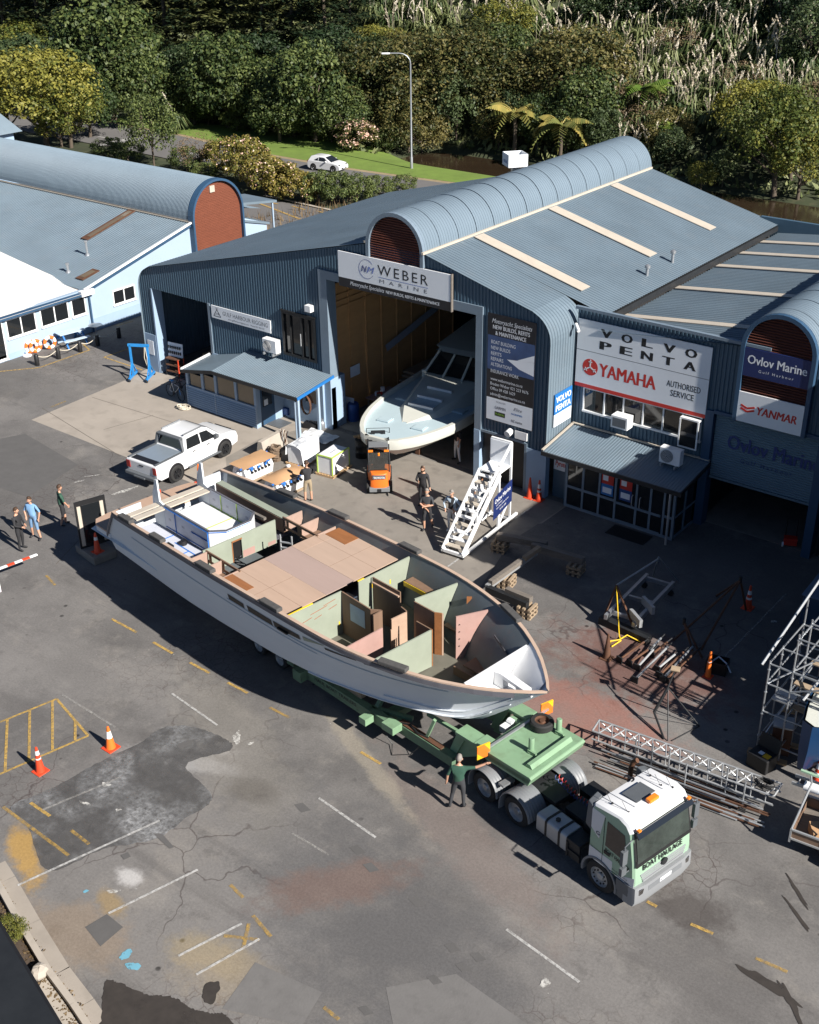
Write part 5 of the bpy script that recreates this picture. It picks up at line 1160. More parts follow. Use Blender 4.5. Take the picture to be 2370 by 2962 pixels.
mb = MB(); mb.box(17.0,17.22,-.25,.0,1.2,1.4); mb.lathe([(.13,-.1),(.13,.1)], (17.1,.15,1.35), 12, 0, 'x'); tp(mb, 'pump', ('cloth_white',))
mb = MB(); mb.bar((17.62,-1.55,1.62),(17.68,1.15,1.62),.07,.05); tp(mb, 'width_bar', 'galv')
for v, s_ in ((-1.66,1), (1.12,1)):
    mb = MB(); M_ = Matrix.Translation((17.65,v,1.62)) @ Matrix.Rotation(R(-12), 4, 'Z')
    pts = [(-.22,.24),(-.22,-.24),(.22,-.24),(.22,.24)]
    mb.box(-.02,.02,-.22,.22,-.2,.26,0,M_)
    i0 = len(mb.v); mb.add([M_ @ Vector((x,y,z)) for x in (-.022,.022) for y, z in ((-.22,.26),(.02,.26),(.22,.0),(.22,-.2),(.0,-.2),(-.22,.02))], [(5,4,3,2,1,0),(6,7,8,9,10,11)], 1)
    tp(mb, 'hazard_flag', ('yellow','orange'))
mb = MB(); wheel(mb, (0,0,.14), .36, .25, 'z', rr=.6); spt = mb.build('spare_tyre', [K['tyre'], K['rust']], smooth=40); spt.location = BO+Matrix.Rotation(BR,4,'Z') @ Vector((18.05,.42,1.56)); tag(spt, 'spare truck tyre lying on the green gooseneck deck', 'tyre')
# ---------------------------------------------------------------- truck
TR0 = Vector((-10.45,20.9,0)); TRZ = R(-13.2)
tk = T('haulage_truck', 'white and pale green cab-over haulage truck lettered BOAT HAULAGE', 'truck', TR0, TRZ)
def kp(mb, name, m, par=None, **k): return mb.build(name, K[m] if isinstance(m, str) else [K[q] for q in m], par or tk, **k)
W0, W1 = .02, 2.2; WM = 1.11
def rbox(x0,x1,y0,y1,z0,z1): return MB().box(x0,x1,y0,y1,z0,z1)
# cab shell built as a loft of side profiles
prof = [(-.45,.95),(-.45,2.62),(-.36,2.76),(.55,2.88),(.80,2.80),(.94,2.62),(1.10,1.72),(1.16,1.15),(1.14,.95)]
def cabring(y, ins): return [(x+(ins if x < 0 else -ins*1.2), y, z-(ins if z > 2.5 else 0)) for x, z in prof]
mb = MB(); rg = [cabring(W0,.06), cabring(W0+.05,.01), cabring(W0+.3,0), cabring(W1-.3,0), cabring(W1-.05,.01), cabring(W1,.06)]
mb.loft(rg, caps=True)
for i, f in enumerate(mb.f):
    zz = sum(mb.v[j][2] for j in f)/len(f); mb.m[i] = 0 if zz > 2.58 else 1
cab = kp(mb, 'cab', ('car_white','truck_green'), smooth=30)
kp(rbox(-.40,.40,W0-.006,W0-.001,.95,1.32).prism([(-.44,2.0),(-.1,1.75),(.05,2.6),(-.38,2.6)],'y',W0-.006,W0-.001), 'white_flash', 'car_white')
kp(MB().prism([(.5,.95),(1.14,.95),(1.15,1.3),(.95,1.2)],'y',W0-.006,W0-.001), 'white_flash', 'car_white')
# windscreen, side glass
mb = MB(); mb.slab((.955,W0+.12,2.55),(1.115,W0+.10,1.72),(1.115,W1-.10,1.72),(.955,W1-.12,2.55),.02); kp(mb, 'windscreen', 'screen_green')
mb = MB(); mb.slab((.90,W0+.05,2.60),(1.125,W0+.04,1.62),(1.125,W0+.10,1.62),(.93,W0+.12,2.60),.018); mb.slab((.93,W1-.12,2.60),(1.125,W1-.10,1.62),(1.125,W1-.04,1.62),(.90,W1-.05,2.60),.018); mb.slab((1.10,W0+.06,1.80),(1.13,W0+.06,1.60),(1.13,W1-.06,1.60),(1.10,W1-.06,1.80),.016); kp(mb, 'windscreen_surround', 'black')
for y in (W0-.004, W1+.004):
    mb = MB(); mb.prism([(.12,1.68),(.86,1.62),(.72,2.44),(.14,2.50)],'y',y-.004,y+.004); wq = kp(mb, 'door_window', 'glass_dark')
mb = MB(); mb.bar((.05,W0-.005,1.0),(.05,W0-.005,2.55),.012,.012); mb.bar((.05,W0-.005,1.0),(.98,W0-.005,1.0),.012,.012); kp(mb, 'door_seam', 'ink')
mb = MB(); mb.box(.1,.3,W0-.02,W0-.004,1.42,1.52); kp(mb, 'door_handle', 'black')
mb = MB(); mb.text('BOAT HAULAGE', (.13,W0-.008,1.50), (1,0,-.12), (.12,0,1), .13, .82, bold=.03, lift=.002); mb.text('PH 021 653 910', (.42,W0-.008,1.07), (1,0,-.05), (0,0,1), .06, .5, lift=.002); mb.text('OCEAN AUCKLAND', (-.4,W0-.008,1.34), (1,0,-.05), (0,0,1), .05, .4, lift=.002); mb.text('G', (-.2,W0-.009,1.85), (1,0,0), (0,0,1), .13, bold=.03, lift=.002); kp(mb, 'lettering', 'ink')
mb = MB(); mb.text('BOAT HAULAGE', (1.152,W0+.30,1.41), (0,1,0), (-.10,0,1), .17, 1.5, bold=.035, lift=.008); kp(mb, 'lettering', 'ink')
mb = MB()
for k in range(4): mb.box(1.13,1.165+.008*k,W0+.22+.03*k,W1-.22-.03*k,1.25-.075*k,1.30-.075*k)
mb.box(1.1,1.14,W0+.22,W1-.22,.98,1.31); kp(mb, 'grille', 'bumper_grey', bevel=.008)
mb = MB(); mb.lathe([(.11,0),(.11,.03),(.09,.035)], (1.18,WM,1.28), 18, 0, 'x'); kp(mb, 'badge_disc', 'dark_metal', smooth=30)
mb = MB(); bpz = [(W0-.03,.0),(W0+.0,.14),(W0+.35,.20),(W1-.35,.20),(W1,.14),(W1+.03,.0)]
mb.loft([[(1.02+dx,y,.36),(1.08+dx,y,.52),(1.06+dx,y,.98),(.85,y,.98),(.85,y,.36)] for y, dx in bpz], caps=True); kp(mb, 'bumper', 'bumper_grey', smooth=35)
mb = MB(); mb.box(1.25,1.275,W0+.45,W1-.45,.72,.88); kp(mb, 'bumper_recess', 'fender_grey')
mb = MB(); mb.box(1.278,1.285,WM-.22,WM+.22,.76,.88); mb.text('BH 3910', (1.286,WM-.2,.78), (0,1,0), (0,0,1), .08, .4, m=1, lift=.002); kp(mb, 'number_plate', ('ink_white','ink'))
for y in (W0+.12, W1-.42):
    mb = MB(); mb.box(1.20,1.255,y,y+.3,.70,.90); h_ = kp(mb, 'headlight', 'chrome', bevel=.03); 
    mb = MB(); mb.box(1.14,1.2,(y-.1 if y < 1 else y+.32),(y-.02 if y < 1 else y+.4),.74,.86); kp(mb, 'indicator', 'amber')
mb = MB(); mb.bar((1.06,W0+.05,2.60),(1.06,W1-.05,2.60),.05,.16,up=(-.6,0,.8)); mb.bar((.93,W0+.1,2.62),(1.06,W0+.1,2.62),.03); mb.bar((.93,W1-.1,2.62),(1.06,W1-.1,2.62),.03); kp(mb, 'sun_visor', 'glass_dark')
for y in (W0+.15,W1-.15):
    mb = MB(); mb.box(.98,1.06,y-.05,y+.05,2.7,2.75); kp(mb, 'marker_lamp', 'amber')
mb = MB(); mb.path([(1.12,W0+.3,1.70),(1.11,W0+.9,1.76),(1.11,W0+.95,1.82)], .012, 5); mb.path([(1.12,W0+1.0,1.70),(1.11,W0+1.7,1.76)], .012, 5); kp(mb, 'wiper', 'black')
mb = MB(); mb.slab((-.1,.75,2.83),(.42,.75,2.875),(.42,1.45,2.875),(-.1,1.45,2.83),.02); kp(mb, 'roof_hatch', 'grey_plastic', bevel=.01)
mb = MB(); mb.box(.5,.68,.95,1.3,2.89,2.99); kp(mb, 'beacon', 'amber', bevel=.03)
mb = MB(); mb.text('3', (-.22,1.30,2.825), (-.18,1,0), (-1,-.18,.0), .3, bold=.05, lift=.012); mb.xf(Matrix.Identity(4)); kp(mb, 'roof_number', 'ink')
for x, y in ((.0,.3), (.5,.35), (.6,1.9), (-.1,1.85), (.35,1.75)):
    mb = MB(); mb.tube((x,y,2.80),(x-.2,y-.05,3.12),.006,5); mb.lathe([(.03,0),(.02,.04)], (x,y,2.80+.06*(x+.4)), 8); kp(mb, 'aerial', 'black')
mb = MB()
for y in (.35,.6,1.65,1.9): mb.bar((-.36,y,2.78),(.5,y,2.89),.02,.012)
kp(mb, 'roof_rib', 'car_white')
mb = MB(); mb.loft([[(-.62,W0+.02,1.9),(-.38,W0-.02,1.85),(-.38,W0-.02,2.66),(-.58,W0+.03,2.70)],[(-.62,W0+.35,1.9),(-.38,W0+.35,1.85),(-.38,W0+.35,2.8),(-.58,W0+.35,2.82)]], caps=True); kp(mb, 'air_deflector', 'grey_plastic', bevel=.03); mb = MB(); mb.loft([[(-.62,W1-.35,1.9),(-.38,W1-.35,1.85),(-.38,W1-.35,2.8),(-.58,W1-.35,2.82)],[(-.62,W1-.02,1.9),(-.38,W1+.02,1.85),(-.38,W1+.02,2.66),(-.58,W1-.03,2.70)]], caps=True); kp(mb, 'air_deflector', 'grey_plastic', bevel=.03)
for y, s_ in ((W0-.28,-1), (W1+.28,1)):
    mb = MB(); mb.path([(.95,W0 if s_ < 0 else W1,2.45),(.98,y,2.42),(.98,y,1.5),(.95,W0 if s_ < 0 else W1,1.45)], .018, 6); mb.box(.93,1.03,y-.10,y+.08,1.85,2.3); mb.box(.93,1.03,y-.10,y+.08,1.5,1.75); kp(mb, 'mirror', 'grey_plastic', bevel=.025)
# arch over front wheel, steps, chassis
mb = MB(); mb.loft([[(.62*math.cos(a)+0.,W0-.03,.47+.62*math.sin(a)),(.62*math.cos(a),W0+.3,.47+.62*math.sin(a)),(.56*math.cos(a),W0+.3,.47+.56*math.sin(a)),(.56*math.cos(a),W0-.03,.47+.56*math.sin(a))] for a in [R(-10+200*i/16) for i in range(17)]], caps=True); kp(mb, 'wheel_arch', 'fender_grey', smooth=40)
mb = MB(); mb.box(.55,1.02,W0-.01,W0+.3,.35,.6); mb.box(.6,1.0,W0-.04,W0+.3,.6,.95); mb.box(.52,1.0,W1-.3,W1,.35,.95); kp(mb, 'step', 'grey_plastic')
mb = MB(); mb.box(-5.2,.9,WM-.45,WM-.3,.55,.85); mb.box(-5.2,.9,WM+.3,WM+.45,.55,.85); mb.box(-2.0,-.4,WM-.35,WM+.35,.9,1.05); mb.box(-4.9,-2.3,WM-.42,WM+.42,.9,1.02); kp(mb, 'chassis', 'dark_metal')
mb = MB(); mb.box(-1.15,-.5,.6,1.7,.7,1.35); kp(mb, 'engine_cover', 'black')
def rrect(y0,y1,z0,z1,r,n=4):
    o = []
    for cy, cz, a0 in ((y1-r,z1-r,0),(y0+r,z1-r,90),(y0+r,z0+r,180),(y1-r,z0+r,270)):
        for i in range(n+1): a = R(a0+90*i/n); o.append((cy+r*math.cos(a), cz+r*math.sin(a)))
    return o
mb = MB(); mb.prism(rrect(.0,.62,.42,1.05,.12), 'x', -2.32, -1.2); ft = kp(mb, 'fuel_tank', 'alloy', smooth=35)
for x in (-2.0,-1.5):
    mb = MB(); mb.prism(rrect(-.012,.632,.41,1.062,.12), 'x', x, x+.07); kp(mb, 'tank_strap', 'black', ft)
mb = MB(); mb.lathe([(.07,0),(.07,.05)], (-1.75,.25,1.05), 12); kp(mb, 'filler_cap', 'black', ft)
mb = MB(); mb.box(-1.18,-.72,.0,.55,.9,1.0); mb.box(-1.18,-.72,.02,.08,.4,.9); mb.box(-1.18,-.72,-.02,.03,.62,.68); mb.box(-1.18,-1.12,-.02,.5,.4,.9); kp(mb, 'side_step', 'dark_metal')
mb = MB(); mb.box(-2.3,-1.2,1.65,2.2,.45,1.0); kp(mb, 'battery_box', 'black')
for x in (0., -3.16, -4.47):
    for y in (.16, 2.06):
        mb = MB(); wheel(mb, (x,y,.48), .48, .28 if x == 0 else .3, 'y', rr=.62); kp(mb, 'wheel', ('tyre','alloy' if x == 0 else 'galv'), smooth=40)
    if x: 
        for y in (.50, 1.72):
            mb = MB(); wheel(mb, (x,y,.48), .48, .28, 'y'); kp(mb, 'wheel', ('tyre','galv'), smooth=40)
    else:
        mb = MB()
        for k in range(10):
            a = R(36*k); mb.lathe([(.025,-.02),(.025,.01)], (.20*math.cos(a),W0+.02,.48+.20*math.sin(a)), 6, 0, 'y')
        kp(mb, 'wheel_nut', 'dark_metal')
for x in (-3.16,-4.47):
    for y0, y1 in ((-.06,.66), (1.56,2.28)):
        mb = MB(); rg = []
        for i in range(19):
            a = R(0+180*i/18); r0, r1 = .60, .575
            yy = [y0+(y1-y0)*j/14 for j in range(15)]
            rg.append([(x+(r0+(.014 if j % 2 else 0))*math.cos(a), y, .50+(r0+(.014 if j % 2 else 0))*math.sin(a)) for j, y in enumerate(yy)]+[(x+r1*math.cos(a), y, .50+r1*math.sin(a)) for y in (y1,y0)])
        mb.loft(rg, caps=True); kp(mb, 'mudguard', 'fender_grey', smooth=25)
        mb = MB(); mb.box(x-.62,x-.58,y0,y1,.25,.55); kp(mb, 'mud_flap', 'fender_grey')
for y in (.15,2.0):
    mb = MB(); mb.box(-3.92,-3.72,y-.1,y+.35,.95,1.02); kp(mb, 'light_bar', 'galv')
mb = MB(); mb.path([(-.95,2.1,1.0),(-.95,2.1,2.4),(-.90,2.12,2.62),(-.8,2.15,2.72)], .07, 10); kp(mb, 'exhaust', 'rust', smooth=40)
mb = MB(); pts = []
for i in range(90): t = i/89; pts.append((-2.9+2.2*t, 1.25+.05*t+.05*math.cos(i*1.3), 1.28-.25*math.sin(math.pi*t)+.05*math.sin(i*1.3)))
mb.path(pts, .012, 5); kp(mb, 'air_hose', 'ink_blue')
pts = [(p[0]+.05,p[1]+.1,p[2]) for p in pts]; mb = MB(); mb.path(pts, .012, 5); kp(mb, 'air_hose', 'ink_red')
# ---------------------------------------------------------------- signs on the buildings
def board(name, label, x0, x1, z0, z1, y, m, cat='sign', t=.05, parts=()):
    o = T(name, label, cat, ((x0+x1)/2, y, z0))
    WB(MB().box(x0,x1,y-t,y,z0,z1), 'board', K[m], o); return o
XD, ZD = (1,0,0), (0,0,1)
def words(o, items, y, name='lettering'):
    by = {}
    for it in items: by.setdefault(it[-1], []).append(it)
    for m, L_ in by.items():
        mb = MB()
        for body, x, z, h, w_, opt, _ in L_: mb.text(body, (x,y,z), XD, ZD, h, w_, lift=.001, **opt)
        WB(mb, name, K[m], o)
mk('logo_navy', (.05,.06,.20), .4); mk('logo_blue', (.16,.22,.50), .4); mk('text_grey', (.12,.12,.13), .5)
s = board('boatbuilder_sign', 'white and black WEBER MARINE sign board over the tall shed door', -34.62, -28.42, 7.38, 8.96, FY-.16, 'sign_white', t=.06)
WB(MB().box(-34.62,-28.42,FY-.222,FY-.22,7.38,7.79), 'lower_strip', K['sign_black'], s); WB(MB().box(-28.42,-28.37,FY-.23,FY-.10,7.36,8.98), 'edge_batten', K['grey_timber'], s)
yy = FY-.2225
words(s, [('WEBER', -32.35,8.28,.46,2.75,dict(bold=.0,space=1.3),'ink'), ('MARINE', -32.25,7.93,.17,2.6,dict(space=2.2),'text_grey'), ('Motoryacht Specialists', -33.95,7.52,.19,1.95,dict(shear=.3),'ink_white'), ('NEW BUILDS, REFITS & MAINTENANCE', -31.9,7.52,.14,2.9,dict(bold=.02),'ink_white')], yy)
mb = MB(); c_ = Vector((-32.98,yy+.026,8.40))
mb.path([c_+Vector((.42*math.cos(R(a)),0,.42*math.sin(R(a)))) for a in range(40,330,8)], .03, 5); mb.text('N', (-33.28,yy,8.26), XD, ZD, .3, .32, bold=.02, shear=.3, lift=.004); WB(mb, 'logo', K['logo_navy'], s)
mb = MB(); mb.text('M', (-32.95,yy,8.26), XD, ZD, .3, .42, bold=.02, shear=.3, lift=.004); mb.box(-32.3,-29.6,yy-.001,yy,8.16,8.18); WB(mb, 'logo', K['logo_blue'], s)
s = board('rigger_sign', 'narrow white GULF HARBOUR RIGGING sign with triangle logo', -43.36, -39.27, 4.08, 4.72, FY-.04, 'sign_white')
words(s, [('GULF HARBOUR RIGGING', -42.55,4.34,.22,3.1,{},'text_grey'), ('www.gulfharbourrigging.co.nz    Phone 021 424 101', -42.2,4.17,.09,2.5,{},'text_grey')], FY-.0905)
mb = MB(); tri = [Vector((-43.2,FY-.091,4.2)), Vector((-42.7,FY-.091,4.2)), Vector((-42.95,FY-.091,4.56))]
for a, b in ((0,1),(1,2),(2,0)): mb.bar(tri[a], tri[b], .004, .03)
mb.text('N', (-43.0,FY-.092,4.56), XD, ZD, .12, lift=.001); mb.text('GHR', (-43.12,FY-.094,4.28), XD, ZD, .12, .36, lift=.001); WB(mb, 'logo', K['ink'], s)
s = board('services_banner', 'tall black banner listing boat building services between shed door and corner', -26.6, -24.25, 2.95, 7.68, FY-.05, 'sign_black')
WB(MB().box(-26.58,-24.27,FY-.102,FY-.1,2.97,3.98), 'logo_panel', K['sign_white'], s); mk('sea_photo', (.045,.085,.20), .4, var=.35, vs=1.0)
WB(MB().box(-26.58,-24.27,FY-.102,FY-.1,5.25,6.75), 'photo_panel', K['sea_photo'], s)
WB(MB().prism([(-25.6,5.85),(-24.28,6.0),(-24.28,5.4),(-25.0,5.55)],'y',FY-.1035,FY-.1022).prism([(-25.1,5.92),(-24.28,6.3),(-24.28,5.98),(-24.9,5.93)],'y',FY-.1035,FY-.1022), 'boat_picture', K['ink_white'], s)
yy = FY-.1035; W_ = 'ink_white'
words(s, [('Motoryacht Specialists',-26.38,7.3,.2,1.95,dict(shear=.3),W_), ('NEW BUILDS, REFITS',-26.33,7.05,.18,1.8,dict(bold=.02),W_), ('& MAINTENANCE',-26.2,6.8,.18,1.5,dict(bold=.02),W_), ('BOAT BUILDING',-26.4,6.4,.16,1.2,{},W_), ('NEW BUILDS',-26.4,6.15,.16,.95,{},W_), ('REFITS',-26.4,5.9,.16,.52,{},W_), ('REPAIRS',-26.4,5.66,.16,.62,{},W_), ('ALTERATIONS',-26.4,5.42,.16,1.05,{},W_), ('INSURANCE WORK',-26.4,5.12,.16,1.4,{},W_),
          ('www.webermarine.co.nz',-26.4,4.78,.14,1.6,{},W_), ('Braden Weber 021 223 9676',-26.4,4.56,.14,1.9,{},W_), ('Office 09 428 1629',-26.4,4.34,.14,1.25,{},W_), ('admin@webermarine.co.nz',-26.4,4.1,.14,1.75,{},W_),
          ('GARMIN',-26.15,3.52,.14,.55,dict(bold=.01),'text_grey'), ('TECHNOTRIM',-26.1,3.8,.08,.48,{},'text_grey'), ('Elite',-25.2,3.66,.15,.42,dict(shear=.3),'text_grey'), ('NZ marine',-25.3,3.12,.12,.55,dict(bold=.02),'text_grey'), ('NORSPIRE',-25.3,3.46,.08,.55,dict(bold=.02),'bright_blue')], yy)
WB(MB().box(-26.15,-25.62,FY-.104,FY-.1022,3.2,3.4), 'logo', K['black'], s); mk('fusion_green', (.25,.5,.05), .5); WB(MB().text('FUSION', (-26.1,FY-.1045,3.25), XD, ZD, .1, .43, bold=.015, lift=.001), 'logo', K['fusion_green'], s)
s = board('engine_dealer_sign', 'big white VOLVO PENTA and YAMAHA authorised service sign above the office windows', -23.4, -17.5, 4.72, 7.58, VY-.05, 'sign_white')
WB(MB().box(-23.4,-17.5,VY-.103,VY-.1,4.66,4.82), 'red_edge', K['ink_red'], s); WB(MB().box(-23.4,-17.5,VY-.1015,VY-.1,6.26,6.28), 'divider', K['text_grey'], s)
yy = VY-.1005; it = []
for k, ch in enumerate('VOLVO'): it.append((ch, -22.3+k*.93, 7.0, .36, .46 if ch != 'L' else .40, dict(bold=.075), 'ink'))
for k, ch in enumerate('PENTA'): it.append((ch, -22.3+k*.93, 6.48, .36, .46, dict(bold=.075), 'ink'))
it += [('YAMAHA', -22.28,5.32,.58,2.55,dict(bold=.04),'ink_red'), ('AUTHORISED', -19.25,5.62,.27,1.45,dict(bold=.012),'ink'), ('SERVICE', -19.05,5.25,.27,1.0,dict(bold=.012),'ink')]
words(s, it, yy)
mb = MB(); mb.lathe([(.36,0),(.36,.003)], (-22.72,VY-.103,5.6), 28, 0, 'y'); WB(mb, 'emblem', K['ink_red'], s)
mb = MB()
for a in (90,210,330): mb.bar(Vector((-22.72,VY-.1065,5.6)), Vector((-22.72+.33*math.cos(R(a)),VY-.1065,5.6+.33*math.sin(R(a)))), .05, .004, up=(0,1,0)); mb.bar(Vector((-22.72+.24*math.cos(R(a-20)),VY-.1065,5.6+.24*math.sin(R(a-20)))), Vector((-22.72+.24*math.cos(R(a+20)),VY-.1065,5.6+.24*math.sin(R(a+20)))), .04, .004, up=(0,1,0))
WB(mb, 'emblem', K['sign_white'], s)
s = T('corner_engine_sign', 'small blue and white VOLVO PENTA sign on the shed corner wall', 'sign', (-23.48,39.6,3.2))
mb = MB(); mb.box(-23.49,-23.45,39.3,40.65,3.75,4.65); WB(mb, 'board', K['bright_blue'], s); mb = MB(); mb.box(-23.49,-23.45,39.3,40.65,3.2,3.75); WB(mb, 'lower_panel', K['sign_white'], s)
mb = MB(); mb.text('VOLVO', (-23.448,39.4,4.25), (0,1,0), ZD, .28, 1.15, bold=.04, lift=.006); mb.text('PENTA', (-23.448,39.4,3.87), (0,1,0), ZD, .28, 1.15, bold=.04, lift=.006); WB(mb, 'lettering', K['ink_white'], s)
s = board('arch_blue_sign', 'dark blue Ovlov Marine sign across the arched louvres', -16.17, -13.63, 6.85, 7.95, VY-.18, 'sign_blue')
words(s, [('Ovlov Marine', -16.02,7.36,.36,2.28,dict(bold=.02),'ink_white'), ('Gulf Harbour', -15.55,7.08,.11,1.35,dict(space=1.5),'ink_white')], VY-.2305)
s = board('arch_white_sign', 'white YANMAR sign with red lettering above the roller door', -16.2, -13.62, 5.0, 6.2, VY-.2, 'sign_white')
words(s, [('YANMAR', -15.4,5.42,.34,1.55,dict(bold=.04,shear=.15),'ink_red')], VY-.2505)
mb = MB()
for dz in (0,.13): mb.bar((-16.05,VY-.252,5.68-dz), (-15.8,VY-.252,5.58-dz), .004, .08, up=ZD); mb.bar((-15.8,VY-.252,5.58-dz), (-15.5,VY-.252,5.68-dz), .004, .08, up=ZD)
WB(mb, 'logo', K['ink_red'], s)
s = T('entry_poster', 'white poster with red lettering on the dark entry wall beside the shop', 'sign', (-23.0,39.3,1.2)); WB(MB().box(-23.38,-22.6,39.36,39.38,1.3,2.1), 'board', K['sign_white'], s); WB(MB().text('Pyrotec', (-23.3,39.355,1.5), XD, ZD, .25, .62, bold=.03, shear=.2, lift=.004), 'lettering', K['ink_red'], s)
s = T('notice_sheets', 'pale notice sheets taped on the pillar beside the rigging door', 'sign', (-48.4,38.9,1)); WB(MB().box(-48.65,-48.2,38.925,38.94,.95,1.75), 'sheet', K['sign_white'], s)
# ---------------------------------------------------------------- heat pump units
def heat_pump(label, loc, rz):
    t = T('heat_pump_unit', label, 'air conditioner', loc, rz, 'outdoor heat pump units')
    MB().box(-.45,.45,-.17,.17,.12,.78).build('casing', K['white_paint'], t, bevel=.02)
    mb = MB(); mb.lathe([(.27,0),(.27,.02),(.24,.025)], (-.12,-.195,.45), 24, 0, 'y'); mb.build('fan_ring', K['grey_plastic'], t, smooth=40)
    mb = MB()
    for k in range(5): mb.path([(-.12+.05*(k+1)*math.cos(R(a)),-.2,.45+.05*(k+1)*math.sin(R(a))) for a in range(0,360,20)], .006, 4, closed=True)
    mb.build('fan_guard', K['white_paint'], t)
    for x in (-.3,.3): MB().box(x-.03,x+.03,-.3,.3,0,.12).build('foot', K['galv'], t)
    return t
heat_pump('white heat pump unit hung on the corrugated wall beside the rigging sign', (-39.05,38.68,3.15), 0)
heat_pump('white heat pump unit standing on the shop awning roof', (-18.3,39.8,2.75), 0)
# ---------------------------------------------------------------- people
def person(label, loc, rz, shirt, legs, hair='hair_brown', h=1.8, shorts=False, sleeves='short', larm=None, rarm=None, lleg=None, rleg=None, lean=.0, turn=0., cap=None, shoe='shoe', jacket=None, beard=None, badge=None, hairlong=False, group=None):
    t = T('person', label, 'person', loc, rz, group); s_ = h/1.8
    V = Vector
    J = dict(pel=V((0,0,.97)), spi=V((.01+lean*.4,0,1.14)), che=V((.01+lean,0,1.34)), nek=V((.0+lean*1.1,0,1.50)), hed=V((.02+lean*1.2,0,1.58)))
    la = larm or ((.02,.30,1.18),(.10,.30,.93)); ra = rarm or ((.02,-.30,1.18),(.10,-.30,.93))
    ll = lleg or ((.03,.12,.52),(-.02,.13,.09)); rl_ = rleg or ((.03,-.12,.52),(-.02,-.13,.09))
    vs = [J['pel'],J['spi'],J['che'],J['nek'],J['hed']]; es = [(0,1),(1,2),(2,3),(3,4)]; rad = [(.135,.17),(.125,.155),(.13,.18),(.062,.062),(.06,.06)]; lab = ['tor','tor','tor','nek']
    def limb(root, pts, rs, labs):
        p = root
        for q, r_, l in zip(pts, rs, labs): vs.append(V(q)); rad.append((r_,r_)); es.append((p,len(vs)-1)); lab.append(l); p = len(vs)-1
        return p
    for sg, a in ((1,la),(-1,ra)):
        sh = V((lean,sg*.185,1.43)); wr = V(a[1]); el = V(a[0]); hd = wr+(wr-el).normalized()*.09
        limb(2, [sh, sh.lerp(el,.55), el, wr, hd], [.068,.055,.045,.032,.036], ['tor','uarm','uarm','farm','hand'])
    for sg, a in ((1,ll),(-1,rl_)):
        hp = V((0,sg*.09,.93)); kn = V(a[0]); an = V(a[1]); toe = an+V((.17,.03*sg,-.045))
        limb(0, [hp, hp.lerp(kn,.5), kn, kn.lerp(an,.4), an, toe], [.095,.088,.062,.058,.042,.04], ['thi','thi','thi','shn','shn','foot'])
    me = bpy.data.meshes.new('body'); me.from_pydata([tuple(v) for v in vs], es, [])
    ob = bpy.data.objects.new('body', me); col.objects.link(ob)
    sk = ob.modifiers.new('skin', 'SKIN'); sk.use_smooth_shade = True; sb = ob.modifiers.new('sub', 'SUBSURF'); sb.levels = 1; sb.render_levels = 1
    for i, (a, b) in enumerate(rad): me.skin_vertices[0].data[i].radius = (a, b); me.skin_vertices[0].data[i].use_root = i == 0
    dg = bpy.context.evaluated_depsgraph_get(); m2 = bpy.data.meshes.new_from_object(ob.evaluated_get(dg))
    bpy.data.objects.remove(ob)
    mats = [K['skin'], K[shirt], K[legs], K[shoe], K[jacket or shirt]]
    def near(c):
        best = (9, 'tor')
        for (a, b), l in zip(es, lab):
            d = vs[b]-vs[a]; t_ = max(0, min(1, (c-vs[a]).dot(d)/max(1e-9, d.length_squared))); q = (c-(vs[a]+d*t_)).length
            if q < best[0]: best = (q, l, t_)
        return best
    idx = []
    for p in m2.polygons:
        q = near(p.center); l = q[1]
        if l == 'tor': k = 2 if p.center.z < .98 else (4 if jacket and abs(p.center.y) > .07 else 1)
        elif l == 'nek': k = 0 if p.center.z > 1.50 or (abs(p.center.y) < .05 and p.center.z > 1.485) else 1
        elif l == 'uarm': k = 4 if jacket else 1
        elif l == 'farm': k = (4 if jacket else 1) if sleeves == 'long' else 0
        elif l == 'thi': k = 2
        elif l == 'shn': k = 0 if shorts and p.center.z < .46 else 2
        elif l == 'foot': k = 3
        else: k = 0
        if l == 'shn' and p.center.z < .11: k = 3
        idx.append(k)
    V_ = [tuple(v.co) for v in m2.vertices]; F_ = [tuple(p.vertices) for p in m2.polygons]; bpy.data.meshes.remove(m2)
    mb = MB(); mb.v = V_; mb.f = [list(f) for f in F_]; mb.m = idx
    # fingers
    for a, sg in ((la,1),(ra,-1)):
        el, wr = V(a[0]), V(a[1]); d = (wr-el).normalized(); pal = wr+d*.07; sd_ = d.cross(V((0,1,0))); sd_ = sd_.normalized() if sd_.length > .1 else V((1,0,0)); cu = d.cross(sd_).normalized()*sg*-1
        for k in range(4):
            b = pal+sd_*(-.03+.02*k); L_ = (.075,.085,.08,.062)[k]; mb.path([b, b+d*L_*.55+cu*.006, b+d*L_*.9+cu*.03], [.010,.009,.007], 6, 0)
        b = wr+d*.03+sd_*.03; mb.path([b, b+sd_*.03+d*.03, b+sd_*.035+d*.06+cu*.015], [.011,.010,.008], 6, 0)
    # head with face
    hc_ = J['hed']+V((.015,0,.115)); M_ = Matrix.Translation(hc_) @ Matrix.Rotation(turn, 4, 'Z')
    i0 = len(mb.v); n = 14; rings = []
    for i in range(1, 12):
        a = math.pi*i/12; z = .125*math.cos(a); r_ = math.sin(a); w_ = .078*r_; dpt = .098*r_; fx = .012 if z < -.03 else 0
        rings.append([M_ @ V((dpt*math.cos(2*math.pi*j/n)*(.93 if math.cos(2*math.pi*j/n) > 0 else 1)+fx, w_*math.sin(2*math.pi*j/n)*(1 if z > -.05 else .86), z)) for j in range(n)])
    mb.loft(rings, 0, caps=True)
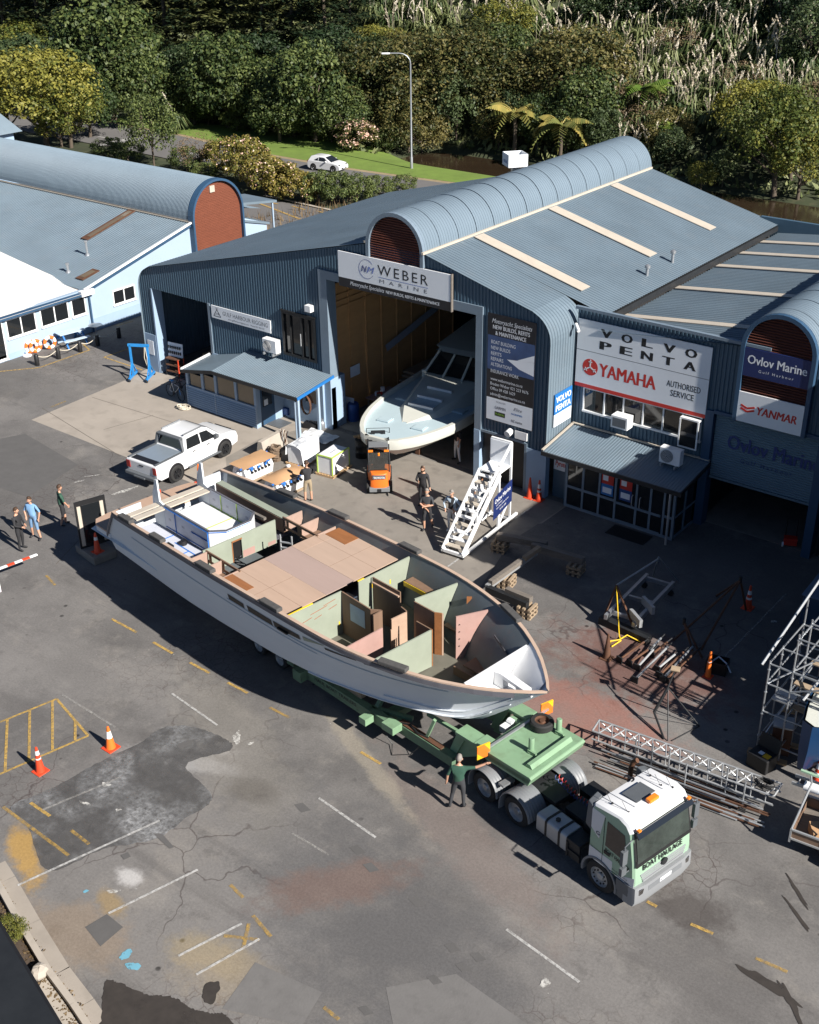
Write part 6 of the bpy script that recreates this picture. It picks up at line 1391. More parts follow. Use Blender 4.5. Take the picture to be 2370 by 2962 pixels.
    mb.add([M_ @ V(p) for p in ((.088,-.014,-.03),(.088,.014,-.03),(.092,0,.02),(.118,0,-.026))], [(0,1,3),(1,2,3),(2,0,3)], 0)
    for y in (-.083,.083): mb.lathe([(.012,-.028),(.02,0),(.012,.03)], hc_+V((.0,y,-.005)), 6, 0)
    for y in (-.03,.03): mb.cbox(M_ @ V((.088,y,.012)), .012,.022,.01, turn, 3)
    mb.cbox(M_ @ V((.092,0,-.062)), .01,.045,.008, turn, 3)
    o = mb.build('body', mats, t, smooth=75)
    # hair
    mb = MB(); rings = []
    for i in range(1, 8):
        a = math.pi*.5*i/7; z = .134*math.cos(a); r_ = math.sin(a)
        rings.append([M_ @ V((.107*r_*math.cos(q)-(.02*i/7 if math.cos(q) > 0 else -.0), .088*r_*math.sin(q), z+.004+(.055*i/7 if math.cos(q) > .3 else -.05*i/7 if hairlong else 0))) for q in [2*math.pi*j/n for j in range(n)]])
    mb.loft(rings, 0, caps=True)
    if hairlong: mb.lathe([(.05,-.12),(.085,-.05),(.09,.02)], hc_+V((-.035,0,-.02)), 10)
    if cap: mb.cbox(M_ @ V((.12,0,.05)), .1,.12,.012, turn)
    mb.build('cap' if cap else 'hair', K[cap or hair], t, smooth=60)
    if beard:
        mb = MB(); mb.loft([[M_ @ V((.104*math.cos(q), .08*math.sin(q)*.9, z)) for q in [R(-75+15*j) for j in range(11)]] for z in (-.045,-.085,-.125)]+[[M_ @ V((.05*math.cos(q), .04*math.sin(q), -.15)) for q in [R(-75+15*j) for j in range(11)]]], closed=False); mb.build('beard', K[beard], t, smooth=60)
    if badge: badge(t)
    t.scale = (s_,)*3
    return t
DN = R(0)
cam_dir = lambda p: math.atan2(-p.y, -p.x)
p = A(s5b,752,893); person('man in green t-shirt beside the truck reaching for the orange flag', p, R(118), 'cloth_green', 'cloth_grey', h=1.9, rarm=((.02,-.44,1.47),(.05,-.70,1.60)), larm=((-.02,.30,1.16),(.02,.33,.92)), lleg=((.03,.17,.52),(-.06,.24,.09)), rleg=((.03,-.12,.52),(-.0,-.14,.09)), hair='hair_grey')
p = A(s8,160,1085); person('man in black jacket and black trousers standing left of the blue shirted man', p, R(25), 'cloth_dark', 'cloth_dark', h=1.9, sleeves='long', larm=((.05,.28,1.17),(.22,.12,1.08)), rarm=((.05,-.28,1.17),(.22,-.1,1.05)), turn=R(20))
p = A(s8,262,1000); person('man in blue t-shirt and denim shorts among the three at left', p, R(-70), 'cloth_blue', 'cloth_jean', h=1.88, shorts=True, lleg=((.06,.16,.52),(.08,.26,.09)), rleg=((.03,-.12,.52),(-.04,-.16,.09)), larm=((-.03,.32,1.18),(.05,.30,.95)), rarm=((.02,-.32,1.18),(.14,-.2,.98)), turn=R(-10))
p = A(s8,462,915); person('curly haired man in green t-shirt and black shorts walking away', p, R(70), 'cloth_green', 'cloth_dark', h=1.88, shorts=True, rarm=((.05,-.30,1.18),(.16,-.26,1.0)), lleg=((.10,.10,.52),(.10,.10,.09)), rleg=((-.02,-.10,.52),(-.16,-.10,.12)), hairlong=False)
def back_badge(t):
    mb = MB(); mb.text('HSB', (-.142,.05,1.22), (0,0,1), (0,1,0), .11, .24, bold=.03, lift=.004); mb.build('back_print', K['gantry_blue'], t)
p = at(660+915*.2551, 1250+790*.2551); person('man in black hooded top with blue back print working at an engine', p, R(140), 'cloth_dark', 'cloth_khaki', h=1.88, shorts=True, sleeves='long', larm=((.2,.26,1.2),(.4,.16,1.08)), rarm=((.2,-.26,1.2),(.4,-.12,1.08)), lean=.06, badge=None)
p = A(sp,775,1080); person('long haired bearded man in dark jacket standing behind the two older men', p, R(-75), 'cloth_dark', 'cloth_dark', h=1.88, sleeves='long', larm=((.05,.28,1.17),(.10,.33,.95)), rarm=((.10,-.26,1.18),(.28,-.10,1.22)), hairlong=True, beard='hair_brown')
p = A(sp,815,1320); person('grey bearded man in dark shorts with folded arms beside the stairs', p, R(-70), 'cloth_grey', 'cloth_dark', h=1.9, shorts=True, larm=((.10,.28,1.18),(.26,.02,1.16)), rarm=((.10,-.26,1.18),(.22,.05,1.02)), hair='hair_grey', beard='hair_grey', rleg=((.10,-.10,.55),(.06,-.1,.09)), lleg=((-.03,.13,.52),(-.25,.14,.14)))
p = A(sp,1060,1335); person('man in cap, open pale jacket and white trousers beside the white stairs', p, R(-80), 'cloth_dark', 'cloth_white', h=1.9, sleeves='long', jacket='cloth_lightblue', cap='hair_grey', larm=((-.02,.36,1.18),(.14,.22,1.02)), rarm=((-.02,-.36,1.18),(.14,-.22,1.02)), shoe='cloth_white')
p = A(sp,1115,640); person('man in black t-shirt and white trousers pointing at the cream bow', p, R(-115), 'cloth_dark', 'cloth_white', h=1.92, rarm=((.0,-.46,1.42),(.02,-.72,1.46)), larm=((.02,.28,1.18),(.08,.28,.95)), lleg=((.03,.16,.52),(.0,.24,.09)), rleg=((.03,-.14,.52),(-.02,-.22,.09)), hair='skin')
p = V2(-26.72,39.6); person('person half hidden behind the shed door post', p, R(-90), 'cloth_dark', 'cloth_dark', h=1.75)
p = V2(-24.9,36.2); person('red haired person standing behind the top of the white stairs', p, R(150), 'cloth_white', 'cloth_jean', h=1.7, hair='ply_stained')
# ---------------------------------------------------------------- traffic cones
def cone_proto(label, p, kind, h, bands, r=.2):
    t = T('traffic_cone', label, 'cone', p, 0, 'traffic cones about the yard')
    MB().box(-r,r,-r,r,0,.04).build('base', K['cone_red' if kind != 'rust' else 'rust'], t, bevel=.015)
    mb = MB(); mb.lathe([(r*.72,.04),(r*.66,.10),(.035,h),(.02,h+.01)], (0,0,0), 20); mb.build('cone', K[kind], t, smooth=40)
    for a, b in bands:
        f = lambda z: r*.66+(.035-r*.66)*(z-.1)/(h-.1)+.004
        mb = MB(); mb.lathe([(f(a),a),(f(b),b)], (0,0,0), 20); mb.build('reflective_band', K['reflective'], t, smooth=40)
    return t
B2 = ((.62,.74),(.45,.52))
cone_proto('red cone with thin white bands on the yellow hatched bay', A(s7b,252,600), 'cone_red', .92, ((.66,.8),(.5,.54)))
cone_proto('orange cone with one broad white band beside the hatched bay', A(s7b,685,455), 'cone_orange', .82, ((.42,.66),), .22)
cone_proto('plain dark red cone against the workshop wall', A(s6,462,1495), 'cone_red', .95, ())
cone_proto('red cone with two white bands in front of the workshop pillar', A(s6,530,1515), 'cone_red', .95, ((.6,.78),(.42,.5)))
cone_proto('rusty brown cone beside the yellow strap', A(s4b,348,905), 'rust', .98, (), .2)
cone_proto('plain orange cone beside the steel props', A(s4b,1003,1025), 'cone_orange', 1.0, ((.6,.62),), .15)
cone_proto('red and white cone in deep shade by the A-frame post', A(s4b,1262,580), 'cone_red', .95, ((.6,.75),(.4,.48)))
cone_proto('red cone with two white bands at the foot of the scaffold', at(2070+1200*.2412,2000+1150*.2412), 'cone_red', 1.1, ((.72,.9),(.5,.6)), .25)
cone_proto('red cone with white band standing on the concrete block', A(s8,698,1100,.32), 'cone_red', .85, ((.55,.68),))
cone_proto('orange cone with white band behind the far cockpit wing', A(s8,1425,605), 'cone_orange', .9, ((.4,.6),), .18)
cone_proto('small dark red cone seen past the stern', A(s8,1152,760), 'cone_red', .7, ((.4,.5),))
# ---------------------------------------------------------------- cars
def car_shell(mb, low, up, w, wt, mlow=0, mup=1):
    "side outlines lofted across the width, shoulders rounded"
    def ring(pr, y, k): return [(x*(1 if abs(y) < w*.9 else .985), y, z) for x, z in pr]
    ys_ = [(-w,.0),(-w*.97,.0),(w*.97,.0),(w,.0)]
    mb.loft([[(x,-w,.06+z*.94 if z > .5 else z) for x, z in low], [(x,-w*.94,z) for x, z in low], [(x,w*.94,z) for x, z in low], [(x,w,.06+z*.94 if z > .5 else z) for x, z in low]], mlow, caps=True)
def side_glass(t, pts, yb, yt, zb, zt, name='side_window'):
    for sg in (-1,1):
        mb = MB(); q = [(x, sg*(yb+(yt-yb)*(z-zb)/(zt-zb)+.006), z) for x, z in pts]
        mb.add(q+[(x,y-sg*.01,z) for x, y, z in q], [tuple(range(len(q))), tuple(range(len(q), 2*len(q)))[::-1]]+[(i,(i+1)%len(q),len(q)+(i+1)%len(q),len(q)+i) for i in range(len(q))]); mb.build(name, K['glass_dark'], t)
def arches(t, xs_, w, r, m='ink'):
    for x in xs_:
        for sg in (-1,1):
            MB().lathe([(r+.04,-.012),(r+.04,.012)], (x,sg*w,.39), 28, 0, 'y').build('wheel_gap_shade', K['ink'], t)  # dark disc standing in for the shaded gap round the wheel
            mb = MB(); mb.loft([[(x+r*math.cos(R(a)),sg*(w-.02),.37+r*math.sin(R(a))),(x+r*math.cos(R(a)),sg*(w+.02),.37+r*math.sin(R(a))),(x+(r+.03)*math.cos(R(a)),sg*(w+.006),.37+(r+.07)*math.sin(R(a)))] for a in range(-15,200,12)], closed=False); mb.build('wheel_arch', K[m], t, smooth=50)
rw, fw = at(511,1391), at(655,1316); hd = head_of(rw, fw); 
nrm = V2(-math.sin(hd), math.cos(hd))
ut = T('pickup_truck', 'white double cab pickup with black wheels and roll-top bed cover', 'pickup', rw+nrm*.86, hd)
mb = MB(); ww = .92
low = [(-1.12,.55),(-1.15,1.10),(-1.08,1.16),(.55,1.16),(.6,1.20),(2.6,1.16),(3.6,1.08),(3.92,.98),(4.02,.70),(3.98,.42),(3.6,.34),(-.9,.38)]
car_shell(mb, low, None, ww, .7); mb.build('body', K['car_white'], ut, smooth=28, bevel=.03)
mb = MB(); cabp = lambda y, k: [(.62+.06*k,y,1.15),(.74+.1*k,y*.84,1.74),(.95+.1*k,y*.82,1.80),(1.95,y*.82,1.80),(2.25-.12*k,y*.83,1.72),(2.95-.25*k,y*.97,1.15)]
def cabr(s_): return [(.62,s_*.90,1.15),(.80,s_*.74,1.74),(.98,s_*.70,1.80),(2.0,s_*.70,1.80),(2.28,s_*.73,1.72),(2.98,s_*.86,1.15)]
mb.loft([cabr(-1), cabr(1)], caps=True); mb.build('cabin', K['car_white'], ut, smooth=25, bevel=.04)
side_glass(ut, [(.80,1.22),(1.66,1.20),(1.66,1.66),(.93,1.66)], .895, .735, 1.15, 1.74); side_glass(ut, [(1.74,1.20),(2.62,1.18),(2.20,1.62),(1.74,1.66)], .895, .735, 1.15, 1.74)
mb = MB(); mb.slab((2.95,-.76,1.18),(2.95,.76,1.18),(2.33,.66,1.70),(2.33,-.66,1.70),.012); mb.build('windscreen', K['glass_dark'], ut)
mb = MB(); mb.slab((.645,.74,1.22),(.645,-.74,1.22),(.79,-.66,1.68),(.79,.66,1.68),.012); mb.build('rear_window', K['glass_dark'], ut)
mb = MB(); mb.bar((.60,-.84,1.18),(.62,-.70,1.70),.12,.12); mb.bar((.60,.84,1.18),(.62,.70,1.70),.12,.12); mb.bar((.66,-.72,1.74),(.66,.72,1.74),.22,.08); mb.build('sports_bar', K['grey_plastic'], ut, bevel=.02)
mb = MB(); mb.box(-.72,.56,-.72,.72,1.165,1.185); mk('bed_cover_silver', (.30,.36,.42), .35, .4, var=.06); mb.build('bed_cover', K['bed_cover_silver'], ut)
mb = MB(); mb.box(-1.06,-.72,-.72,.72,1.162,1.17); mb.build('bed_opening', K['ink'], ut)
mb = MB(); mb.box(-1.1,.56,-.88,-.76,1.16,1.195); mb.box(-1.1,.56,.76,.88,1.16,1.195); mb.build('bed_rail', K['grey_plastic'], ut)
mb = MB(); mb.box(-1.32,-1.10,-.90,.90,.46,.62); mb.box(-1.36,-1.3,-.35,.35,.44,.54); mb.build('rear_bumper', K['grey_plastic'], ut, bevel=.03); mb = MB(); mb.box(3.85,4.07,-.85,.85,.40,.66); mb.build('front_bumper', K['car_white'], ut, bevel=.05); mb = MB(); mb.box(3.98,4.045,-.5,.5,.66,.95); mb.build('grille', K['ink'], ut)
for sg in (-1,1):
    mb = MB(); mb.box(-1.165,-1.05,sg*.80-.10,sg*.80+.125*sg if sg>0 else sg*.80+.1,.72,1.06); mb.build('tail_light', K['glow_red'], ut, bevel=.015)
    mb = MB(); mb.box(3.75,3.97,sg*.74-.16,sg*.74+.16,.80,.98); mb.build('headlight', K['chrome'], ut, bevel=.03)
    mb = MB(); mb.box(2.45,2.62,sg*.93-.02 if sg>0 else -1.12,1.12 if sg>0 else -.91,1.18,1.36); mb.build('wing_mirror', K['grey_plastic'], ut, bevel=.03)
    mb = MB(); mb.bar((.85,sg*.66,1.85),(2.0,sg*.66,1.85),.05,.05); mb.build('roof_rail', K['galv'], ut); mb = MB(); mb.box(.72,2.75,sg*.94-.09,sg*.94+.09,.38,.43); mb.build('side_step', K['grey_plastic'], ut)
    for x in (1.1,2.0):
        mb = MB(); mb.box(x,x+.16,sg*.925-.012,sg*.925+.012,1.0,1.04); mb.build('door_handle', K['ink'], ut)
    for x in (.68,1.70,2.72):
        mb = MB(); mb.box(x,x+.012,sg*.922-.003,sg*.922+.003,.48,1.14); mb.build('door_seam', K['text_grey'], ut)
mb = MB(); mb.box(-1.16,-1.148,-.13,.13,.95,1.0); mb.build('tailgate_handle', K['ink'], ut)
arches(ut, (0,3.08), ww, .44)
for x in (0,3.08):
    for sg in (-1,1):
        mb = MB(); wheel(mb, (x,sg*.86,.385), .385, .25, 'y', rr=.64)
        for k in range(6): a = R(60*k); mb.bar((x,sg*.975,.385),(x+.22*math.cos(a),sg*.975,.385+.22*math.sin(a)),.05,.02,m=1)
        mb.build('wheel', [K['tyre'],K['dark_metal']], ut, smooth=40)
# hatchback on the far road
p0_, p1_ = at(899,489), at(985,506); hz_ = at(898,489); hd2 = R(8)
hcx = T('hatchback_car', 'white hatchback driving on the road beyond the flowering hedge', 'car', (at(905,494)+V2(.2,.6))+Vector((0,0,.09)), hd2)
mb = MB(); low = [(-.72,.35),(-.75,.75),(-.66,.98),(.3,.98),(2.2,.95),(2.9,.83),(3.15,.62),(3.16,.32),(2.8,.2),(-.5,.22)]; car_shell(mb, low, None, .83, .6); mb.build('body', K['car_white'], hcx, smooth=30, bevel=.04)
def hc2(s_): return [(-.66,s_*.80,.96),(-.35,s_*.62,1.42),(.1,s_*.58,1.49),(1.0,s_*.58,1.47),(1.3,s_*.62,1.40),(2.15,s_*.78,.95)]
mb = MB(); mb.loft([hc2(-1), hc2(1)], caps=True); mb.build('cabin', K['car_white'], hcx, smooth=25, bevel=.05)
side_glass(hcx, [(-.38,1.06),(.55,1.02),(.55,1.36),(-.15,1.36)], .79, .60, .96, 1.42); side_glass(hcx, [(.62,1.02),(1.75,.99),(1.25,1.34),(.62,1.36)], .79, .60, .96, 1.42)
mb = MB(); mb.slab((2.12,-.70,.985),(2.12,.70,.985),(1.36,.56,1.40),(1.36,-.56,1.40),.012); mb.build('windscreen', K['glass_dark'], hcx)
mb = MB(); mb.box(3.1,3.18,-.45,.45,.36,.50); mb.build('grille', K['ink'], hcx, bevel=.02); mb = MB(); mb.box(3.18,3.19,-.2,.2,.42,.5); mb.build('number_plate', K['ink_white'], hcx)
for sg in (-1,1):
    mb = MB(); mb.box(2.75,3.08,sg*.62-.12,sg*.62+.12,.66,.80); mb.build('headlight', K['chrome'], hcx, bevel=.04); mb = MB(); mb.box(1.5,1.66,sg*.92-.1,sg*.92+.1,.98,1.12); mb.build('wing_mirror', K['car_white'], hcx, bevel=.04); mb = MB(); mb.box(-.74,-.6,sg*.72-.1,sg*.72+.1,.75,1.0); mb.build('tail_light', K['glow_red'], hcx)
    for x in (0,2.4):
        mb = MB(); wheel(mb, (x,sg*.78,.29), .29, .18, 'y'); mb.build('wheel', [K['tyre'],K['alloy']], hcx, smooth=40)
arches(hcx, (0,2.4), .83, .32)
# forklift, rear towards the camera
fl0 = A(sp,340,965); fk0 = A(sp,300,620); fh = head_of(fl0, A(sp,330,560))
fk = T('forklift', 'orange and grey forklift lettered TOYOTA with its back to the camera', 'forklift', fl0, fh)
mb = MB(); mb.loft([[(.02,-.40,.28),(.0,-.38,.62),(.05,-.34,.98),(.55,-.46,1.0),(1.2,-.5,.85),(1.2,-.5,.3)],[(-.1,-.2,.28),(-.12,-.2,.62),(-.02,-.2,.98),(.55,-.3,1.02),(1.2,-.3,.88),(1.2,-.3,.3)],[(-.1,.2,.28),(-.12,.2,.62),(-.02,.2,.98),(.55,.3,1.02),(1.2,.3,.88),(1.2,.3,.3)],[(.02,.40,.28),(.0,.38,.62),(.05,.34,.98),(.55,.46,1.0),(1.2,.5,.85),(1.2,.5,.3)]], caps=True); mb.build('counterweight', K['orange'], fk, smooth=35, bevel=.03)
mb = MB(); mb.box(-.13,1.7,-.44,.44,.16,.36); mb.build('chassis', K['fender_grey'], fk, bevel=.03); mb = MB(); mb.box(-.14,.3,-.28,.28,.80,.93); mb.text('TOYOTA', (-.145,.24,.82), (0,-1,0), ZD, .1, .48, m=1, bold=.03, lift=.006); mb.build('rear_grille', [K['grey_plastic'],K['ink_white']], fk)
mb = MB(); mb.box(-.16,-.1,-.08,.08,.18,.32); mb.build('tow_pin', K['ink'], fk)
mb = MB()
for y in (-.44,.44): mb.path([(.25,y,.95),(.3,y,1.9),(.42,y,2.02),(1.35,y,2.05),(1.6,y,1.2),(1.62,y,.4)], .035, 6)
for k in range(7): mb.bar((.45+.14*k,-.44,2.04),(.45+.14*k,.44,2.04),.04)
mb.build('overhead_guard', K['dark_metal'], fk, smooth=40)
mb = MB(); mb.box(.36,.9,-.42,.42,2.07,2.1); mb.build('roof_sheet', K['fender_grey'], fk)
mb = MB(); mb.slab((.24,-.4,1.05),(.24,.4,1.05),(.3,.4,1.85),(.3,-.4,1.85),.006); mb.build('rear_screen', K['glass_clear'], fk)
mb = MB(); mb.box(.5,1.0,-.26,.26,.9,1.02); mb.box(.45,.58,-.25,.25,1.0,1.5); mb.build('seat', K['black'], fk, bevel=.04)
for y in (-.34,.34):
    mb = MB(); mb.box(.24,.30,y-.1,y+.1,1.90,1.98); mb.build('tail_light', K['amber'], fk)
mb = MB(); mb.lathe([(.05,0),(.05,.1),(.02,.12)], (.28,0,1.72), 10); mb.build('beacon', K['amber'], fk)
for x, r_ in ((.3,.26),(1.45,.32)):
    for y in (-.46,.46):
        mb = MB(); wheel(mb, (x,y,r_), r_, .2, 'y'); mb.build('wheel', [K['tyre'],K['orange']], fk, smooth=40)
mb = MB()
for y in (-.28,-.18,.18,.28): mb.box(1.8,1.9,y-.035,y+.035,.1,2.15)
for z in (.4,1.2,2.1): mb.box(1.8,1.88,-.3,.3,z,z+.08)
mb.build('mast', K['dark_metal'], fk); mb = MB(); mb.box(1.92,1.97,-.5,.5,.5,.6); mb.box(1.92,1.97,-.5,.5,.95,1.05); mb.path([(1.95,-.5,.5),(1.95,-.5,2.25),(1.95,.5,2.25),(1.95,.5,.5)], .02, 6); mb.build('load_backrest', K['dark_metal'], fk)
for y in (-.3,.3):
    mb = MB(); mb.box(1.95,3.0,y-.06,y+.06,.5,.54); mb.build('fork', K['dark_metal'], fk)
# ---------------------------------------------------------------- cream boat coming out of the shed
CB = T('cream_motor_boat', 'cream motor boat with pale blue foredeck poking its bow out of the shed', 'boat', (-30.15,35.75,0), R(96.5))
def cp_(mb, name, m, **k): return mb.build(name, K[m], CB, **k)
cb = smoothtab([(0,.55),(.25,.95),(.8,1.40),(1.6,1.80),(2.7,2.15),(4.5,2.40),(12,2.45)])
mb = MB(); rg = []
for i in range(30):
    u = 12*(i/29)**1.4; b = cb(u); st = .9*max(0, 1-u/1.6)
    rg.append([(u+st*.0,-b,2.15),(u+.02,-b-.03,1.95),(u+.06,-b*.99,1.72),(u+.9,-b*.66,1.15),(u+1.6,-.02,.75),(u+1.6,.02,.75),(u+.9,b*.66,1.15),(u+.06,b*.99,1.72),(u+.02,b+.03,1.95),(u,b,2.15)])
mb.loft(rg, closed=False); mb.add(rg[0], [tuple(range(10))]); cp_(mb, 'hull', 'boat_cream', smooth=35)
mb = MB(); mb.loft([[(.12+u*.985,-max(.05,cb(u)-.14),2.02),(.12+u*.985,max(.05,cb(u)-.14),2.02)] for u in [12*(i/29)**1.4 for i in range(30)]], closed=False); cp_(mb, 'deck', 'boat_bluegrey')
mb = MB()
for sg in (-1,1): mb.loft([[(u+(.0 if u > .2 else .0),sg*cb(u),2.15),(u,sg*cb(u),2.2),(u+.06,sg*(cb(u)-.17),2.2),(u+.08,sg*(cb(u)-.17),2.02)] for u in [12*(i/29)**1.4 for i in range(30)]], closed=False)
mb.box(-.0,.16,-.62,.62,2.02,2.2); cp_(mb, 'bulwark', 'boat_cream')
mb = MB(); mb.loft([[(2.4+.0,-.1,2.03),(2.4,.1,2.03)],[(3.6,-.8,2.2),(3.6,.8,2.2)],[(6.0,-1.3,2.5),(6.0,1.3,2.5)],[(7.2,-1.6,2.62),(7.2,1.6,2.62)]], closed=False)
for sg in (-1,1): mb.loft([[(2.3,sg*.1,2.02),(2.4,sg*.1,2.03)],[(3.6,sg*1.05,2.02),(3.6,sg*.8,2.2)],[(6,sg*1.75,2.02),(6,sg*1.3,2.5)],[(7.2,sg*2.0,2.02),(7.2,sg*1.6,2.62)]], closed=False)
cp_(mb, 'coachroof', 'boat_cream')
for u, v in ((1.9,-.9),(1.9,.9),(4.4,-1.5),(4.4,1.5)):
    mb = MB(); mb.box(u,u+.5,v-.3,v+.3,2.03,2.08); mb.box(u+.06,u+.44,v-.24,v+.24,2.08,2.095); cp_(mb, 'deck_hatch', 'boat_bluegrey')
for u in (3.7,4.5,5.4):
    mb = MB(); mb.box(u,u+.12,-.65,.65,2.22+(u-3.6)*.125,2.34+(u-3.6)*.125); cp_(mb, 'deck_seat_edge', 'gel_white')
mb = MB(); mb.box(3.9,5.4,-.6,.6,2.28,2.32); cp_(mb, 'seat_well', 'boat_bluegrey')
mb = MB()
for y in (-1.5,-.5,.5,1.5): mb.bar((6.6,y*1.02,2.6),(7.9,y*.85,3.6),.10,.06)
cp_(mb, 'windscreen_pillar', 'boat_cream'); mb = MB(); mb.slab((6.75,-1.5,2.65),(6.75,1.5,2.65),(7.95,1.25,3.55),(7.95,-1.25,3.55),.01); cp_(mb, 'windscreen', 'glass_dark')
mb = MB(); mb.loft([[(7.3,-.9,3.6),(7.3,.9,3.6)],[(7.7,-1.5,3.7),(7.7,1.5,3.7)],[(12,-1.7,3.85),(12,1.7,3.85)]], closed=False); mb.loft([[(7.3,-.9,3.58),(7.3,.9,3.58)],[(7.7,-1.5,3.45),(7.7,1.5,3.45)],[(12,-1.7,3.6),(12,1.7,3.6)]], closed=False); cp_(mb, 'hardtop', 'boat_cream')
mb = MB(); mb.box(7.0,12,-1.9,1.9,2.0,2.6); cp_(mb, 'cabin_side', 'boat_cream')
for u, v in ((3.5,0),(8,-1.0),(8,1.0)):
    mb = MB(); mb.bar((u,v,0),(u,v*.6,1.0),.2,.2); cp_(mb, 'support_stand', 'rust')
# ---------------------------------------------------------------- rolling stairs
a0, a1, b0 = A(sp,970,1560), A(sp,1170,1612), A(sp,1640,1232)
sx_ = (b0-a1).normalized(); sh_ = math.atan2(sx_.y, sx_.x)
st = T('rolling_stairs', 'white rolling boarding stairs with treads, handrail and blue banner', 'stairs', a0.lerp(a1,.5), sh_)
wS = .46; Ls = (b0-a1).length
mb = MB()
for y in (-wS,wS): mb.box(-.05,Ls,y-.05,y+.05,.12,.22); 
mb.box(-.05,.05,-wS,wS,.12,.24); mb.box(Ls-.1,Ls,-wS,wS,.12,.22); mb.build('base_frame', K['white_paint'], st)
for y in (-wS,wS):
    mb = MB(); mb.bar((0,y,.2),(2.75,y,2.55),.05,.26); mb.build('stringer', K['white_paint'], st)
for k in range(11):
    x = .12+.24*k; z = .34+.205*k; mb = MB()
    for j in range(2): mb.box(x-.02+.12*j,x+.09+.12*j,-wS+.03,wS-.03,z,z+.035)
    mb.build('tread', K['cream_sheet'] if k % 3 == 0 else K['white_paint'], st)
mb = MB(); mb.box(2.65,Ls,-wS,wS,2.56,2.62); mb.build('platform', K['white_paint'], st)
for x, y, z1 in ((2.7,-wS,3.0),(2.7,wS,2.6),(Ls-.06,-wS,3.6),(Ls-.06,wS,3.6),(1.0,-wS,1.75),(1.9,-wS,2.6),(2.2,wS,2.2)):
    mb = MB(); mb.bar((x,y,.2 if x > 2.1 else .2+x*.85),(x,y,z1),.08); mb.build('post', K['white_paint'], st)
mb = MB(); mb.bar((.25,-wS,1.1),(Ls-.06,-wS,3.6),.09,.06); mb.build('handrail', K['white_paint'], st); mb = MB(); mb.bar((Ls-.06,-wS,3.6),(Ls-.06,wS,3.62),.09); mb.build('top_rail', K['white_paint'], st)
mb = MB(); mb.box(Ls-.12,Ls-.09,-wS,wS,2.62,3.58); mb.build('end_panel', K['sign_white'], st)
mb = MB(); mb.bar((2.7,-wS,.25),(Ls-.06,-wS,1.2),.06); mb.bar((1.2,wS,.25),(2.6,wS,2.3),.06); mb.build('brace', K['white_paint'], st)
for x, y in ((0,-wS),(0,wS),(Ls-.1,-wS),(Ls-.1,wS)):
    mb = MB(); mb.lathe([(.07,-.03),(.07,.03)], (x,y,.07), 10, 0, 'y'); mb.build('castor', K['tyre'], st)
mb = MB(); mb.box(Ls-.5,Ls+.55,-wS-.05,-wS+.05,.1,.2); mb.build('outrigger', K['white_paint'], st)
bn = T('stair_banner', 'dark blue Ovlov Marine banner tied to the side of the white stairs', 'banner', st.location, sh_)
mb = MB(); mb.slab((2.2,-wS-.06,.73),(Ls-.02,-wS-.06,1.0),(Ls-.02,-wS-.06,2.0),(2.2,-wS-.06,1.73),-.01); mb.build('board', K['sign_blue'], bn)
mb = MB(); dx = Vector((1,0,.148)); o = Vector((2.3,-wS-.062,1.42))
mb.text('Ovlov Marine', o, dx, ZD, .2, Ls-2.45, bold=.01, lift=.006); mb.text('Gulf Harbour', o+Vector((.1,0,-.13)), dx, ZD, .07, .5, lift=.006); mb.text('Volvo Penta Yamaha Yanmar', o+Vector((.1,0,-.28)), dx, ZD, .07, 1.0, lift=.006); mb.text('09 424 1260', o+Vector((.4,0,-.42)), dx, ZD, .08, .5, lift=.006); mb.build('lettering', K['ink_white'], bn)
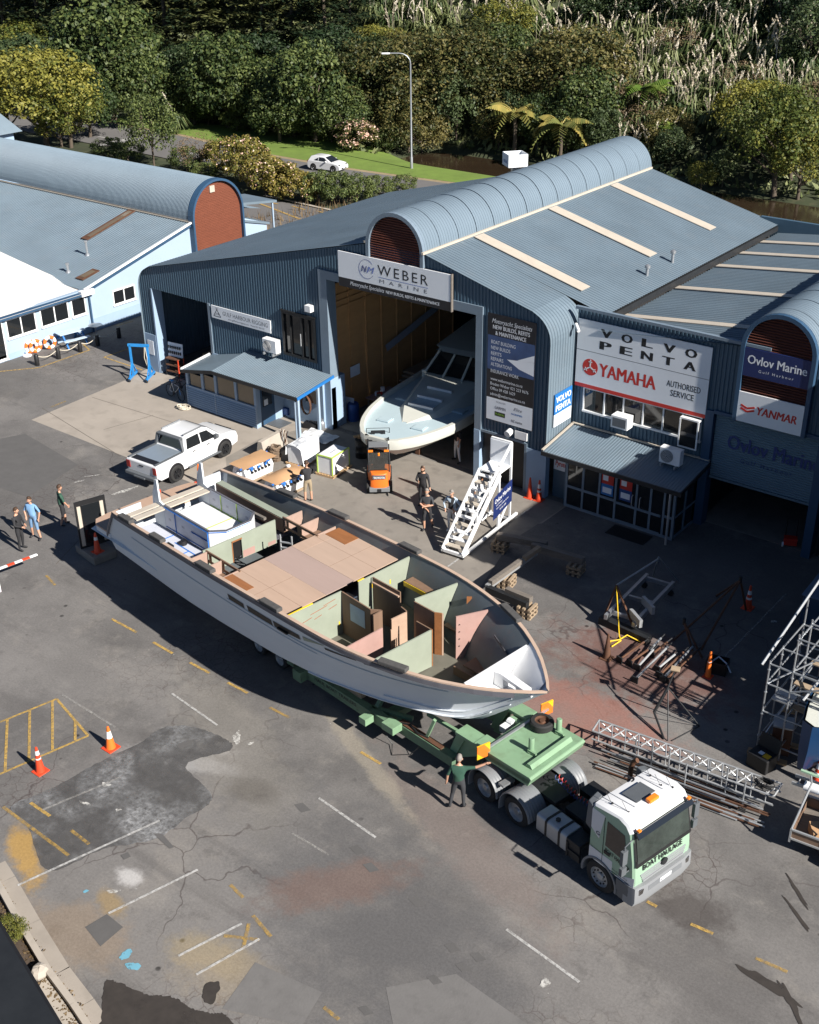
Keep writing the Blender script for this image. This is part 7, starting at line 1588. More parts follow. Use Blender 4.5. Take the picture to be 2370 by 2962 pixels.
# ---------------------------------------------------------------- engines, pallet boxes, barrier by the yacht
def se(x, y): return 660+x*.2551, 1250+y*.2551
def pallet(t, sx, sy, z=0):
    mb = MB()
    for k in range(7): y = -sy/2+sy*k/6; mb.box(-sx/2,sx/2,y-.05,y+.05,z+.10,z+.125)
    for x in (-sx/2+.05,0,sx/2-.05): mb.box(x-.05,x+.05,-sy/2,sy/2,z+.02,z+.10)
    for k in (-1,0,1): mb.box(-sx/2,sx/2,k*(sy/2-.05)-.05,k*(sy/2-.05)+.05,z,z+.02)
    mb.build('pallet', K['pallet_wood'], t)
def engine(label, p, rz, extra):
    t = T('marine_engine', label, 'engine', p, rz, 'marine engines under brown paper')
    mb = MB(); mb.box(-.75,.75,-.42,.42,.06,.14); mb.build('skid', K['timber'], t)
    mb = MB(); mb.loft([[(x,-.36,.14),(x,-.45,.55),(x,-.30,.85),(x,.30,.85),(x,.45,.55),(x,.36,.14)] for x in (-.85,-.7,.6,.8)], caps=True); mb.build('block', K['plastic_white'], t, bevel=.03)
    for k in range(6):
        mb = MB(); mb.lathe([(.055,-.52),(.055,-.42)], (-.5+.2*k,0,.62), 12, 0, 'y'); mb.build('intake', K['black'], t)
    for k in range(6):
        mb = MB(); mb.box(-.55+.2*k,-.44+.2*k,-.50,-.44,.70,.80); mb.build('injector_cover', K['gel_white' if k % 2 else 'tape_blue'], t)
    mb = MB(); g = []
    for i in range(11):
        g.append([(-.95+.19*i, -.52+.115*j, .90+(.16 if extra else .05)*math.sin(math.pi*i/10)*math.sin(math.pi*j/9)+.01*((i*7+j*3) % 3)) for j in range(10)])
    mb.loft(g, closed=False); mb.build('paper_cover', K['paper_brown'], t, smooth=60)
    for k, (x, y) in enumerate(((-.92,-.3),(-.6,-.53),(.4,-.53),(.9,.2))):
        mb = MB(); mb.box(x-.12,x+.12,y-.03,y+.03,.86,.905); mb.build('tape', K['tape_blue'], t)
    mb = MB(); mb.lathe([(.16,0),(.2,.1),(.16,.3),(.05,.34)], (-.85,.0,.35), 12); mb.path([(-.8,-.4,.3),(-.9,-.5,.5),(-.7,-.55,.6)], .06, 6); mb.build('turbo', K['plastic_white'], t, smooth=50)
    if extra: mb = MB(); mb.lathe([(.02,0),(.1,.03),(.1,.1),(.03,.13)], (.45,.25,1.0), 10); mb.build('wrapped_bundle', K['cloth_white'], t, smooth=50)
    return t
e1_ = at(*se(330,560)); e2_ = at(*se(690,720)); eh = head_of(at(*se(250,570)), at(*se(510,450)))
engine('white marine engine under flat brown paper nearer the pickup', at(*se(300,520)), eh, False)
engine('white marine engine under humped brown paper beside the man in black', at(*se(660,690)), eh, True)
bh = head_of(at(*se(820,400)), at(*se(1040,260)))
def pbox(label, p, rz, sx, sy, sz, wrap):
    t = T('pallet_crate', label, 'crate', p, rz, 'white crates on pallets'); pallet(t, sx+.15, sy+.15)
    mb = MB(); mb.box(-sx/2,sx/2,-sy/2,sy/2,.13,.13+sz); mb.build('box', K['plastic_white'], t, bevel=.02)
    if wrap:
        r_ = random.Random(3); mb = MB(); g = []
        pr = [(-sy/2-.14,.15),(-sy/2-.08,.4),(-sy/2-.03,sz+.1),(-sy/4,sz+.18),(0,sz+.17),(sy/4,sz+.18),(sy/2+.02,sz+.1),(sy/2+.05,.5)]
        for i in range(9): g.append([(-sx/2-.06+(sx*.75)*i/8+r_.uniform(-.03,.03), y+r_.uniform(-.03,.03), z+r_.uniform(-.03,.03)) for y, z in pr])
        mb.loft(g, closed=False); mb.build('plastic_wrap', K['film'], t); mb = MB(); mb.box(-.1,.2,-sy/2-.012,-sy/2-.001,.7,.88); mb.build('label_sheet', K['print_grey'], t)
    else:
        for x, y in ((-sx/2,-sy/2),(sx/2,-sy/2),(-sx/2,sy/2)):
            mb = MB(); mb.box(x-.025,x+.025,y-.025,y+.025,.13,.15+sz); mb.build('tape', K['tape_green'], t)
        mb = MB(); mb.bar((-sx/2,-sy/2,.14+sz),(sx/2,-sy/2,.14+sz),.05); mb.bar((-sx/2,-sy/2,.142+sz),(-sx/2,sy/2,.142+sz),.05); mb.build('tape', K['tape_green'], t)
        mb = MB(); mb.box(-.2,.2,-.02,.02,.131+sz,.134+sz); mb.build('label_sheet', K['print_grey'], t)
pbox('white crate half covered by clear plastic wrap on its pallet', at(*se(865,325)), bh, 1.35, .8, .85, True)
pbox('white crate edged with green tape on its pallet', at(*se(1200,440)), bh, 1.3, .8, .85, False)
t = T('concrete_barrier', 'short pale concrete barrier block behind the crates', 'barrier', at(*se(505,225)), head_of(at(*se(390,270)), at(*se(600,150))))
MB().prism([(-.26,0),(-.26,.12),(-.12,.85),(.12,.85),(.26,.12),(.26,0)], 'x', -.85, .85).build('barrier_block', K['kerb_concrete'], t, bevel=.02)
t = T('stake_bundle', 'bundle of rusty steel stakes leaning beside the concrete barrier', 'stakes', at(*se(645,180)))
for k in range(9): MB().tube((rnd.uniform(-.25,.25),rnd.uniform(-.2,.2),0),(rnd.uniform(-.3,.3),rnd.uniform(-.2,.2),rnd.uniform(.8,1.15)),.02,6).build('stake', K['rust' if k % 3 else 'galv'], t)
t = T('netting_roll', 'roll of brown netting standing beside the wrapped crate', 'netting', at(*se(545,320)))
mb = MB()
for k in range(14): z = .05+.05*k; mb.path([(.22*math.cos(R(q))+rnd.uniform(-.04,.04),.22*math.sin(R(q))+rnd.uniform(-.04,.04),z+rnd.uniform(-.02,.02)) for q in range(0,360,30)], .035, 5, closed=True)
mk('net_brown', (.17,.12,.08), .9, var=.5, vs=12); mb.build('netting', K['net_brown'], t)
t = T('white_tarpaulin', 'crumpled white tarpaulin sheet lying on the concrete by the shed door', 'tarpaulin', at(*se(1030,60)))
r_ = random.Random(9); mb = MB(); mb.loft([[(-.9+.22*i,-.5+.17*j,.04+.09*r_.random()) for j in range(7)] for i in range(9)], closed=False); mb.build('sheet', K['film'], t)
o = T('oil_drum', 'black oil drum standing under the cream boat bow', 'drum', A(sp,165,590))
mb = MB(); mb.lathe([(.29,0),(.3,.02),(.29,.28),(.305,.30),(.29,.32),(.29,.58),(.305,.6),(.29,.62),(.3,.88),(.27,.88),(.27,.86)], (0,0,0), 24); mb.build('drum_body', K['black'], o, smooth=40)
o = T('timber_offcuts', 'orange timber offcuts piled on the black drum', 'timber', A(sp,165,590)+Vector((0,0,.88)))
for k in range(4): MB().cbox((rnd.uniform(-.15,.15),rnd.uniform(-.15,.15),.05+.07*k), .6,.14,.07, rnd.uniform(0,3)).build('offcut', K['pallet_wood'], o)
o = T('plastic_barrel', 'blue plastic barrel inside the shed doorway', 'barrel', A(s5,332,1660))
mb = MB(); mb.lathe([(.27,0),(.29,.1),(.3,.3),(.285,.45),(.3,.6),(.29,.85),(.25,.92),(.25,.88)], (0,0,0), 24); mb.build('barrel_body', K['drum_blue'], o, smooth=40)
o = T('white_panel_board', 'white board leaning behind the blue barrel in the shed', 'board', A(s5,275,1650)); MB().slab((-.2,0,0),(.35,.05,0),(.35,.25,1.1),(-.2,.2,1.1),.02).build('panel', K['sign_white'], o)
o = T('gas_bottle', 'grey gas bottle beside the shed door pillar', 'gas bottle', A(s4,1530,1560)); MB().lathe([(.14,0),(.16,.05),(.16,.36),(.1,.46),(.04,.48),(.04,.54)], (0,0,0), 16).build('bottle', K['galv'], o, smooth=50); MB().path([(.1*math.cos(R(q)),.1*math.sin(R(q)),.55) for q in range(0,360,40)], .012, 5, closed=True).build('collar', K['galv'], o)
o = T('tool_case', 'black tool case on the ground under the office canopy', 'case', A(s4,1440,1545), R(20)); MB().box(-.35,.35,-.2,.2,0,.3).build('case_body', K['black'], o, bevel=.04); MB().path([(-.12,0,.3),(-.1,0,.38),(.1,0,.38),(.12,0,.3)], .02, 6).build('handle', K['galv'], o)
o = T('pressure_washer', 'teal pressure washer parked against the office wall', 'washer', A(s4,1240,1450)); MB().box(-.2,.2,-.15,.15,.12,.5).build('pump_body', K['drum_blue'], o, bevel=.04); MB().path([(-.18,.12,.1),(-.25,.12,.9),(-.25,-.12,.9),(-.18,-.12,.1)], .02, 6).build('frame', K['galv'], o)
for x in (-.2,.2): MB().lathe([(.12,-.03),(.12,.03)], (x,.18,.12), 12, 0, 'y').build('wheel', K['tyre'], o)
o = T('coiled_hose', 'orange brown hose coiled on the wall under the office canopy', 'hose', (-36.9,38.66,.5))
mb = MB()
for k in range(5): mb.path([(.3*math.cos(R(q)),-.02-.02*k,.55+.48*math.sin(R(q))) for q in range(0,360,24)], .02, 5, closed=True)
mb.build('hose_coil', K['rust'], o)
o = T('rope_coil', 'cream rope coiled on the concrete beside the office corner', 'rope', A(s4,372,1385))
mb = MB(); r_ = random.Random(4)
for k in range(9): q0 = r_.uniform(.18,.36); cx_, cy_ = r_.uniform(-.12,.12), r_.uniform(-.08,.08); mb.path([(cx_+q0*math.cos(R(q)),cy_+q0*.8*math.sin(R(q)),.03+.025*k*.6+r_.uniform(0,.02)) for q in range(0,360,30)], .022, 5, closed=True)
mb.build('rope_loops', K['rope'], o)
o = T('door_mat', 'dark door mat lying in front of the shop doors', 'mat', A(s6,1190,1770), 0); MB().box(-.85,.85,-.42,.42,.018,.035).build('mat', K['black'], o)
o = T('door_mat', 'grey door mat lying outside the office door', 'mat', A(s4,1160,1510), 0); MB().box(-.7,.55,-.4,.45,.018,.035).build('mat', K['grey_plastic'], o)
o = T('fuel_can', 'red container just inside the shop front glass', 'container', (-21.9,39.05,.05)); MB().box(-.2,.2,-.12,.12,0,.45).build('can', K['cone_red'], o, bevel=.04)
# bicycles against the office
def bicycle(label, p, rz, frame, seatm):
    t = T('bicycle', label, 'bicycle', p, rz, 'bicycles at the office corner')
    for x in (-.5,.5):
        mb = MB(); mb.path([(x+.32*math.cos(R(q)),0,.34+.32*math.sin(R(q))) for q in range(0,360,15)], .02, 6, 0, closed=True)
        for q in range(0,360,30): mb.tube((x,0,.34),(x+.31*math.cos(R(q)),0,.34+.31*math.sin(R(q))),.003,4,1)
        mb.build('wheel', [K['tyre'],K['alloy']], t)
    mb = MB(); N = dict(bb=(-.08,0,.30),st=(-.22,0,.80),ht=(.34,0,.78),hb=(.37,0,.68),rh=(-.5,0,.34),fh=(.5,0,.34))
    for a, b in (('bb','st'),('st','ht'),('bb','hb'),('ht','hb'),('rh','bb'),('rh','st')): mb.tube(N[a],N[b],.022,7)
    mb.build('frame', K[frame], t); mb = MB(); mb.tube(N['hb'],N['fh'],.02,7); mb.build('fork', K['gantry_blue'], t)
    mb = MB(); mb.tube(N['ht'],(.31,0,.95),.016,6); mb.tube((.31,-.28,.97),(.31,.28,.97),.014,6); mb.build('handlebar', K['black'], t)
    mb = MB(); mb.tube(N['st'],(-.25,0,.92),.014,6); mb.cbox((-.26,0,.95),.24,.13,.05); mb.build('saddle', K[seatm], t); mb = MB(); mb.lathe([(.09,-.02),(.09,.02)], (-.08,-.03,.30), 12, 0, 'y'); mb.bar((-.08,-.07,.30),(-.02,-.07,.14),.02); mb.build('crank', K['dark_metal'], t)
bicycle('silver and blue bicycle with blue saddle parked at the office corner', at(350+765*.2029,1000+765*.2029)+V2(0,.1), R(-8), 'alloy', 'gantry_blue')
bicycle('dark bicycle parked behind the silver bicycle', at(350+860*.2029,1000+680*.2029)+V2(0,.15), R(8), 'dark_metal', 'black')
# gantry, tool rack
def sg(x, y): return 350+x*.2029, 1000+y*.2029
g0, g1 = A(s3,790,1617), A(s3,880,1590); h0_, h1_ = A(s3,900,1617), A(s3,985,1600)
m0, m1 = g0.lerp(g1,.5), h0_.lerp(h1_,.5)
t = T('lifting_gantry', 'bright blue wheeled lifting gantry frame beside the rigging shed', 'gantry', m0.lerp(m1,.5), head_of(m0, m1))
Lg = (m1-m0).length/2
for x in (-Lg,Lg):
    mb = MB(); mb.bar((x,-.62,.18),(x,.62,.18),.1,.1); mb.build('foot_beam', K['gantry_blue'], t); mb = MB(); mb.bar((x,0,.2),(x,0,1.85),.1,.1); mb.build('upright', K['gantry_blue'], t)
    mb = MB(); mb.bar((x,-.5,.22),(x,0,.9),.05); mb.bar((x,.5,.22),(x,0,.9),.05); mb.build('brace', K['gantry_blue'], t)
    for y in (-.58,.58): MB().lathe([(.1,-.03),(.1,.03)], (x,y,.1), 12, 0, 'x').build('castor', K['tyre'], t)
mb = MB(); mb.bar((-Lg-.1,0,1.87),(Lg+.1,0,1.87),.1,.14); mb.build('top_beam', K['gantry_blue'], t)
mb = MB(); mb.path([(Lg-.15,-.02,1.8),(Lg-.2,-.06,1.2),(Lg-.12,-.06,.8),(Lg-.05,-.06,1.2),(Lg-.12,-.02,1.8)], .02, 5); mb.build('rope', K['rope'], t)
t = T('tool_cart', 'red tool cart with white pegboard at the rigging shed door', 'cart', (-47.0,39.25,0), R(8))
for z in (.25,.6,.95): MB().box(-.45,.45,-.25,.25,z,z+.05).build('shelf', K['rust'], t)
for x in (-.43,.43):
    for y in (-.23,.23): MB().bar((x,y,.05),(x,y,1.0),.05).build('leg', K['cone_red' if x > 0 else 'black'], t)
mb = MB(); mb.slab((-.5,.15,1.0),(.5,.15,1.0),(.5,.22,1.75),(-.5,.22,1.75),.03); mb.build('pegboard', K['sign_white'], t)
for k in range(14): MB().box(-.45+.13*(k % 7),-.40+.13*(k % 7),.08,.13,1.15+.3*(k//7),1.3+.3*(k//7)).build('hand_tool', K['black'], t)
t = T('work_bench', 'timber work bench inside the rigging shed', 'bench', (-45.2,41.2,0)); MB().box(-1.2,1.2,-.5,.5,.85,.92).build('bench_top', K['pallet_wood'], t)
for x in (-1.1,1.1):
    for y in (-.4,.4): MB().box(x-.05,x+.05,y-.05,y+.05,0,.85).build('leg', K['timber'], t)
t = T('tool_wall', 'pale pegboard wall hung with rigging tools in the shed', 'tool rack', (-45.5,44.9,1.2)); MB().box(-3,2.5,-.06,0,-.4,1.5).build('pegboard', K['print_grey'], t); r_ = random.Random(6)
for k in range(40): x = r_.uniform(-2.8,2.3); z = r_.uniform(-.3,1.2); MB().box(x,x+r_.uniform(.04,.2),-.12,-.06,z,z+r_.uniform(.1,.4)).build('hand_tool', K[r_.choice(['black','galv','drum_blue','sign_white'])], t)
# stuff in the shed
for lab, p, m in (('timber stacked along the dark shed wall', (-35.2,46,0), 'timber'), ('grey timber stacked deep in the shed', (-34.6,50,0), 'grey_timber')):
    t = T('timber_stack', lab, 'timber', p); r_ = random.Random(8)
    for k in range(10): MB().cbox((r_.uniform(-.2,.2),r_.uniform(-.3,.3),.1+.12*k),.9,2.6,.1,r_.uniform(-.06,.06)).build('plank', K[m], t)
t = T('work_table', 'cluttered work table inside the shed beside the plywood wall', 'table', (-35.0,42.3,0)); MB().box(-.5,.5,-.9,.9,.8,.86).build('table_top', K['ply_blush'], t)
for x in (-.4,.4):
    for y in (-.8,.8): MB().box(x-.04,x+.04,y-.04,y+.04,0,.8).build('leg', K['timber'], t)
for k in range(7): MB().cbox((rnd.uniform(-.4,.4),rnd.uniform(-.8,.8),.95),.2,.2,.2,rnd.random()).build('box', K[rnd.choice(['ink_red','sign_white','drum_blue','timber'])], t)
t = T('dust_sheet', 'long grey dust sheet hanging across the plywood wall in the shed', 'sheet', (-36,43.5,2.6))
mb = MB(); mb.loft([[(.1,i*.5,-.15+.12*i+.05*math.sin(i)),(.22,i*.5,-.05+.12*i),(.1,i*.5,.25+.12*i)] for i in range(18)], closed=False); mb.build('sheet', K['print_grey'], t)
t = T('safety_notice', 'white notice sheet pinned to the plywood wall in the shed', 'notice', (-36.1,41.3,1.9)); MB().box(.05,.07,-.35,.35,0,.55).build('sheet', K['sign_white'], t)
# ---------------------------------------------------------------- left side: bollards, picnic table, lifebuoys
bl = [A(s3,*q) for q in ((235,1525),(368,1483),(503,1440),(612,1400),(745,1352))]
wh = ('nearest the lifebuoys', 'beside the second lifebuoy', 'at the corner of the yellow line', 'behind the picnic table', 'closest to the boat shed')
for p, w_ in zip(bl, wh):
    t = T('bollard', 'short black bollard '+w_, 'bollard', p, 0, 'black rope bollards by the clubhouse'); MB().lathe([(.12,0),(.125,.02),(.125,.6),(.10,.64)], (0,0,0), 14).build('post', K['black'], t, smooth=40)
for a, b, w_ in zip(bl, bl[1:], ('first', 'second', 'third', 'last')):
    mb = MB(); mb.path([a.lerp(b,i/10)+Vector((0,0,.55-.22*math.sin(math.pi*i/10))) for i in range(11)], .022, 6); tag(mb.build('barrier_rope', K['rope']), 'cream rope sagging in the %s gap between black bollards, counted from the lifebuoys' % w_, 'rope', 'ropes between the bollards')
t = T('picnic_table', 'blue picnic table with benches beside the clubhouse wall', 'table', A(s3,455,1395)+V2(-.2,.1), R(80))
for k in range(4): MB().box(-.8,.8,-.34+.18*k,-.18+.18*k,.72,.76).build('table_plank', K['cloth_lightblue'], t)
for y in (-.72,.72): MB().box(-.8,.8,y-.13,y+.13,.43,.47).build('bench', K['cloth_lightblue'], t)
for x in (-.6,.6):
    mb = MB(); mb.bar((x,-.8,0),(x,-.2,.72),.09,.06); mb.bar((x,.8,0),(x,.2,.72),.09,.06); mb.bar((x,-.8,.4),(x,.8,.4),.06,.09); mb.build('trestle', K['bright_blue'], t)
def lifebuoy(label, p, rz):
    t = T('lifebuoy', label, 'lifebuoy', p, rz, 'lifebuoys leaning on the clubhouse wall'); r0, r1 = .30, .10
    mb = MB()
    for i in range(32):
        a0, a1 = 2*math.pi*i/32, 2*math.pi*(i+1)/32
        rg = [[((.0+r1*math.sin(b)), (r0+r1*math.cos(b))*math.cos(a), .40+(r0+r1*math.cos(b))*math.sin(a)) for b in [2*math.pi*j/10 for j in range(10)]] for a in (a0,a1)]
        mb.loft(rg, 0 if (i//4) % 2 else 1)
    mb.build('ring', [K['cone_orange'],K['white_paint']], t, smooth=60)
q0, q1 = A(s3,230,1445), A(s3,318,1422)
lifebuoy('orange and white lifebuoy leaning in front, nearer the door', q0, R(-10)); lifebuoy('orange and white lifebuoy half behind the front one', q0+V2(-.12,-.2), R(-20)); lifebuoy('orange and white lifebuoy beside the picnic table', q1, R(-12))
t = T('parasol_base', 'round white parasol base on the ground beside the lifebuoys', 'base', A(s3,172,1465)); MB().lathe([(.25,0),(.25,.05),(.05,.1),(.03,.3)], (0,0,0), 18).build('base_disc', K['white_paint'], t, smooth=40)
t = T('round_table', 'small round grey cafe table by the clubhouse downpipe', 'table', A(s3,605,1345)); MB().lathe([(.22,0),(.03,.03),(.03,.68),(.4,.69),(.4,.72)], (0,0,0), 20).build('table_body', K['galv'], t, smooth=40)
# barrier arm, mirror panel on block
a, b = A(s8,-60,1240,.9), A(s8,265,1118,.9)
t = T('boom_barrier', 'red and white striped barrier arm at the left edge', 'barrier', (a.x,a.y,0)); v = b-a
for k in range(6):
    p, q = a+v*(k/6), a+v*((k+1)/6); o = MB().bar(p,q,.10,.05).build('arm_section', K['white_paint' if k in (0,1,3,5) else 'cone_red'], t); o.location = (-a.x,-a.y,0)
o = MB().box(a.x-.15,a.x+.15,a.y-.15,a.y+.15,0,1.05).build('pedestal', K['white_paint'], t); o.location = (-a.x,-a.y,0)
pb = A(s8,690,1120)
t = T('concrete_block', 'rough grey concrete block under the black framed panel', 'block', pb, R(-10)); MB().box(-.75,.75,-.5,.5,0,.34).build('block_body', K['concrete_worn'], t, bevel=.04)
t = T('framed_panel', 'tall black panel with two white battens standing on the concrete block', 'panel', pb+Vector((-.15,.15,.34)), R(72))
MB().box(-.62,.62,-.02,.02,0,2.05).build('panel_sheet', K['black'], t)
for x in (-.48,.44): MB().box(x-.07,x+.07,-.06,-.02,.12,1.85).build('batten', K['cream_sheet'], t)
MB().box(-.35,.35,-.035,-.021,.2,1.85).build('mirror_glass', K['glass_dark'], t)
# ---------------------------------------------------------------- yard clutter on the right
def timber_pile(label, p, rz, n, L_, m='grey_timber', w_=.22):
    t = T('timber_bearers', label, 'timber', p, rz); r_ = random.Random(len(label))
    for k in range(n): MB().cbox((r_.uniform(-.1,.1)+L_*(k % 2)*.12, (k % 2)*w_*1.05, .18*(k//2)+.09), L_*r_.uniform(.6,1), w_, .17, r_.uniform(-.02,.02)).build('bearer', K[m if k % 3 else 'timber'], t)
    return t
def crate_base(label, p, rz):
    t = T('pallet_stack', label, 'pallets', p, rz, 'short stacks of timber cribbing')
    for k in range(5):
        mb = MB()
        for j in (-.22,0,.22): mb.cbox((0,j,.05+.09*k),.6,.1,.07) if k % 2 else mb.cbox((j,0,.05+.09*k),.1,.6,.07)
        mb.build('layer', K['timber'], t)
def s3b(x, y): return 950+x*.4058, 1500+y*.4058
crate_base('timber cribbing stack under the near end of the pale beam', A(s3b,1270,480), R(10)); crate_base('timber cribbing stack beside the yacht bow', A(s3b,1415,690), R(5)); crate_base('timber cribbing in shade beside the white stairs', A(s3b,1225,225), R(12)); crate_base('timber cribbing under the far dark beam', A(s6,800,2050), R(8))
def beam(label, p, q, w_, h_, m, tops=()):
    t = T('timber_beam', label, 'beam', (p.x,p.y,0), 0); M_ = Matrix.Translation((-p.x,-p.y,0)); mb = MB(); mb.bar(p,q,w_,h_); mb.xf(M_); mb.build('beam', K[m], t)
    d = (q-p)
    for a, b, mm in tops: mb = MB(); mb.bar(p+d*a+Vector((.05,.15,h_*.7)), p+d*b+Vector((.05,.15,h_*.7)), w_*1.1, .18); mb.xf(M_); mb.build('packing', K[mm], t)
beam('long pale beam with weathered packing timbers on cribbing', A(s3b,1130,490,.55), A(s3b,1480,240,.55), .16, .2, 'alloy', ((.0,.3,'grey_timber'),(.3,.62,'grey_timber'),(.68,1.,'timber')))
beam('black beam lying on cribbing beside the yacht bow', A(s3b,1130,500,.5), A(s3b,1420,620,.5), .2, .28, 'dark_metal', ((.4,1.,'grey_timber'),))
beam('dark timber beam in shade beside the white stairs', A(s6,225,1775,.6), A(s6,590,1840,.6), .25, .25, 'grey_timber'); beam('dark frost edged beam lying in the workshop shade', A(s6,480,1850,.55), A(s6,860,1960,.55), .25, .28, 'grey_timber')
# grey boat trolley with wheels
c0 = A(s4b,520,700,.4); def_ = lambda x, y: A(s4b, x, y, .45)
P_ = [def_(340,640), def_(520,690), def_(780,420), def_(610,370)]
t = T('boat_trolley', 'grey steel boat trolley frame standing in the shade', 'trolley', (P_[0].x,P_[0].y,0)); M_ = Matrix.Translation((-P_[0].x,-P_[0].y,0))
def tp2(mb, n, m): mb.xf(M_); mb.build(n, K[m], t)
mb = MB(); mb.bar(P_[0],P_[3],.12,.2); tp2(mb,'side_beam','galv'); mb = MB(); mb.bar(P_[1],P_[2],.12,.2); tp2(mb,'side_beam','galv')
for f in (.12,.5,.95): mb = MB(); mb.bar(P_[0].lerp(P_[3],f),P_[1].lerp(P_[2],f),.1,.14); tp2(mb,'cross_beam','galv')
for f, s_ in ((.05,0),(.05,1),(.95,0),(.95,1)):
    q = (P_[0].lerp(P_[3],f) if s_ == 0 else P_[1].lerp(P_[2],f)); mb = MB(); mb.lathe([(.12,-.04),(.12,.04)], (q.x,q.y,.12), 12, 0, 'y'); mb.bar((q.x,q.y,.12),(q.x,q.y,.42),.06); tp2(mb,'castor','dark_metal')
for f in (.05,.35): mb = MB(); q = P_[1].lerp(P_[2],f); mb.cbox(q+Vector((0,0,.2)),.12,.8,.3,R(55)); tp2(mb,'chock','alloy')
# dark mast foot frame with rusty plate in front of the trolley
q0_, q1_ = A(s4b,310,650,.15), A(s4b,620,790,.15)
t = T('steel_channel', 'rusty dark steel channel with A-frame and yellow strap lying by the trolley', 'steel frame', (q0_.x,q0_.y,0)); M_ = Matrix.Translation((-q0_.x,-q0_.y,0))
mb = MB(); mb.bar(q0_,q1_,.3,.28); tp2(mb,'channel','dark_metal'); ap = A(s4b,395,640,0); top_ = Vector((ap.x,ap.y,1.35))
for q in (A(s4b,325,650,.2), A(s4b,525,715,.2), A(s4b,420,640,.2)): mb = MB(); mb.tube(q, top_, .04, 7); tp2(mb,'strut','rust')
mb = MB(); mb.tube(top_, A(s4b,685,260,1.3), .035, 7); tp2(mb,'long_strut','alloy'); 
mb = MB(); far_ = A(s4b,705,240,.1); mb.tube(A(s4b,685,250,1.4), A(s4b,820,410,.05), .025, 6); mb.tube(A(s4b,685,250,1.4), A(s4b,650,370,.05), .03, 6); tp2(mb,'strut','galv')
mb = MB(); w2_ = A(s4b,430,760,.25); mb.bar(top_+Vector((0,0,-.02)), w2_, .08, .012, up=(1,0,0)); mb.path([w2_, A(s4b,440,790,.03), A(s4b,380,830,.03), A(s4b,370,795,.05), A(s4b,430,785,.08), A(s4b,480,755,.2), A(s4b,580,805,.03)], .028, 5); tp2(mb,'strap','strap_yellow')
# steel props lying in a row
r_ = random.Random(12)
props = [((430,915),(590,800)),((495,935),(615,850)),((545,965),(650,850)),((530,1045),(745,830)),((675,975),(790,880)),((690,1015),(850,860)),((710,1040),(905,830)),((730,1045),(930,860)),((600,880),(700,775)),((640,880),(740,800))]
adj = ['shortest, at the left end', 'second from the left end', 'third, with an orange joint', 'longest, reaching furthest forward', 'fifth, half in shade', 'sixth, thin and pale', 'seventh, beside the black foot plates', 'last, at the right end', 'behind the left end', 'behind the middle']
for (a, b), w_ in zip(props, adj):
    p, q = A(s4b,*a,.12), A(s4b,*b,.30); t = T('steel_prop', 'steel yard prop lying in the row of props, '+w_, 'prop', (p.x,p.y,0), 0, 'steel props lying in a row'); M_ = Matrix.Translation((-p.x,-p.y,0))
    mb = MB(); mb.tube(p,q,.04,8); tp2(mb,'tube',r_.choice(['galv','rust','alloy'])); mb = MB(); mb.cbox(p,.05,.24,.24,head_of(p,q)); tp2(mb,'foot_plate','dark_metal'); mb = MB(); mb.tube(q,q+(q-p).normalized()*.25,.025,6); tp2(mb,'screw','dark_metal')
# A-frame posts
def aframe(label, top, feet, z=1.9):
    global M_, t
    p = A(s4b,*top,z); b = A(s4b,*feet[0]); t = T('steel_stand', label, 'stand', (b.x,b.y,0))
    M_ = Matrix.Translation((-b.x,-b.y,0))
    for f in feet: mb = MB(); mb.tube(A(s4b,*f,.04),p,.04,7); tp2(mb,'leg','rust')
    mb = MB(); mb.lathe([(.06,-.1),(.06,.15)], p, 8); tp2(mb,'head','dark_metal')
aframe('rusty steel stand with pole leaning against the props', (850,670), ((965,900),(905,860)), .8)
aframe('tall rusty three legged stand in deep shade', (1215,400), ((1060,500),(1250,590),(960,850),(780,790)), 1.7)
pv = A(s4b,655,1255); t = T('tripod_stand', 'black steel tripod boat stand with flat head behind the truss', 'boat stand', (pv.x,pv.y,0)); M_ = Matrix.Translation((-pv.x,-pv.y,0)); ax = A(s4b,745,1095,1.25)
hh = A(s4b,795,975,1.75)
for f, th_ in (((720,1430),.035),((745,1440),.02),((950,1345),.02)): mb = MB(); mb.tube(A(s4b,*f,.02),ax if th_ < .03 else A(s4b,655,1255,.45),th_,7); tp2(mb,'leg','dark_metal')
mb = MB(); mb.tube(A(s4b,655,1255,.45),ax,.05,8); mb.tube(ax,hh,.025,7); tp2(mb,'shaft','dark_metal'); mb = MB(); mb.cbox(hh,.28,.2,.05,.3,0,.3); tp2(mb,'head_plate','timber')
mb = MB(); mb.tube(A(s4b,655,1255,.45),A(s4b,950,1345,.03),.012,5); mb.tube(A(s4b,770,1440,.03),A(s4b,950,1345,.03),.015,5); tp2(mb,'chain','dark_metal')
bb = A(s4b,1060,985); t = T('black_crate', 'open black crate beside the orange cone', 'crate', bb, .2); mb = MB(); 
for a_ in ((-.35,-.33,-.25,.25),(.33,.35,-.25,.25),(-.33,.33,-.25,-.23),(-.33,.33,.23,.25)): mb.box(*a_,0,.45)
mb.box(-.33,.33,-.23,.23,0,.03); mb.build('crate_body', K['black'], t); mb = MB(); mb.path([(-.2,0,.3),(0,.1,.5),(.3,-.1,.45),(.5,-.2,.2)], .03, 6); mb.build('cloth', K['cloth_lightblue'], t)
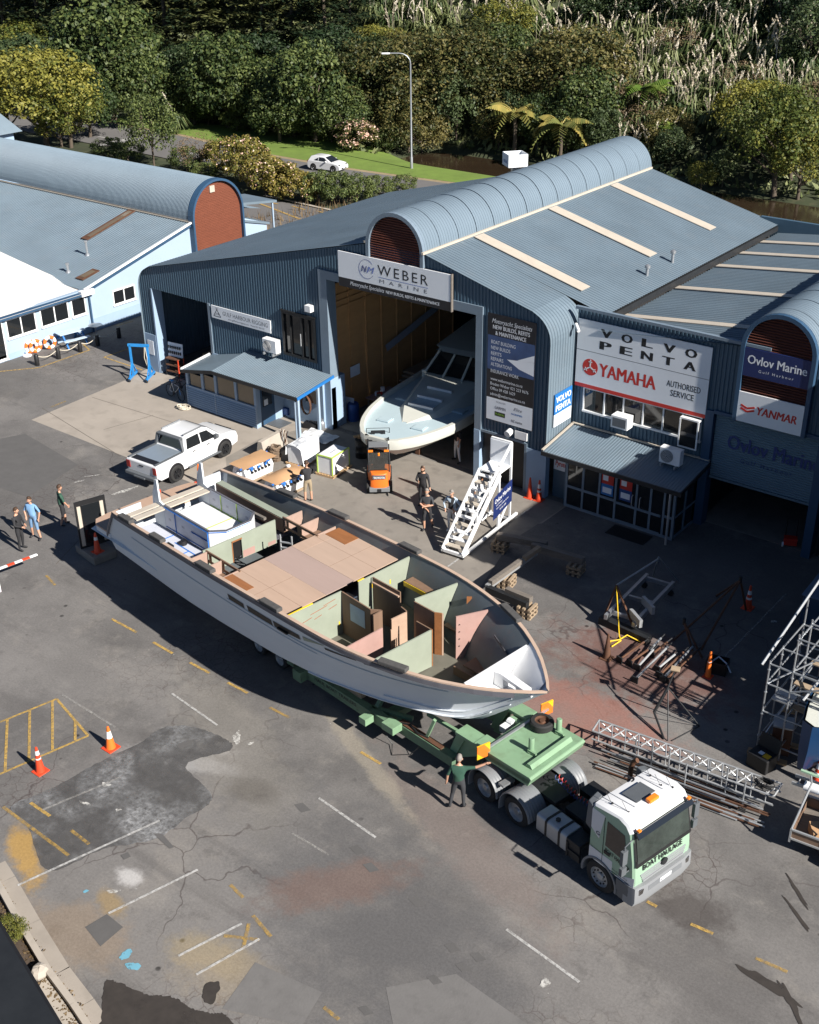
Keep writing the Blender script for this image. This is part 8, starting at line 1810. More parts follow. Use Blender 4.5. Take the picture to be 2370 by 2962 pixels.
# aluminium truss on a pile of scaffold tubes
c_ = [A(s4b,300,1305,.75), A(s4b,255,1375,.75), A(s4b,1430,1800,.75), A(s4b,1485,1720,.75)]
t = T('truss_beam', 'long aluminium lattice truss lying on the scaffold tubes', 'truss', (c_[0].x,c_[0].y,0)); M_ = Matrix.Translation((-c_[0].x,-c_[0].y,0))
for a, b in ((c_[0],c_[3]),(c_[1],c_[2])):
    for dz in (0,-.3): mb = MB(); mb.tube(a+Vector((0,0,dz)),b+Vector((0,0,dz)),.03,7); tp2(mb,'chord','alloy')
N = 13
for k in range(N):
    a, b = c_[0].lerp(c_[3],k/N), c_[1].lerp(c_[2],(k+.5)/N); a2 = c_[0].lerp(c_[3],(k+1)/N); mb = MB(); mb.tube(a,b,.022,6); mb.tube(b,a2,.022,6); tp2(mb,'lattice','alloy')
    mb = MB(); mb.tube(a,a2+Vector((0,0,-.3)),.018,6); mb.tube(b,b+Vector((0,0,-.3)),.018,6); tp2(mb,'lattice','alloy')
mb = MB(); mb.tube(c_[0],c_[1],.03,7); mb.tube(c_[3],c_[2],.03,7); tp2(mb,'end_bar','alloy')
r_ = random.Random(5); d_ = (c_[3]-c_[0]).normalized(); n_ = Vector((-d_.y,d_.x,0)); n_ = n_ if n_.y < 0 else -n_
for k in range(26):
    f0 = r_.uniform(.06,.3); f1 = r_.uniform(.75,1.0); off_ = .35+.055*k*.7+r_.uniform(-.03,.03) ; z = .06+.06*(k % 6)*(1 if k < 18 else .3)
    p, q = c_[0].lerp(c_[3],f0)+n_*off_, c_[0].lerp(c_[3],f1)+n_*(off_+r_.uniform(-.08,.08)); p.z = q.z = z
    o = MB().tube(p,q,.026,7).build('scaffold_tube', K[r_.choice(['galv','galv','alloy','rust'])]); tag(o, 'galvanised scaffold tube in the pile under the lattice truss', 'tube', 'scaffold tubes in the pile')
for k in range(7):
    q = c_[0].lerp(c_[3],.25+.1*k)+n_*(.5+.12*(k % 4)); o = MB().tube((q.x,q.y,.05),(q.x,q.y,1.0+.1*(k % 3)),.026,7).build('scaffold_upright', K['galv']); tag(o, 'short scaffold upright sticking up out of the tube pile', 'tube', 'uprights in the tube pile')
# scaffold round a blue boat at the right edge
S0 = Vector((-9.45,28.65,0)); ex = Vector((.94,.0,0)); 
t = T('scaffold', 'galvanised tube scaffold round the tarped boat at the right edge', 'scaffold', S0); M_ = Matrix.Translation(-S0)
gx = [-9.45,-8.75,-7.0,-5.2]; gy = [28.65,29.6,31.2]; 
def tubeS(p, q, r_=.026, n='tube', m='galv'): mb = MB(); mb.tube(p,q,r_,7); tp2(mb,n,m)
for i, x in enumerate(gx):
    for j, y in enumerate(gy):
        hh_ = (3.4 if i == 0 else 4.6 if i == 1 else 6.3) if j < 2 else (4.2 if i < 2 else 6.3)
        tubeS((x,y,.05),(x,y,hh_), n='upright'); mb = MB(); mb.cbox((x,y,.04),.5,.22,.06,.2); tp2(mb,'sole_board','pallet_wood')
        for z in (.7,1.5,2.3,3.1,4.4): 
            if z < hh_: mb = MB(); mb.lathe([(.05,-.015),(.05,.015)], (x,y,z), 8); tp2(mb,'coupler','galv')
for z in (.55,1.6,2.6,3.3):
    for y in gy: tubeS((gx[0],y,z),(gx[-1],y,z), n='ledger')
    for x in gx: tubeS((x,gy[0],z+.05),(x,gy[-1],z+.05), n='transom')
for x in gx[1:]: tubeS((x,gy[0],4.4),(x,gy[-1],4.4), n='transom')
for y in gy: tubeS((gx[1],y,4.45),(gx[-1],y,4.45), n='ledger')
tubeS((gx[0],gy[0],.3),(gx[1],gy[2],2.6), n='brace'); tubeS((gx[1],gy[0],2.6),(gx[3],gy[0],4.4), n='brace'); tubeS((gx[0],gy[0],2.6),(gx[2],gy[2],4.2), n='brace')
tubeS((-9.6,28.4,3.35),(-8.6,33.6,7.2), .04, 'raking_pole', 'alloy'); tubeS((-8.3,28.5,2.6),(-6.9,33.2,6.0), .04, 'raking_pole', 'alloy')
for y, z in ((29.3,1.66),(30.0,1.66),(29.1,2.66),(30.4,2.66)): mb = MB(); mb.cbox((-7.1,y,z),3.4,.24,.04); tp2(mb,'scaffold_board','timber')
for y in (28.9,29.2): mb = MB(); mb.cbox((-9.0,y,2.05),.6,.26,.05); tp2(mb,'deck_plank','galv')
t = T('blue_hull_boat', 'navy hulled boat propped inside the scaffold', 'boat', (-6.5,31,0), R(66))
mb = MB(); rg = []
for i in range(16):
    u = -3.4+8*i/15; b = 1.5*min(1,(1-(max(0,-u-.5)/3.1)**2)) if u < 0 else 1.5; rg.append([(u,-b,2.35),(u,-b*.9,1.4),(u,-.1,.7),(u,.1,.7),(u,b*.9,1.4),(u,b,2.35)])
mb.loft(rg, closed=False, caps=True); mb.build('hull', K['navy_hull'], t, smooth=40); mb = MB(); mb.loft([[(-3.3+8*i/15,-max(.05,1.45*(1-(max(0,-(-3.4+8*i/15)-.5)/3.1)**2)),2.32),(-3.3+8*i/15,max(.05,1.45*(1-(max(0,-(-3.4+8*i/15)-.5)/3.1)**2)),2.32)] for i in range(16)], closed=False); mb.build('deck', K['boat_cream'], t)
mb = MB(); mb.text('BLUE', (-1.2,-1.505,1.95), XD, ZD, .25, .9, bold=.02, lift=.01); mb.build('lettering', K['ink_white'], t); mb = MB(); mb.bar((-2,0,0),(-2,0,.9),.3,.3); mb.bar((2,0,0),(2,0,.9),.3,.3); mb.build('keel_block', K['timber'], t)
t = T('white_tarp_cover', 'shiny white plastic tarpaulin wrapped over the scaffolded boat', 'tarpaulin', (-7.2,31.6,2.3)); r_ = random.Random(2)
mb = MB(); g = []
for i in range(11):
    row = []
    for j in range(13):
        a = R(-20+220*j/12); row.append((-1.1+2.9*i/10+r_.uniform(-.1,.1), .95*math.cos(a)+r_.uniform(-.1,.1), 1.9*max(-.3,math.sin(a))-.2*(i % 2)+r_.uniform(-.12,.12)-(1.2 if i == 0 and j > 5 else 0)))
    g.append(row)
mb.loft(g, closed=False); mb.build('sheet', K['foil'], t)
t = T('foil_sheet', 'torn silver plastic sheet hanging from the scaffold near the ground', 'sheet', (-8.4,30.0,0)); r_ = random.Random(22); mb = MB(); mb.loft([[(.2*i+r_.uniform(-.08,.08),.12*i+r_.uniform(-.1,.1),2.2-.35*j+r_.uniform(-.05,.05)) for j in range(6)] for i in range(6)], closed=False); mb.build('sheet', K['foil'], t)
t = T('rusty_cabinet', 'rusty orange cabinet standing behind the scaffold legs', 'cabinet', (-8.95,29.25,0), .3); MB().box(-.28,.28,-.28,.28,0,1.0).build('cabinet_body', K['rust'], t); MB().box(-.3,.3,-.3,.3,1.0,1.05).build('cabinet_top', K['galv'], t)
tb = at(2070+490*.2412,2000+930*.2412); t = T('tool_chest', 'open black tool chest with yellow label beside the scaffold', 'tool chest', tb+V2(.05,.2), R(-12)); MB().box(-.35,.35,-.28,.28,0,.5).build('chest_body', K['black'], t, bevel=.03); MB().slab((-.35,.28,.5),(.35,.28,.5),(.35,.42,.9),(-.35,.42,.9),.04).build('lid', K['black'], t); MB().box(.08,.28,-.15,.05,.501,.51).build('label_sheet', K['yellow'], t); MB().box(-.1,.05,-.1,.05,.501,.51).build('label_sheet', K['sign_white'], t)
t = T('cable_bundle', 'bundle of black cable lying on the right end of the truss', 'cable', A(s4b,1370,1730,.8)); mb = MB(); r_ = random.Random(14)
for k in range(10): mb.path([(.28*math.cos(R(q))*r_.uniform(.6,1.1),.2*math.sin(R(q))*r_.uniform(.6,1.1),.03*k*.6) for q in range(0,360,40)], .02, 5, closed=True)
mb.build('cable_loops', K['black'], t)
# small trailer at the right edge
def st2(x, y, z=0): return at(2070+x*.2412, 2000+y*.2412, z)
q = st2(905,1690,.65); t = T('cage_trailer', 'grey cage trailer loaded with pipe and boxes at the right edge', 'trailer', (q.x,q.y,0), R(6))
mb = MB(); mb.box(0,3.4,-.02,.02,.45,.75); mb.box(0,3.4,1.5,1.54,.45,.75); mb.box(0,.04,0,1.5,.45,.75); mb.build('side', K['ply_brown'], t); mb = MB(); mb.box(0,3.4,0,1.5,.4,.45); mb.build('bed', K['grey_timber'], t)
for y in (-.03,1.55):
    for x in (0,.95,1.9,2.85): MB().bar((x,y,.35),(x,y,1.5 if y > 0 else .8),.05).build('post', K['alloy'], t)
    for z in (.78,.48): MB().bar((0,y,z),(3.4,y,z),.05).build('rail', K['alloy'], t)
for x in (0,.95): MB().path([(x,0,.8),(x+.1,.3,1.4),(x+.1,1.2,1.5),(x,1.5,1.5)], .03, 6).build('hoop', K['alloy'], t)
MB().cbox((1.2,.8,.75),1.2,.6,.4,.2).build('blue_box', K['gantry_blue'], t); MB().cbox((.7,.5,.6),.6,.5,.3,.5).build('brown_box', K['paper_brown'], t); MB().tube((-.1,1.35,1.25),(2.2,1.3,1.3),.14,14).build('white_pipe', K['white_paint'], t, smooth=40); MB().bar((-.3,1.55,1.55),(2.2,1.5,1.5),.08,.05).build('green_batten', K['truck_green'], t)
for x in (1.5,): MB().lathe([(.3,-.1),(.3,.1)], (x,-.15,.3), 18, 0, 'y').build('wheel', K['tyre'], t)
la, lb = st2(960,1005,1.2), st2(1300,1130,1.25); la2, lb2 = st2(915,1090,1.2), st2(1280,1220,1.25)
t = T('ladder', 'aluminium ladder lying across the cage trailer', 'ladder', (la.x,la.y,0)); M_ = Matrix.Translation((-la.x,-la.y,0))
for a, b in ((la,lb),(la2,lb2)): mb = MB(); mb.bar(a,b,.05,.09); tp2(mb,'stile','alloy')
for k in range(5): f = .2+.2*k; mb = MB(); mb.tube(la.lerp(lb,f),la2.lerp(lb2,f),.02,6); tp2(mb,'rung','alloy')
t = T('hand_trolley', 'red hand trolley standing in the open roller doorway', 'trolley', (-13.6,41.3,0), .4); MB().box(-.25,.25,-.15,.15,.1,.4).build('box', K['ink_red'], t); MB().path([(-.2,.1,.1),(-.2,.2,1.1),(.2,.2,1.1),(.2,.1,.1)], .02, 6).build('handle', K['black'], t); MB().lathe([(.1,-.03),(.1,.03)], (-.28,-.1,.1), 12, 0, 'x').build('wheel', K['sign_white'], t)
t = T('blue_skip_bin', 'dull blue plastic bin standing at the right edge by the roller door', 'bin', (-10.7,37.2,0), R(2)); MB().box(-.5,.9,-1.0,1.0,0,1.2).build('bin_body', K['trim_blue'], t, bevel=.05); MB().box(-.55,.95,-1.05,1.05,1.2,1.27).build('bin_lid', K['block_grey'], t, bevel=.03)
# ---------------------------------------------------------------- street lamp, road sign, white box behind the shed
p = at(1191,490); t = T('street_lamp', 'tall grey street lamp with curved arm on the grass verge', 'street lamp', p)
MB().lathe([(.16,0),(.14,1.2),(.10,1.3),(.075,10.2)], (0,0,0), 12).build('pole', K['galv'], t, smooth=40); lv = -RGT.copy(); lv.z = 0; lv.normalize()
mb = MB(); mb.path([Vector((0,0,10.2))]+[lv*(1.1*(1-math.cos(R(q))))+Vector((0,0,10.2+.95*math.sin(R(q)))) for q in (20,45,70,90)]+[lv*2.0+Vector((0,0,11.16))], .06, 8); mb.build('arm', K['galv'], t, smooth=60); mb = MB(); q = lv*2.0+Vector((0,0,11.1)); mb.loft([[q+lv*u+Vector((-lv.y,lv.x,0))*s_*w_+Vector((0,0,z)) for s_, z in ((-1,0),(1,0),(1,.12),(-1,.12))] for u, w_ in ((0,.1),(.3,.18),(.8,.12))], caps=True); mb.build('lamp_head', K['white_paint'], t)
p = at(480,345); t = T('road_warning_sign', 'yellow diamond road sign on a striped pole beside the grass', 'road sign', p); MB().tube((0,0,0),(0,0,4.6),.06,8).build('pole', K['white_paint'], t)
fd = (Vector((0,0,CAM_H))-p); fd.z = 0; fd.normalize(); sd2 = Vector((-fd.y,fd.x,0))
mb = MB(); c = fd*.1+Vector((0,0,4.3)); mb.slab(c-sd2*.75, c-Vector((0,0,.75)), c+sd2*.75, c+Vector((0,0,.75)), .03); mb.build('diamond_plate', K['yellow'], t); mb = MB(); c = fd*.1+Vector((0,0,3.1)); mb.slab(c-sd2*.4-Vector((0,0,.25)), c+sd2*.4-Vector((0,0,.25)), c+sd2*.4+Vector((0,0,.25)), c-sd2*.4+Vector((0,0,.25)), .03); mb.build('lower_plate', K['yellow'], t)
mb = MB(); c = fd*.15+Vector((0,0,4.3)); mb.bar(c-sd2*.3,c+sd2*.3+Vector((0,0,.15)),.02,.14); mb.build('symbol', K['ink'], t)
d_ = ray(1490,478); k_ = 63/d_.y; wb0 = Vector((0,0,CAM_H))+d_*k_
t = T('white_supply_box', 'white open topped box lettered VIKING on a post behind the barrel roof', 'box sign', (wb0.x,wb0.y,ground_z(wb0.x,wb0.y)), R(-38)); zb = wb0.z-ground_z(wb0.x,wb0.y)
for a_ in ((-.62,.62,-.62,-.58),(-.62,.62,.58,.62),(-.62,-.58,-.58,.58),(.58,.62,-.58,.58)): MB().box(*a_,zb,zb+.75).build('box_side', K['sign_white'], t)
MB().box(-.2,.2,-.2,.2,0,zb).build('post', K['galv'], t); MB().text('VIKING', (-.38,-.625,zb+.2), XD, ZD, .2, .76, bold=.02, lift=.01).build('lettering', K['bright_blue'], t)
r0_ = at(*s7b(255,1870)); t = T('white_rock', 'white rounded rock in the planter bed by the kerb', 'rock', r0_+Vector((0,0,.08))); mb = MB(); mb.lathe([(.02,0),(.17,.03),(.2,.12),(.14,.24),(.03,.28)], (0,0,0), 9); r_ = random.Random(1); mb.v = [(x*(1+.2*r_.random()),y*(1.2+.2*r_.random()),z*(1+.2*r_.random())) for x, y, z in mb.v]; mb.build('rock_body', K['kerb_concrete'], t, bevel=.02)
# ---------------------------------------------------------------- trees and plants
def leaf(mb, p, n, s_, r_, asp=.6, m=0):
    n = n.normalized(); a = n.cross(Vector((r_.uniform(-1,1),r_.uniform(-1,1),r_.uniform(-1,1)))).normalized(); b = n.cross(a)*asp
    k = len(mb.v); mb.v += [tuple(p-a*s_), tuple(p-b*s_), tuple(p+a*s_), tuple(p+b*s_)]; mb.f.append([k,k+1,k+2,k+3]); mb.m.append(m)
def crown_round(seed, n_cl, n_lf, size, sq=1., z0=.22, asp=.6, flat=.85, gaps=.0, flower=0):
    "unit-height crown: leaf clumps spread over and through an uneven ellipsoid"
    r_ = random.Random(seed); mb = MB(); C_ = []
    for i in range(n_cl):
        th = r_.uniform(0, 2*math.pi); cz_ = r_.uniform(-.75, 1); rr = r_.uniform(.60, 1.0)**.6; q = math.sqrt(max(0, 1-cz_*cz_))
        C_.append((Vector((.40*sq*rr*q*math.cos(th), .40*sq*rr*q*math.sin(th), z0+(1-z0)*.48+(1-z0)*.40*rr*cz_)), r_.uniform(.07,.14)))
    for c, cr in C_:
        for k in range(n_lf):
            d = Vector((r_.gauss(0,1), r_.gauss(0,1), r_.gauss(.35,1))).normalized(); p = c+Vector((d.x*cr, d.y*cr, d.z*cr*flat))*r_.uniform(.7,1.08)
            n = (d+Vector((r_.uniform(-.7,.7), r_.uniform(-.7,.7), r_.uniform(-.3,.9)))); leaf(mb, p, n, size*r_.uniform(.6,1.3), r_, asp, 1 if flower and d.z > -.2 and r_.random() < flower else 0)
    return mb
def crown_conifer(seed, n_br, size):
    "tall crown of drooping feathery layers"
    r_ = random.Random(seed); mb = MB()
    for i in range(n_br):
        z = r_.uniform(.12, .98); L_ = (.36*(1-z)**.6+.05)*r_.uniform(.7,1.15); th = r_.uniform(0, 2*math.pi); d = Vector((math.cos(th), math.sin(th), r_.uniform(-.05,.22)))
        for k in range(26):
            t = r_.uniform(.25,1)**.7; p = Vector((0,0,z))+d*L_*t+Vector((0,0,-.10*t*t*L_)); sd_ = Vector((-d.y,d.x,0)); p = p+sd_*r_.uniform(-1,1)*.10*L_*2.2*(1.1-t*.5)+Vector((0,0,r_.uniform(-.012,.012)))
            leaf(mb, p, Vector((r_.uniform(-.5,.5),r_.uniform(-.5,.5),1)), size*r_.uniform(.6,1.4), r_, .38)
    return mb
def trunk_mb(seed, h, r0, nb=5, spread=.3):
    r_ = random.Random(seed); mb = MB(); mb.path([(0,0,-.06),(r_.uniform(-.02,.02),r_.uniform(-.02,.02),h*.4),(r_.uniform(-.04,.04),r_.uniform(-.04,.04),h)], [r0,r0*.75,r0*.4], 7)
    for k in range(nb):
        th = 2*math.pi*k/nb+r_.random(); z = h*r_.uniform(.3,.8); mb.path([(0,0,z),(spread*.5*math.cos(th),spread*.5*math.sin(th),z+.12),(spread*math.cos(th),spread*math.sin(th),z+.26)], [r0*.45,r0*.3,r0*.12], 5)
    return mb
HOLD = []
def template(kind, crowns, leafm, tr, barkm='bark'):
    out = []
    for i, (c, t_) in enumerate(zip(crowns, tr)):
        mc = c.build('crown', [K[q] for q in leafm] if isinstance(leafm, tuple) else K[leafm]); mt = t_.build('trunk', K[barkm], smooth=60) if t_ else None
        out.append((mc.data, mt.data if mt else None)); bpy.data.objects.remove(mc); 
        if mt: bpy.data.objects.remove(mt)
    return out
TP = {}
TP['round'] = template('round', [crown_round(s_, 105, 64, .019, 1., .05) for s_ in (1,2,3)], 'leaf_round', [trunk_mb(s_, .6, .028) for s_ in (1,2,3)])
TP['yellow'] = template('yellow', [crown_round(s_, 80, 70, .017, 1.15) for s_ in (4,5)], 'leaf_yellow', [trunk_mb(s_, .5, .03, 7, .34) for s_ in (4,5)])
TP['dark'] = template('dark', [crown_round(s_, 90, 62, .020, .95, .08) for s_ in (6,7)], 'leaf_dark', [trunk_mb(s_, .5, .02) for s_ in (6,7)])
TP['brown'] = template('brown', [crown_round(s_, 85, 60, .019, 1.25, .05) for s_ in (8,9)], 'leaf_brown', [trunk_mb(s_, .45, .02, 7, .36) for s_ in (8,9)])
TP['conifer'] = template('conifer', [crown_conifer(s_, 190, .022) for s_ in (10,11,12)], 'leaf_conifer', [trunk_mb(s_, .95, .02, 0) for s_ in (10,11,12)])
TP['airy'] = template('airy', [crown_round(s_, 80, 60, .017, .95, .12) for s_ in (13,)], 'leaf_round', [trunk_mb(13, .6, .018, 8, .32)])
TP['hedge'] = template('hedge', [crown_round(s_, 70, 70, .026, 1.3, .0, .7, 1., flower=.07) for s_ in (14,15)], ('leaf_hedge','flower'), [trunk_mb(s_, .4, .03, 6, .35) for s_ in (14,15)])
TP['green_hedge'] = template('green_hedge', [crown_round(s_, 70, 60, .026, 1.4, .0) for s_ in (16,17)], 'leaf_round', [trunk_mb(s_, .4, .03, 6, .35) for s_ in (16,17)])
TP['pink'] = template('pink', [crown_round(18, 70, 70, .026, 1.3, .0, .8, 1., flower=.32)], ('leaf_brown','flower'), [trunk_mb(18, .4, .03, 6, .35)])
TP['dry'] = template('dry', [crown_round(19, 55, 26, .016, 1.2, .0)], 'leaf_dry', [trunk_mb(19, .6, .02, 12, .4)])
def plume_plant(seed, nb, npl):
    r_ = random.Random(seed); lv = MB(); pl = MB()
    for k in range(nb):
        th = r_.uniform(0, 2*math.pi); L_ = r_.uniform(.45,.8); out = r_.uniform(.2,.55); d = Vector((math.cos(th), math.sin(th), 0)); sd_ = Vector((-d.y,d.x,0))*.027; pts = [d*.04, d*out*.35+Vector((0,0,L_*.62)), d*out*.75+Vector((0,0,L_*.66)), d*out*1.15+Vector((0,0,L_*.36))]
        b = len(lv.v)
        for i, p in enumerate(pts): w_ = (1,1,.75,.1)[i]; lv.v += [tuple(p-sd_*w_), tuple(p+sd_*w_)]
        for i in range(3): lv.f.append([b+2*i,b+2*i+1,b+2*i+3,b+2*i+2]); lv.m.append(0)
    for k in range(npl):
        th = r_.uniform(0, 2*math.pi); o = r_.uniform(.08,.36); d = Vector((math.cos(th), math.sin(th), 0)); top = d*o+Vector((0,0,r_.uniform(.72,1.05))); b0 = top-Vector((0,0,.15))+d*-.05
        pl.path([d*.05, b0], .0035, 3)
        for j in range(26):
            t_ = j/25; p = b0.lerp(top+d*.07, t_); leaf(pl, p+Vector((r_.uniform(-1,1),r_.uniform(-1,1),0))*.024*math.sin(math.pi*min(1,t_+.12)), Vector((r_.uniform(-1,1),r_.uniform(-1,1),.2)), .026, r_, .5)
    return lv, pl
PP = []
for s_ in (1,2,3,4):
    a, b = plume_plant(s_, 110, (3,5,2,5)[s_-1]); a = a.build('leaves', K['leaf_pampas']); b = b.build('plume', K['plume']); PP.append((a.data, b.data)); bpy.data.objects.remove(a); bpy.data.objects.remove(b)
def inst(name, label, cat, loc, h, wdt, tp, group, rz=None, names=('crown','trunk')):
    t = T(name, label, cat, loc, rnd.uniform(0, 6.28) if rz is None else rz, group); t['kind'] = 'thing'; t.scale = (h*wdt, h*wdt, h)
    for me, n in zip(tp, names):
        if me is None: continue
        o = bpy.data.objects.new(n, me); col.objects.link(o); o.parent = t
    return t
LAB = {'round': ('evergreen_tree','dense dark green round tree in the wood beyond the road','tree'), 'yellow': ('broadleaf_tree','yellow green spreading tree by the road at the left','tree'), 'dark': ('dark_tree','very dark bushy tree between the paler hillside trees','tree'),
       'brown': ('brown_shrub','brownish green spreading shrub on the lower hillside','shrub'), 'conifer': ('conifer_tree','dark conifer with drooping feathery branches on the upper hillside','tree'), 'dry': ('dry_shrub','bare twiggy brown shrub on the hillside','shrub')}
NK = {}
def tree(kind, x, y, hpx, w_=1., label=None, name=None):
    "x,y: foot of the tree in the photo (1725 wide); hpx: its height there"
    p = at(x*1.3739, y*1.3739); D = (p-Vector((0,0,CAM_H))).length; h = hpx*1.3739*D/FPX*1.04
    n, l, c = LAB.get(kind, (name, label, 'shrub')); k = NK.get(kind, 0); NK[kind] = k+1
    return inst(name or n, label or l, c, (p.x, p.y, p.z-.1), h, w_, TP[kind][k % len(TP[kind])], 'trees and shrubs of the wooded hillside: '+(name or n).replace('_', ' '))
# back rows first: conifers on the upper slope
for x, y, hp, w_ in ((20,120,240,.9),(95,140,260,.9),(165,120,250,1),(300,150,260,1),(360,170,250,1.1),(430,165,240,1),(500,150,250,1),(560,160,230,1),(620,165,230,1),(690,170,240,1),(740,120,200,1),(140,40,200,1),(260,60,200,1),(390,50,200,1.1),(520,40,200,1),(640,50,200,1),(720,30,160,1),(1350,10,150,1.4),(1420,5,150,1.5),(1500,15,120,1.5),(1660,20,120,1.5),(40,60,200,1),(330,20,180,1.2),(460,20,180,1.2),(600,10,180,1.2),(800,10,120,1.4),(900,0,120,1.4),(1000,-5,120,1.4),(1100,-5,120,1.4),(1200,0,130,1.4),(1280,0,120,1.4),(1580,5,120,1.5),(1720,20,140,1.4)): tree('conifer', x, y, hp, w_)
for x, y, hp, w_ in ((1450,60,110,1.3),(1320,60,100,1.3),(1540,70,90,1.3),(1250,70,90,1.4),(1700,150,130,1.1),(1690,80,110,1.3),(700,215,150,1.1),(560,230,150,1.1),(790,200,120,1.2),(1270,340,110,.9),(1410,360,90,.9),(1520,395,80,.9),(1660,330,90,1),(960,300,140,.9),(1075,300,110,.9),(400,230,130,1.),(60,230,140,1.2),(450,260,160,1.)): tree('dark', x, y, hp, w_)
for x, y, hp, w_ in ((240,255,235,1.0),(190,290,130,1.),(300,270,160,.9),(480,270,190,1.),(530,275,150,1.),(620,290,170,1.),(665,300,205,.95),(720,310,130,1.),(590,300,120,1.1),(410,265,110,1.),(1235,310,160,1.0),(440,265,52,1.5),(500,277,50,1.5),(560,285,50,1.5),(610,291,48,1.4),(660,297,48,1.4),(700,301,45,1.4),(810,320,48,1.3),(1190,330,110,1.),(1130,320,120,.9),(1060,190,130,1.1)): tree('round', x, y, hp, w_)
for x, y, hp, w_ in ((860,322,120,1.),(820,270,170,1.),(770,240,150,1.1),(905,255,170,1.1),(960,215,150,1.1),(1010,245,160,1.1),(1080,260,140,1.1),(1150,235,140,1.2),(1210,230,165,1.2),(1250,180,110,1.2),(890,325,90,1.1),(1050,315,100,1.),(720,170,110,1.1),(1400,330,100,1.),(640,180,100,1.1),(1010,170,120,1.1),(860,180,110,1.2)): tree('brown', x, y, hp, w_)
for x, y, hp, w_ in ((20,300,150,1.2),(100,310,185,1.15),(150,312,130,1.1),(60,180,120,1.3),(15,200,130,1.2),(130,225,90,1.2),(1630,415,215,.95),(1575,330,150,1.),(1665,380,150,1.),(800,150,90,1.2),(1060,110,100,1.2),(1680,420,130,1.)): tree('yellow', x, y, hp, w_)
for x, y, hp in ((1340,260,90),(1300,190,70),(1420,130,80),(1000,195,60),(1560,200,70),(400,200,70),(1340,310,90),(1720,235,70)): tree('dry', x, y, hp, 1.2)
# pampas grass clumps
rp = random.Random(77); spots = []
for _ in range(1500):
    x = rp.uniform(740, 1740); y = rp.uniform(8, 360)
    ok = (x < 1120 and y < 75 and x > 760) or (1120 <= x and 35 < y < 110+ (x-1120)*.42 and y < 310 and not (1545 < x and y > 225)) or (1290 < x < 1420 and 120 < y < 330 and rp.random() < .6)
    if ok and all((x-a)**2+((y-b)*1.6)**2 > 25**2 for a, b in spots): spots.append((x, y))
    if len(spots) >= 150: break
spots += [(372,262),(360,235),(385,240),(378,205)]
for k, (x, y) in enumerate(spots):
    p = at(x*1.3739, (y+22)*1.3739); D = (p-Vector((0,0,CAM_H))).length; h = rp.uniform(62,92)*1.3739*D/FPX
    inst('pampas_grass', 'pampas grass clump with tall cream plumes on the hillside', 'pampas grass', (p.x,p.y,p.z-.1), h, rp.uniform(.75,1.0), PP[k % 4], 'pampas grass clumps on the hillside', names=('leaves','plume'))
# palms and tree ferns
def palm(name, label, x, y, hpx, nf, leafm, droop, seed, trunkh=.62):
    r_ = random.Random(seed); p = at(x*1.3739, y*1.3739); D = (p-Vector((0,0,CAM_H))).length; h = hpx*1.3739*D/FPX
    t = T(name, label, 'palm tree' if 'palm' in name else 'tree fern', (p.x,p.y,p.z-.1)); t.scale = (h,h,h)
    MB().path([(0,0,-.03),(.01,0,trunkh*.5),(0,0,trunkh)], [.035,.028,.03], 8).build('trunk', K['bark'], t, smooth=60)
    for k in range(nf):
        th = 2*math.pi*k/nf+r_.uniform(-.2,.2); L_ = r_.uniform(.36,.5); d = Vector((math.cos(th), math.sin(th), 0)); sd_ = Vector((-d.y,d.x,0)); mb = MB(); dr = droop*r_.uniform(.4,1.4); pts = []
        for i in range(9): u = i/8; pts.append(Vector((0,0,trunkh))+d*L_*u+Vector((0,0,.46*u-.80*dr*u*u)))
        mb.path(pts, [.010-.008*i/8 for i in range(9)], 4)
        for i in range(1, 9):
            for q in (0,.5):
                if i == 8 and q: continue
                c = pts[i] if not q else pts[i].lerp(pts[min(8,i+1)], q)
                for sg_ in (-1,1): w_ = .12*math.sin(math.pi*min(1,(i+q)/9+.12)); mb.add([c, c+d*.03, c+d*.06+sd_*sg_*w_+Vector((0,0,-.05*w_/.1)), c+d*.035+sd_*sg_*w_+Vector((0,0,-.05*w_/.1))], [(0,1,2,3)])
        mb.build('frond', K[leafm], t)
palm('palm_tree', 'yellowing palm with drooping dead frond, left of the two behind the shed', 1082, 335, 140, 12, 'leaf_palm', 1.0, 1); palm('palm_tree', 'bright yellow green palm rising behind the barrel roof, right of two', 1178, 352, 132, 12, 'leaf_palm', 1.1, 2)
palm('tree_fern', 'bright green tree fern spreading flat fronds among the pampas grass', 1350, 270, 118, 14, 'leaf_fern', .8, 3); palm('tree_fern', 'smaller green tree fern below the large one', 1385, 330, 90, 12, 'leaf_fern', .8, 4)
# shrubs in front of the road
def shrub(kind, x, y, hpx, w_, label, name='shrub', group=None):
    p = at(x*1.3739, y*1.3739); D = (p-Vector((0,0,CAM_H))).length; h = hpx*1.3739*D/FPX; k = NK.get(kind, 0); NK[kind] = k+1
    return inst(name, label, 'shrub' if 'tree' not in name else 'tree', (p.x,p.y,p.z-.05), h, w_, TP[kind][k % len(TP[kind])], group)
shrub('airy', 325, 350, 150, .9, 'thin leaved small tree between the clubhouse and the road', 'small_tree')
for k, (x, y, hp, w_, lb) in enumerate(((480,368,82,1.1,'left end of the flowering hedge, by the small tree'),(525,397,112,.85,'tallest flowering hedge bush with pink heads along its top'),(560,410,90,1.0,'flowering hedge bush right of the tallest one'),(600,420,82,1.,'flowering hedge bush in front of the white hatchback road'),(635,426,70,1.,'right end of the flowering hedge, few flowers'))): shrub('hedge', x, y, hp, w_, 'yellow green flowering hedge bush: '+lb if len(lb.split()) < 9 else lb, 'flowering_bush', 'flowering hedge bushes along the car park')
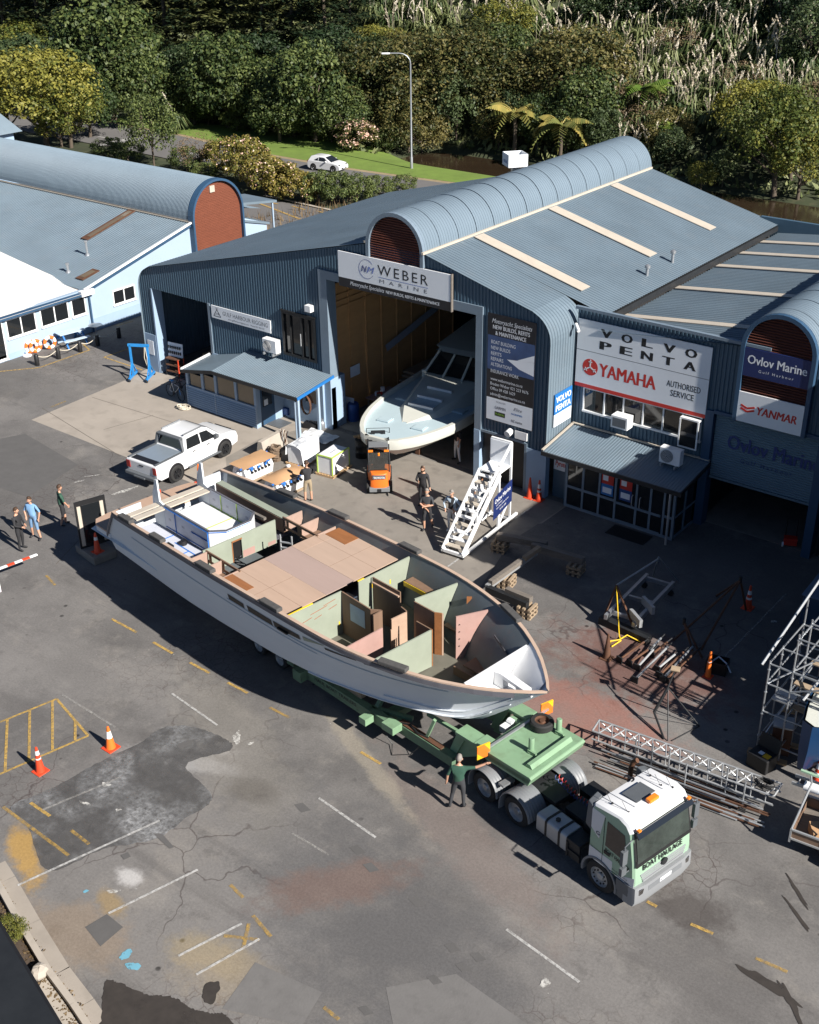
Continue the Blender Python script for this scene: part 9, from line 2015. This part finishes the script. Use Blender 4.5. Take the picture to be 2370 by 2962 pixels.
for k, (x, y, hp, w_, lb) in enumerate(((670,428,74,1.,'green hedge bush under the hatchback'),(710,430,76,1.,'green hedge bush at the middle of the green hedge'),(750,428,68,1.,'low green hedge bush beside the shed roof edge'),(800,415,50,1.1,'reddish tipped green bush behind the shed roof'),(850,405,42,1.2,'last small green bush before the barrel roof'),(230,330,42,1.4,'dark low shrub behind the clubhouse barrel, nearest the yellow tree'),(270,340,45,1.4,'dark low shrub under the thin leaved tree'),(395,362,58,1.1,'dark shrub between thin tree and flowering hedge'),(430,380,42,1.2,'small dark shrub beside the red gable'))): shrub('green_hedge', x, y, hp, w_, lb, 'hedge_bush', 'green bushes along the road')
shrub('dry', 425, 365, 92, 1.0, 'brown twiggy shrub beside the flowering hedge', 'dry_bush'); shrub('pink', 752, 318, 72, 1.15, 'round bush covered in pale pink flowers at the foot of the wood', 'pink_flower_bush'); shrub('yellow', 1475, 410, 70, .9, 'small pale green bush behind the shed eave', 'pale_bush'); shrub('yellow', 130, 310, 75, 1.4, 'low yellow green bush at the foot of the left tree', 'low_bush')
p = at(*s7b(75,1640)); inst('planter_bush', 'green leafy bush in the planter bed beside the black roof', 'shrub', (p.x,p.y,.05), .6, 1.5, TP['yellow'][0], None)
# loose cover on the slope, the bank and the planter
r_ = random.Random(5); mb = MB()
for k in range(42000):
    x = r_.uniform(-215, 20); y = 101+(r_.random()**1.5)*95
    if y < 109 and x > -84: continue
    if x < -88 and y < 103.5: continue
    p = Vector((x, y, ground_z(x, y)+r_.uniform(0,.5))); leaf(mb, p, Vector((r_.uniform(-1,1), r_.uniform(-1,.2), r_.uniform(0,1))), r_.uniform(.25,.7), r_, .4)
tag(mb.build('undergrowth', K['leaf_pampas']), 'rough grass and scrub covering the hillside under the trees', 'undergrowth', None, 'stuff')
mb = MB()
for k in range(9000):
    x = r_.uniform(-75, 5); y = r_.uniform(66, 98); p = Vector((x, y, ground_z(x, y))); d = Vector((r_.uniform(-.25,.25), r_.uniform(-.25,.25), r_.uniform(.4,1.1))); sd_ = Vector((r_.uniform(-1,1), r_.uniform(-1,1), 0)).normalized()*.05
    if y > 84 and x < -45: continue
    mb.add([p-sd_, p+sd_, p+d], [(0,1,2)])
tag(mb.build('dry_grass', K['leaf_dry']), 'dry tall grass on the bank behind the workshop', 'grass', None, 'stuff')
mb = MB()
for k in range(700):
    f = r_.random(); i = min(len(kerb)-2, int(f*(len(kerb)-1))); c = kerb[i].lerp(kerb[i+1], f*(len(kerb)-1)-i)+V2(-r_.uniform(.2,1.3), r_.uniform(-.2,.2)); leaf(mb, c+Vector((0,0,.09)), Vector((r_.uniform(-.4,.4), r_.uniform(-.4,.4), 1)), r_.uniform(.015,.06), r_, .6)
tag(mb.build('leaf_litter', K['leaf_dry']), 'bark and leaf litter in the planter bed', 'litter', None, 'stuff')
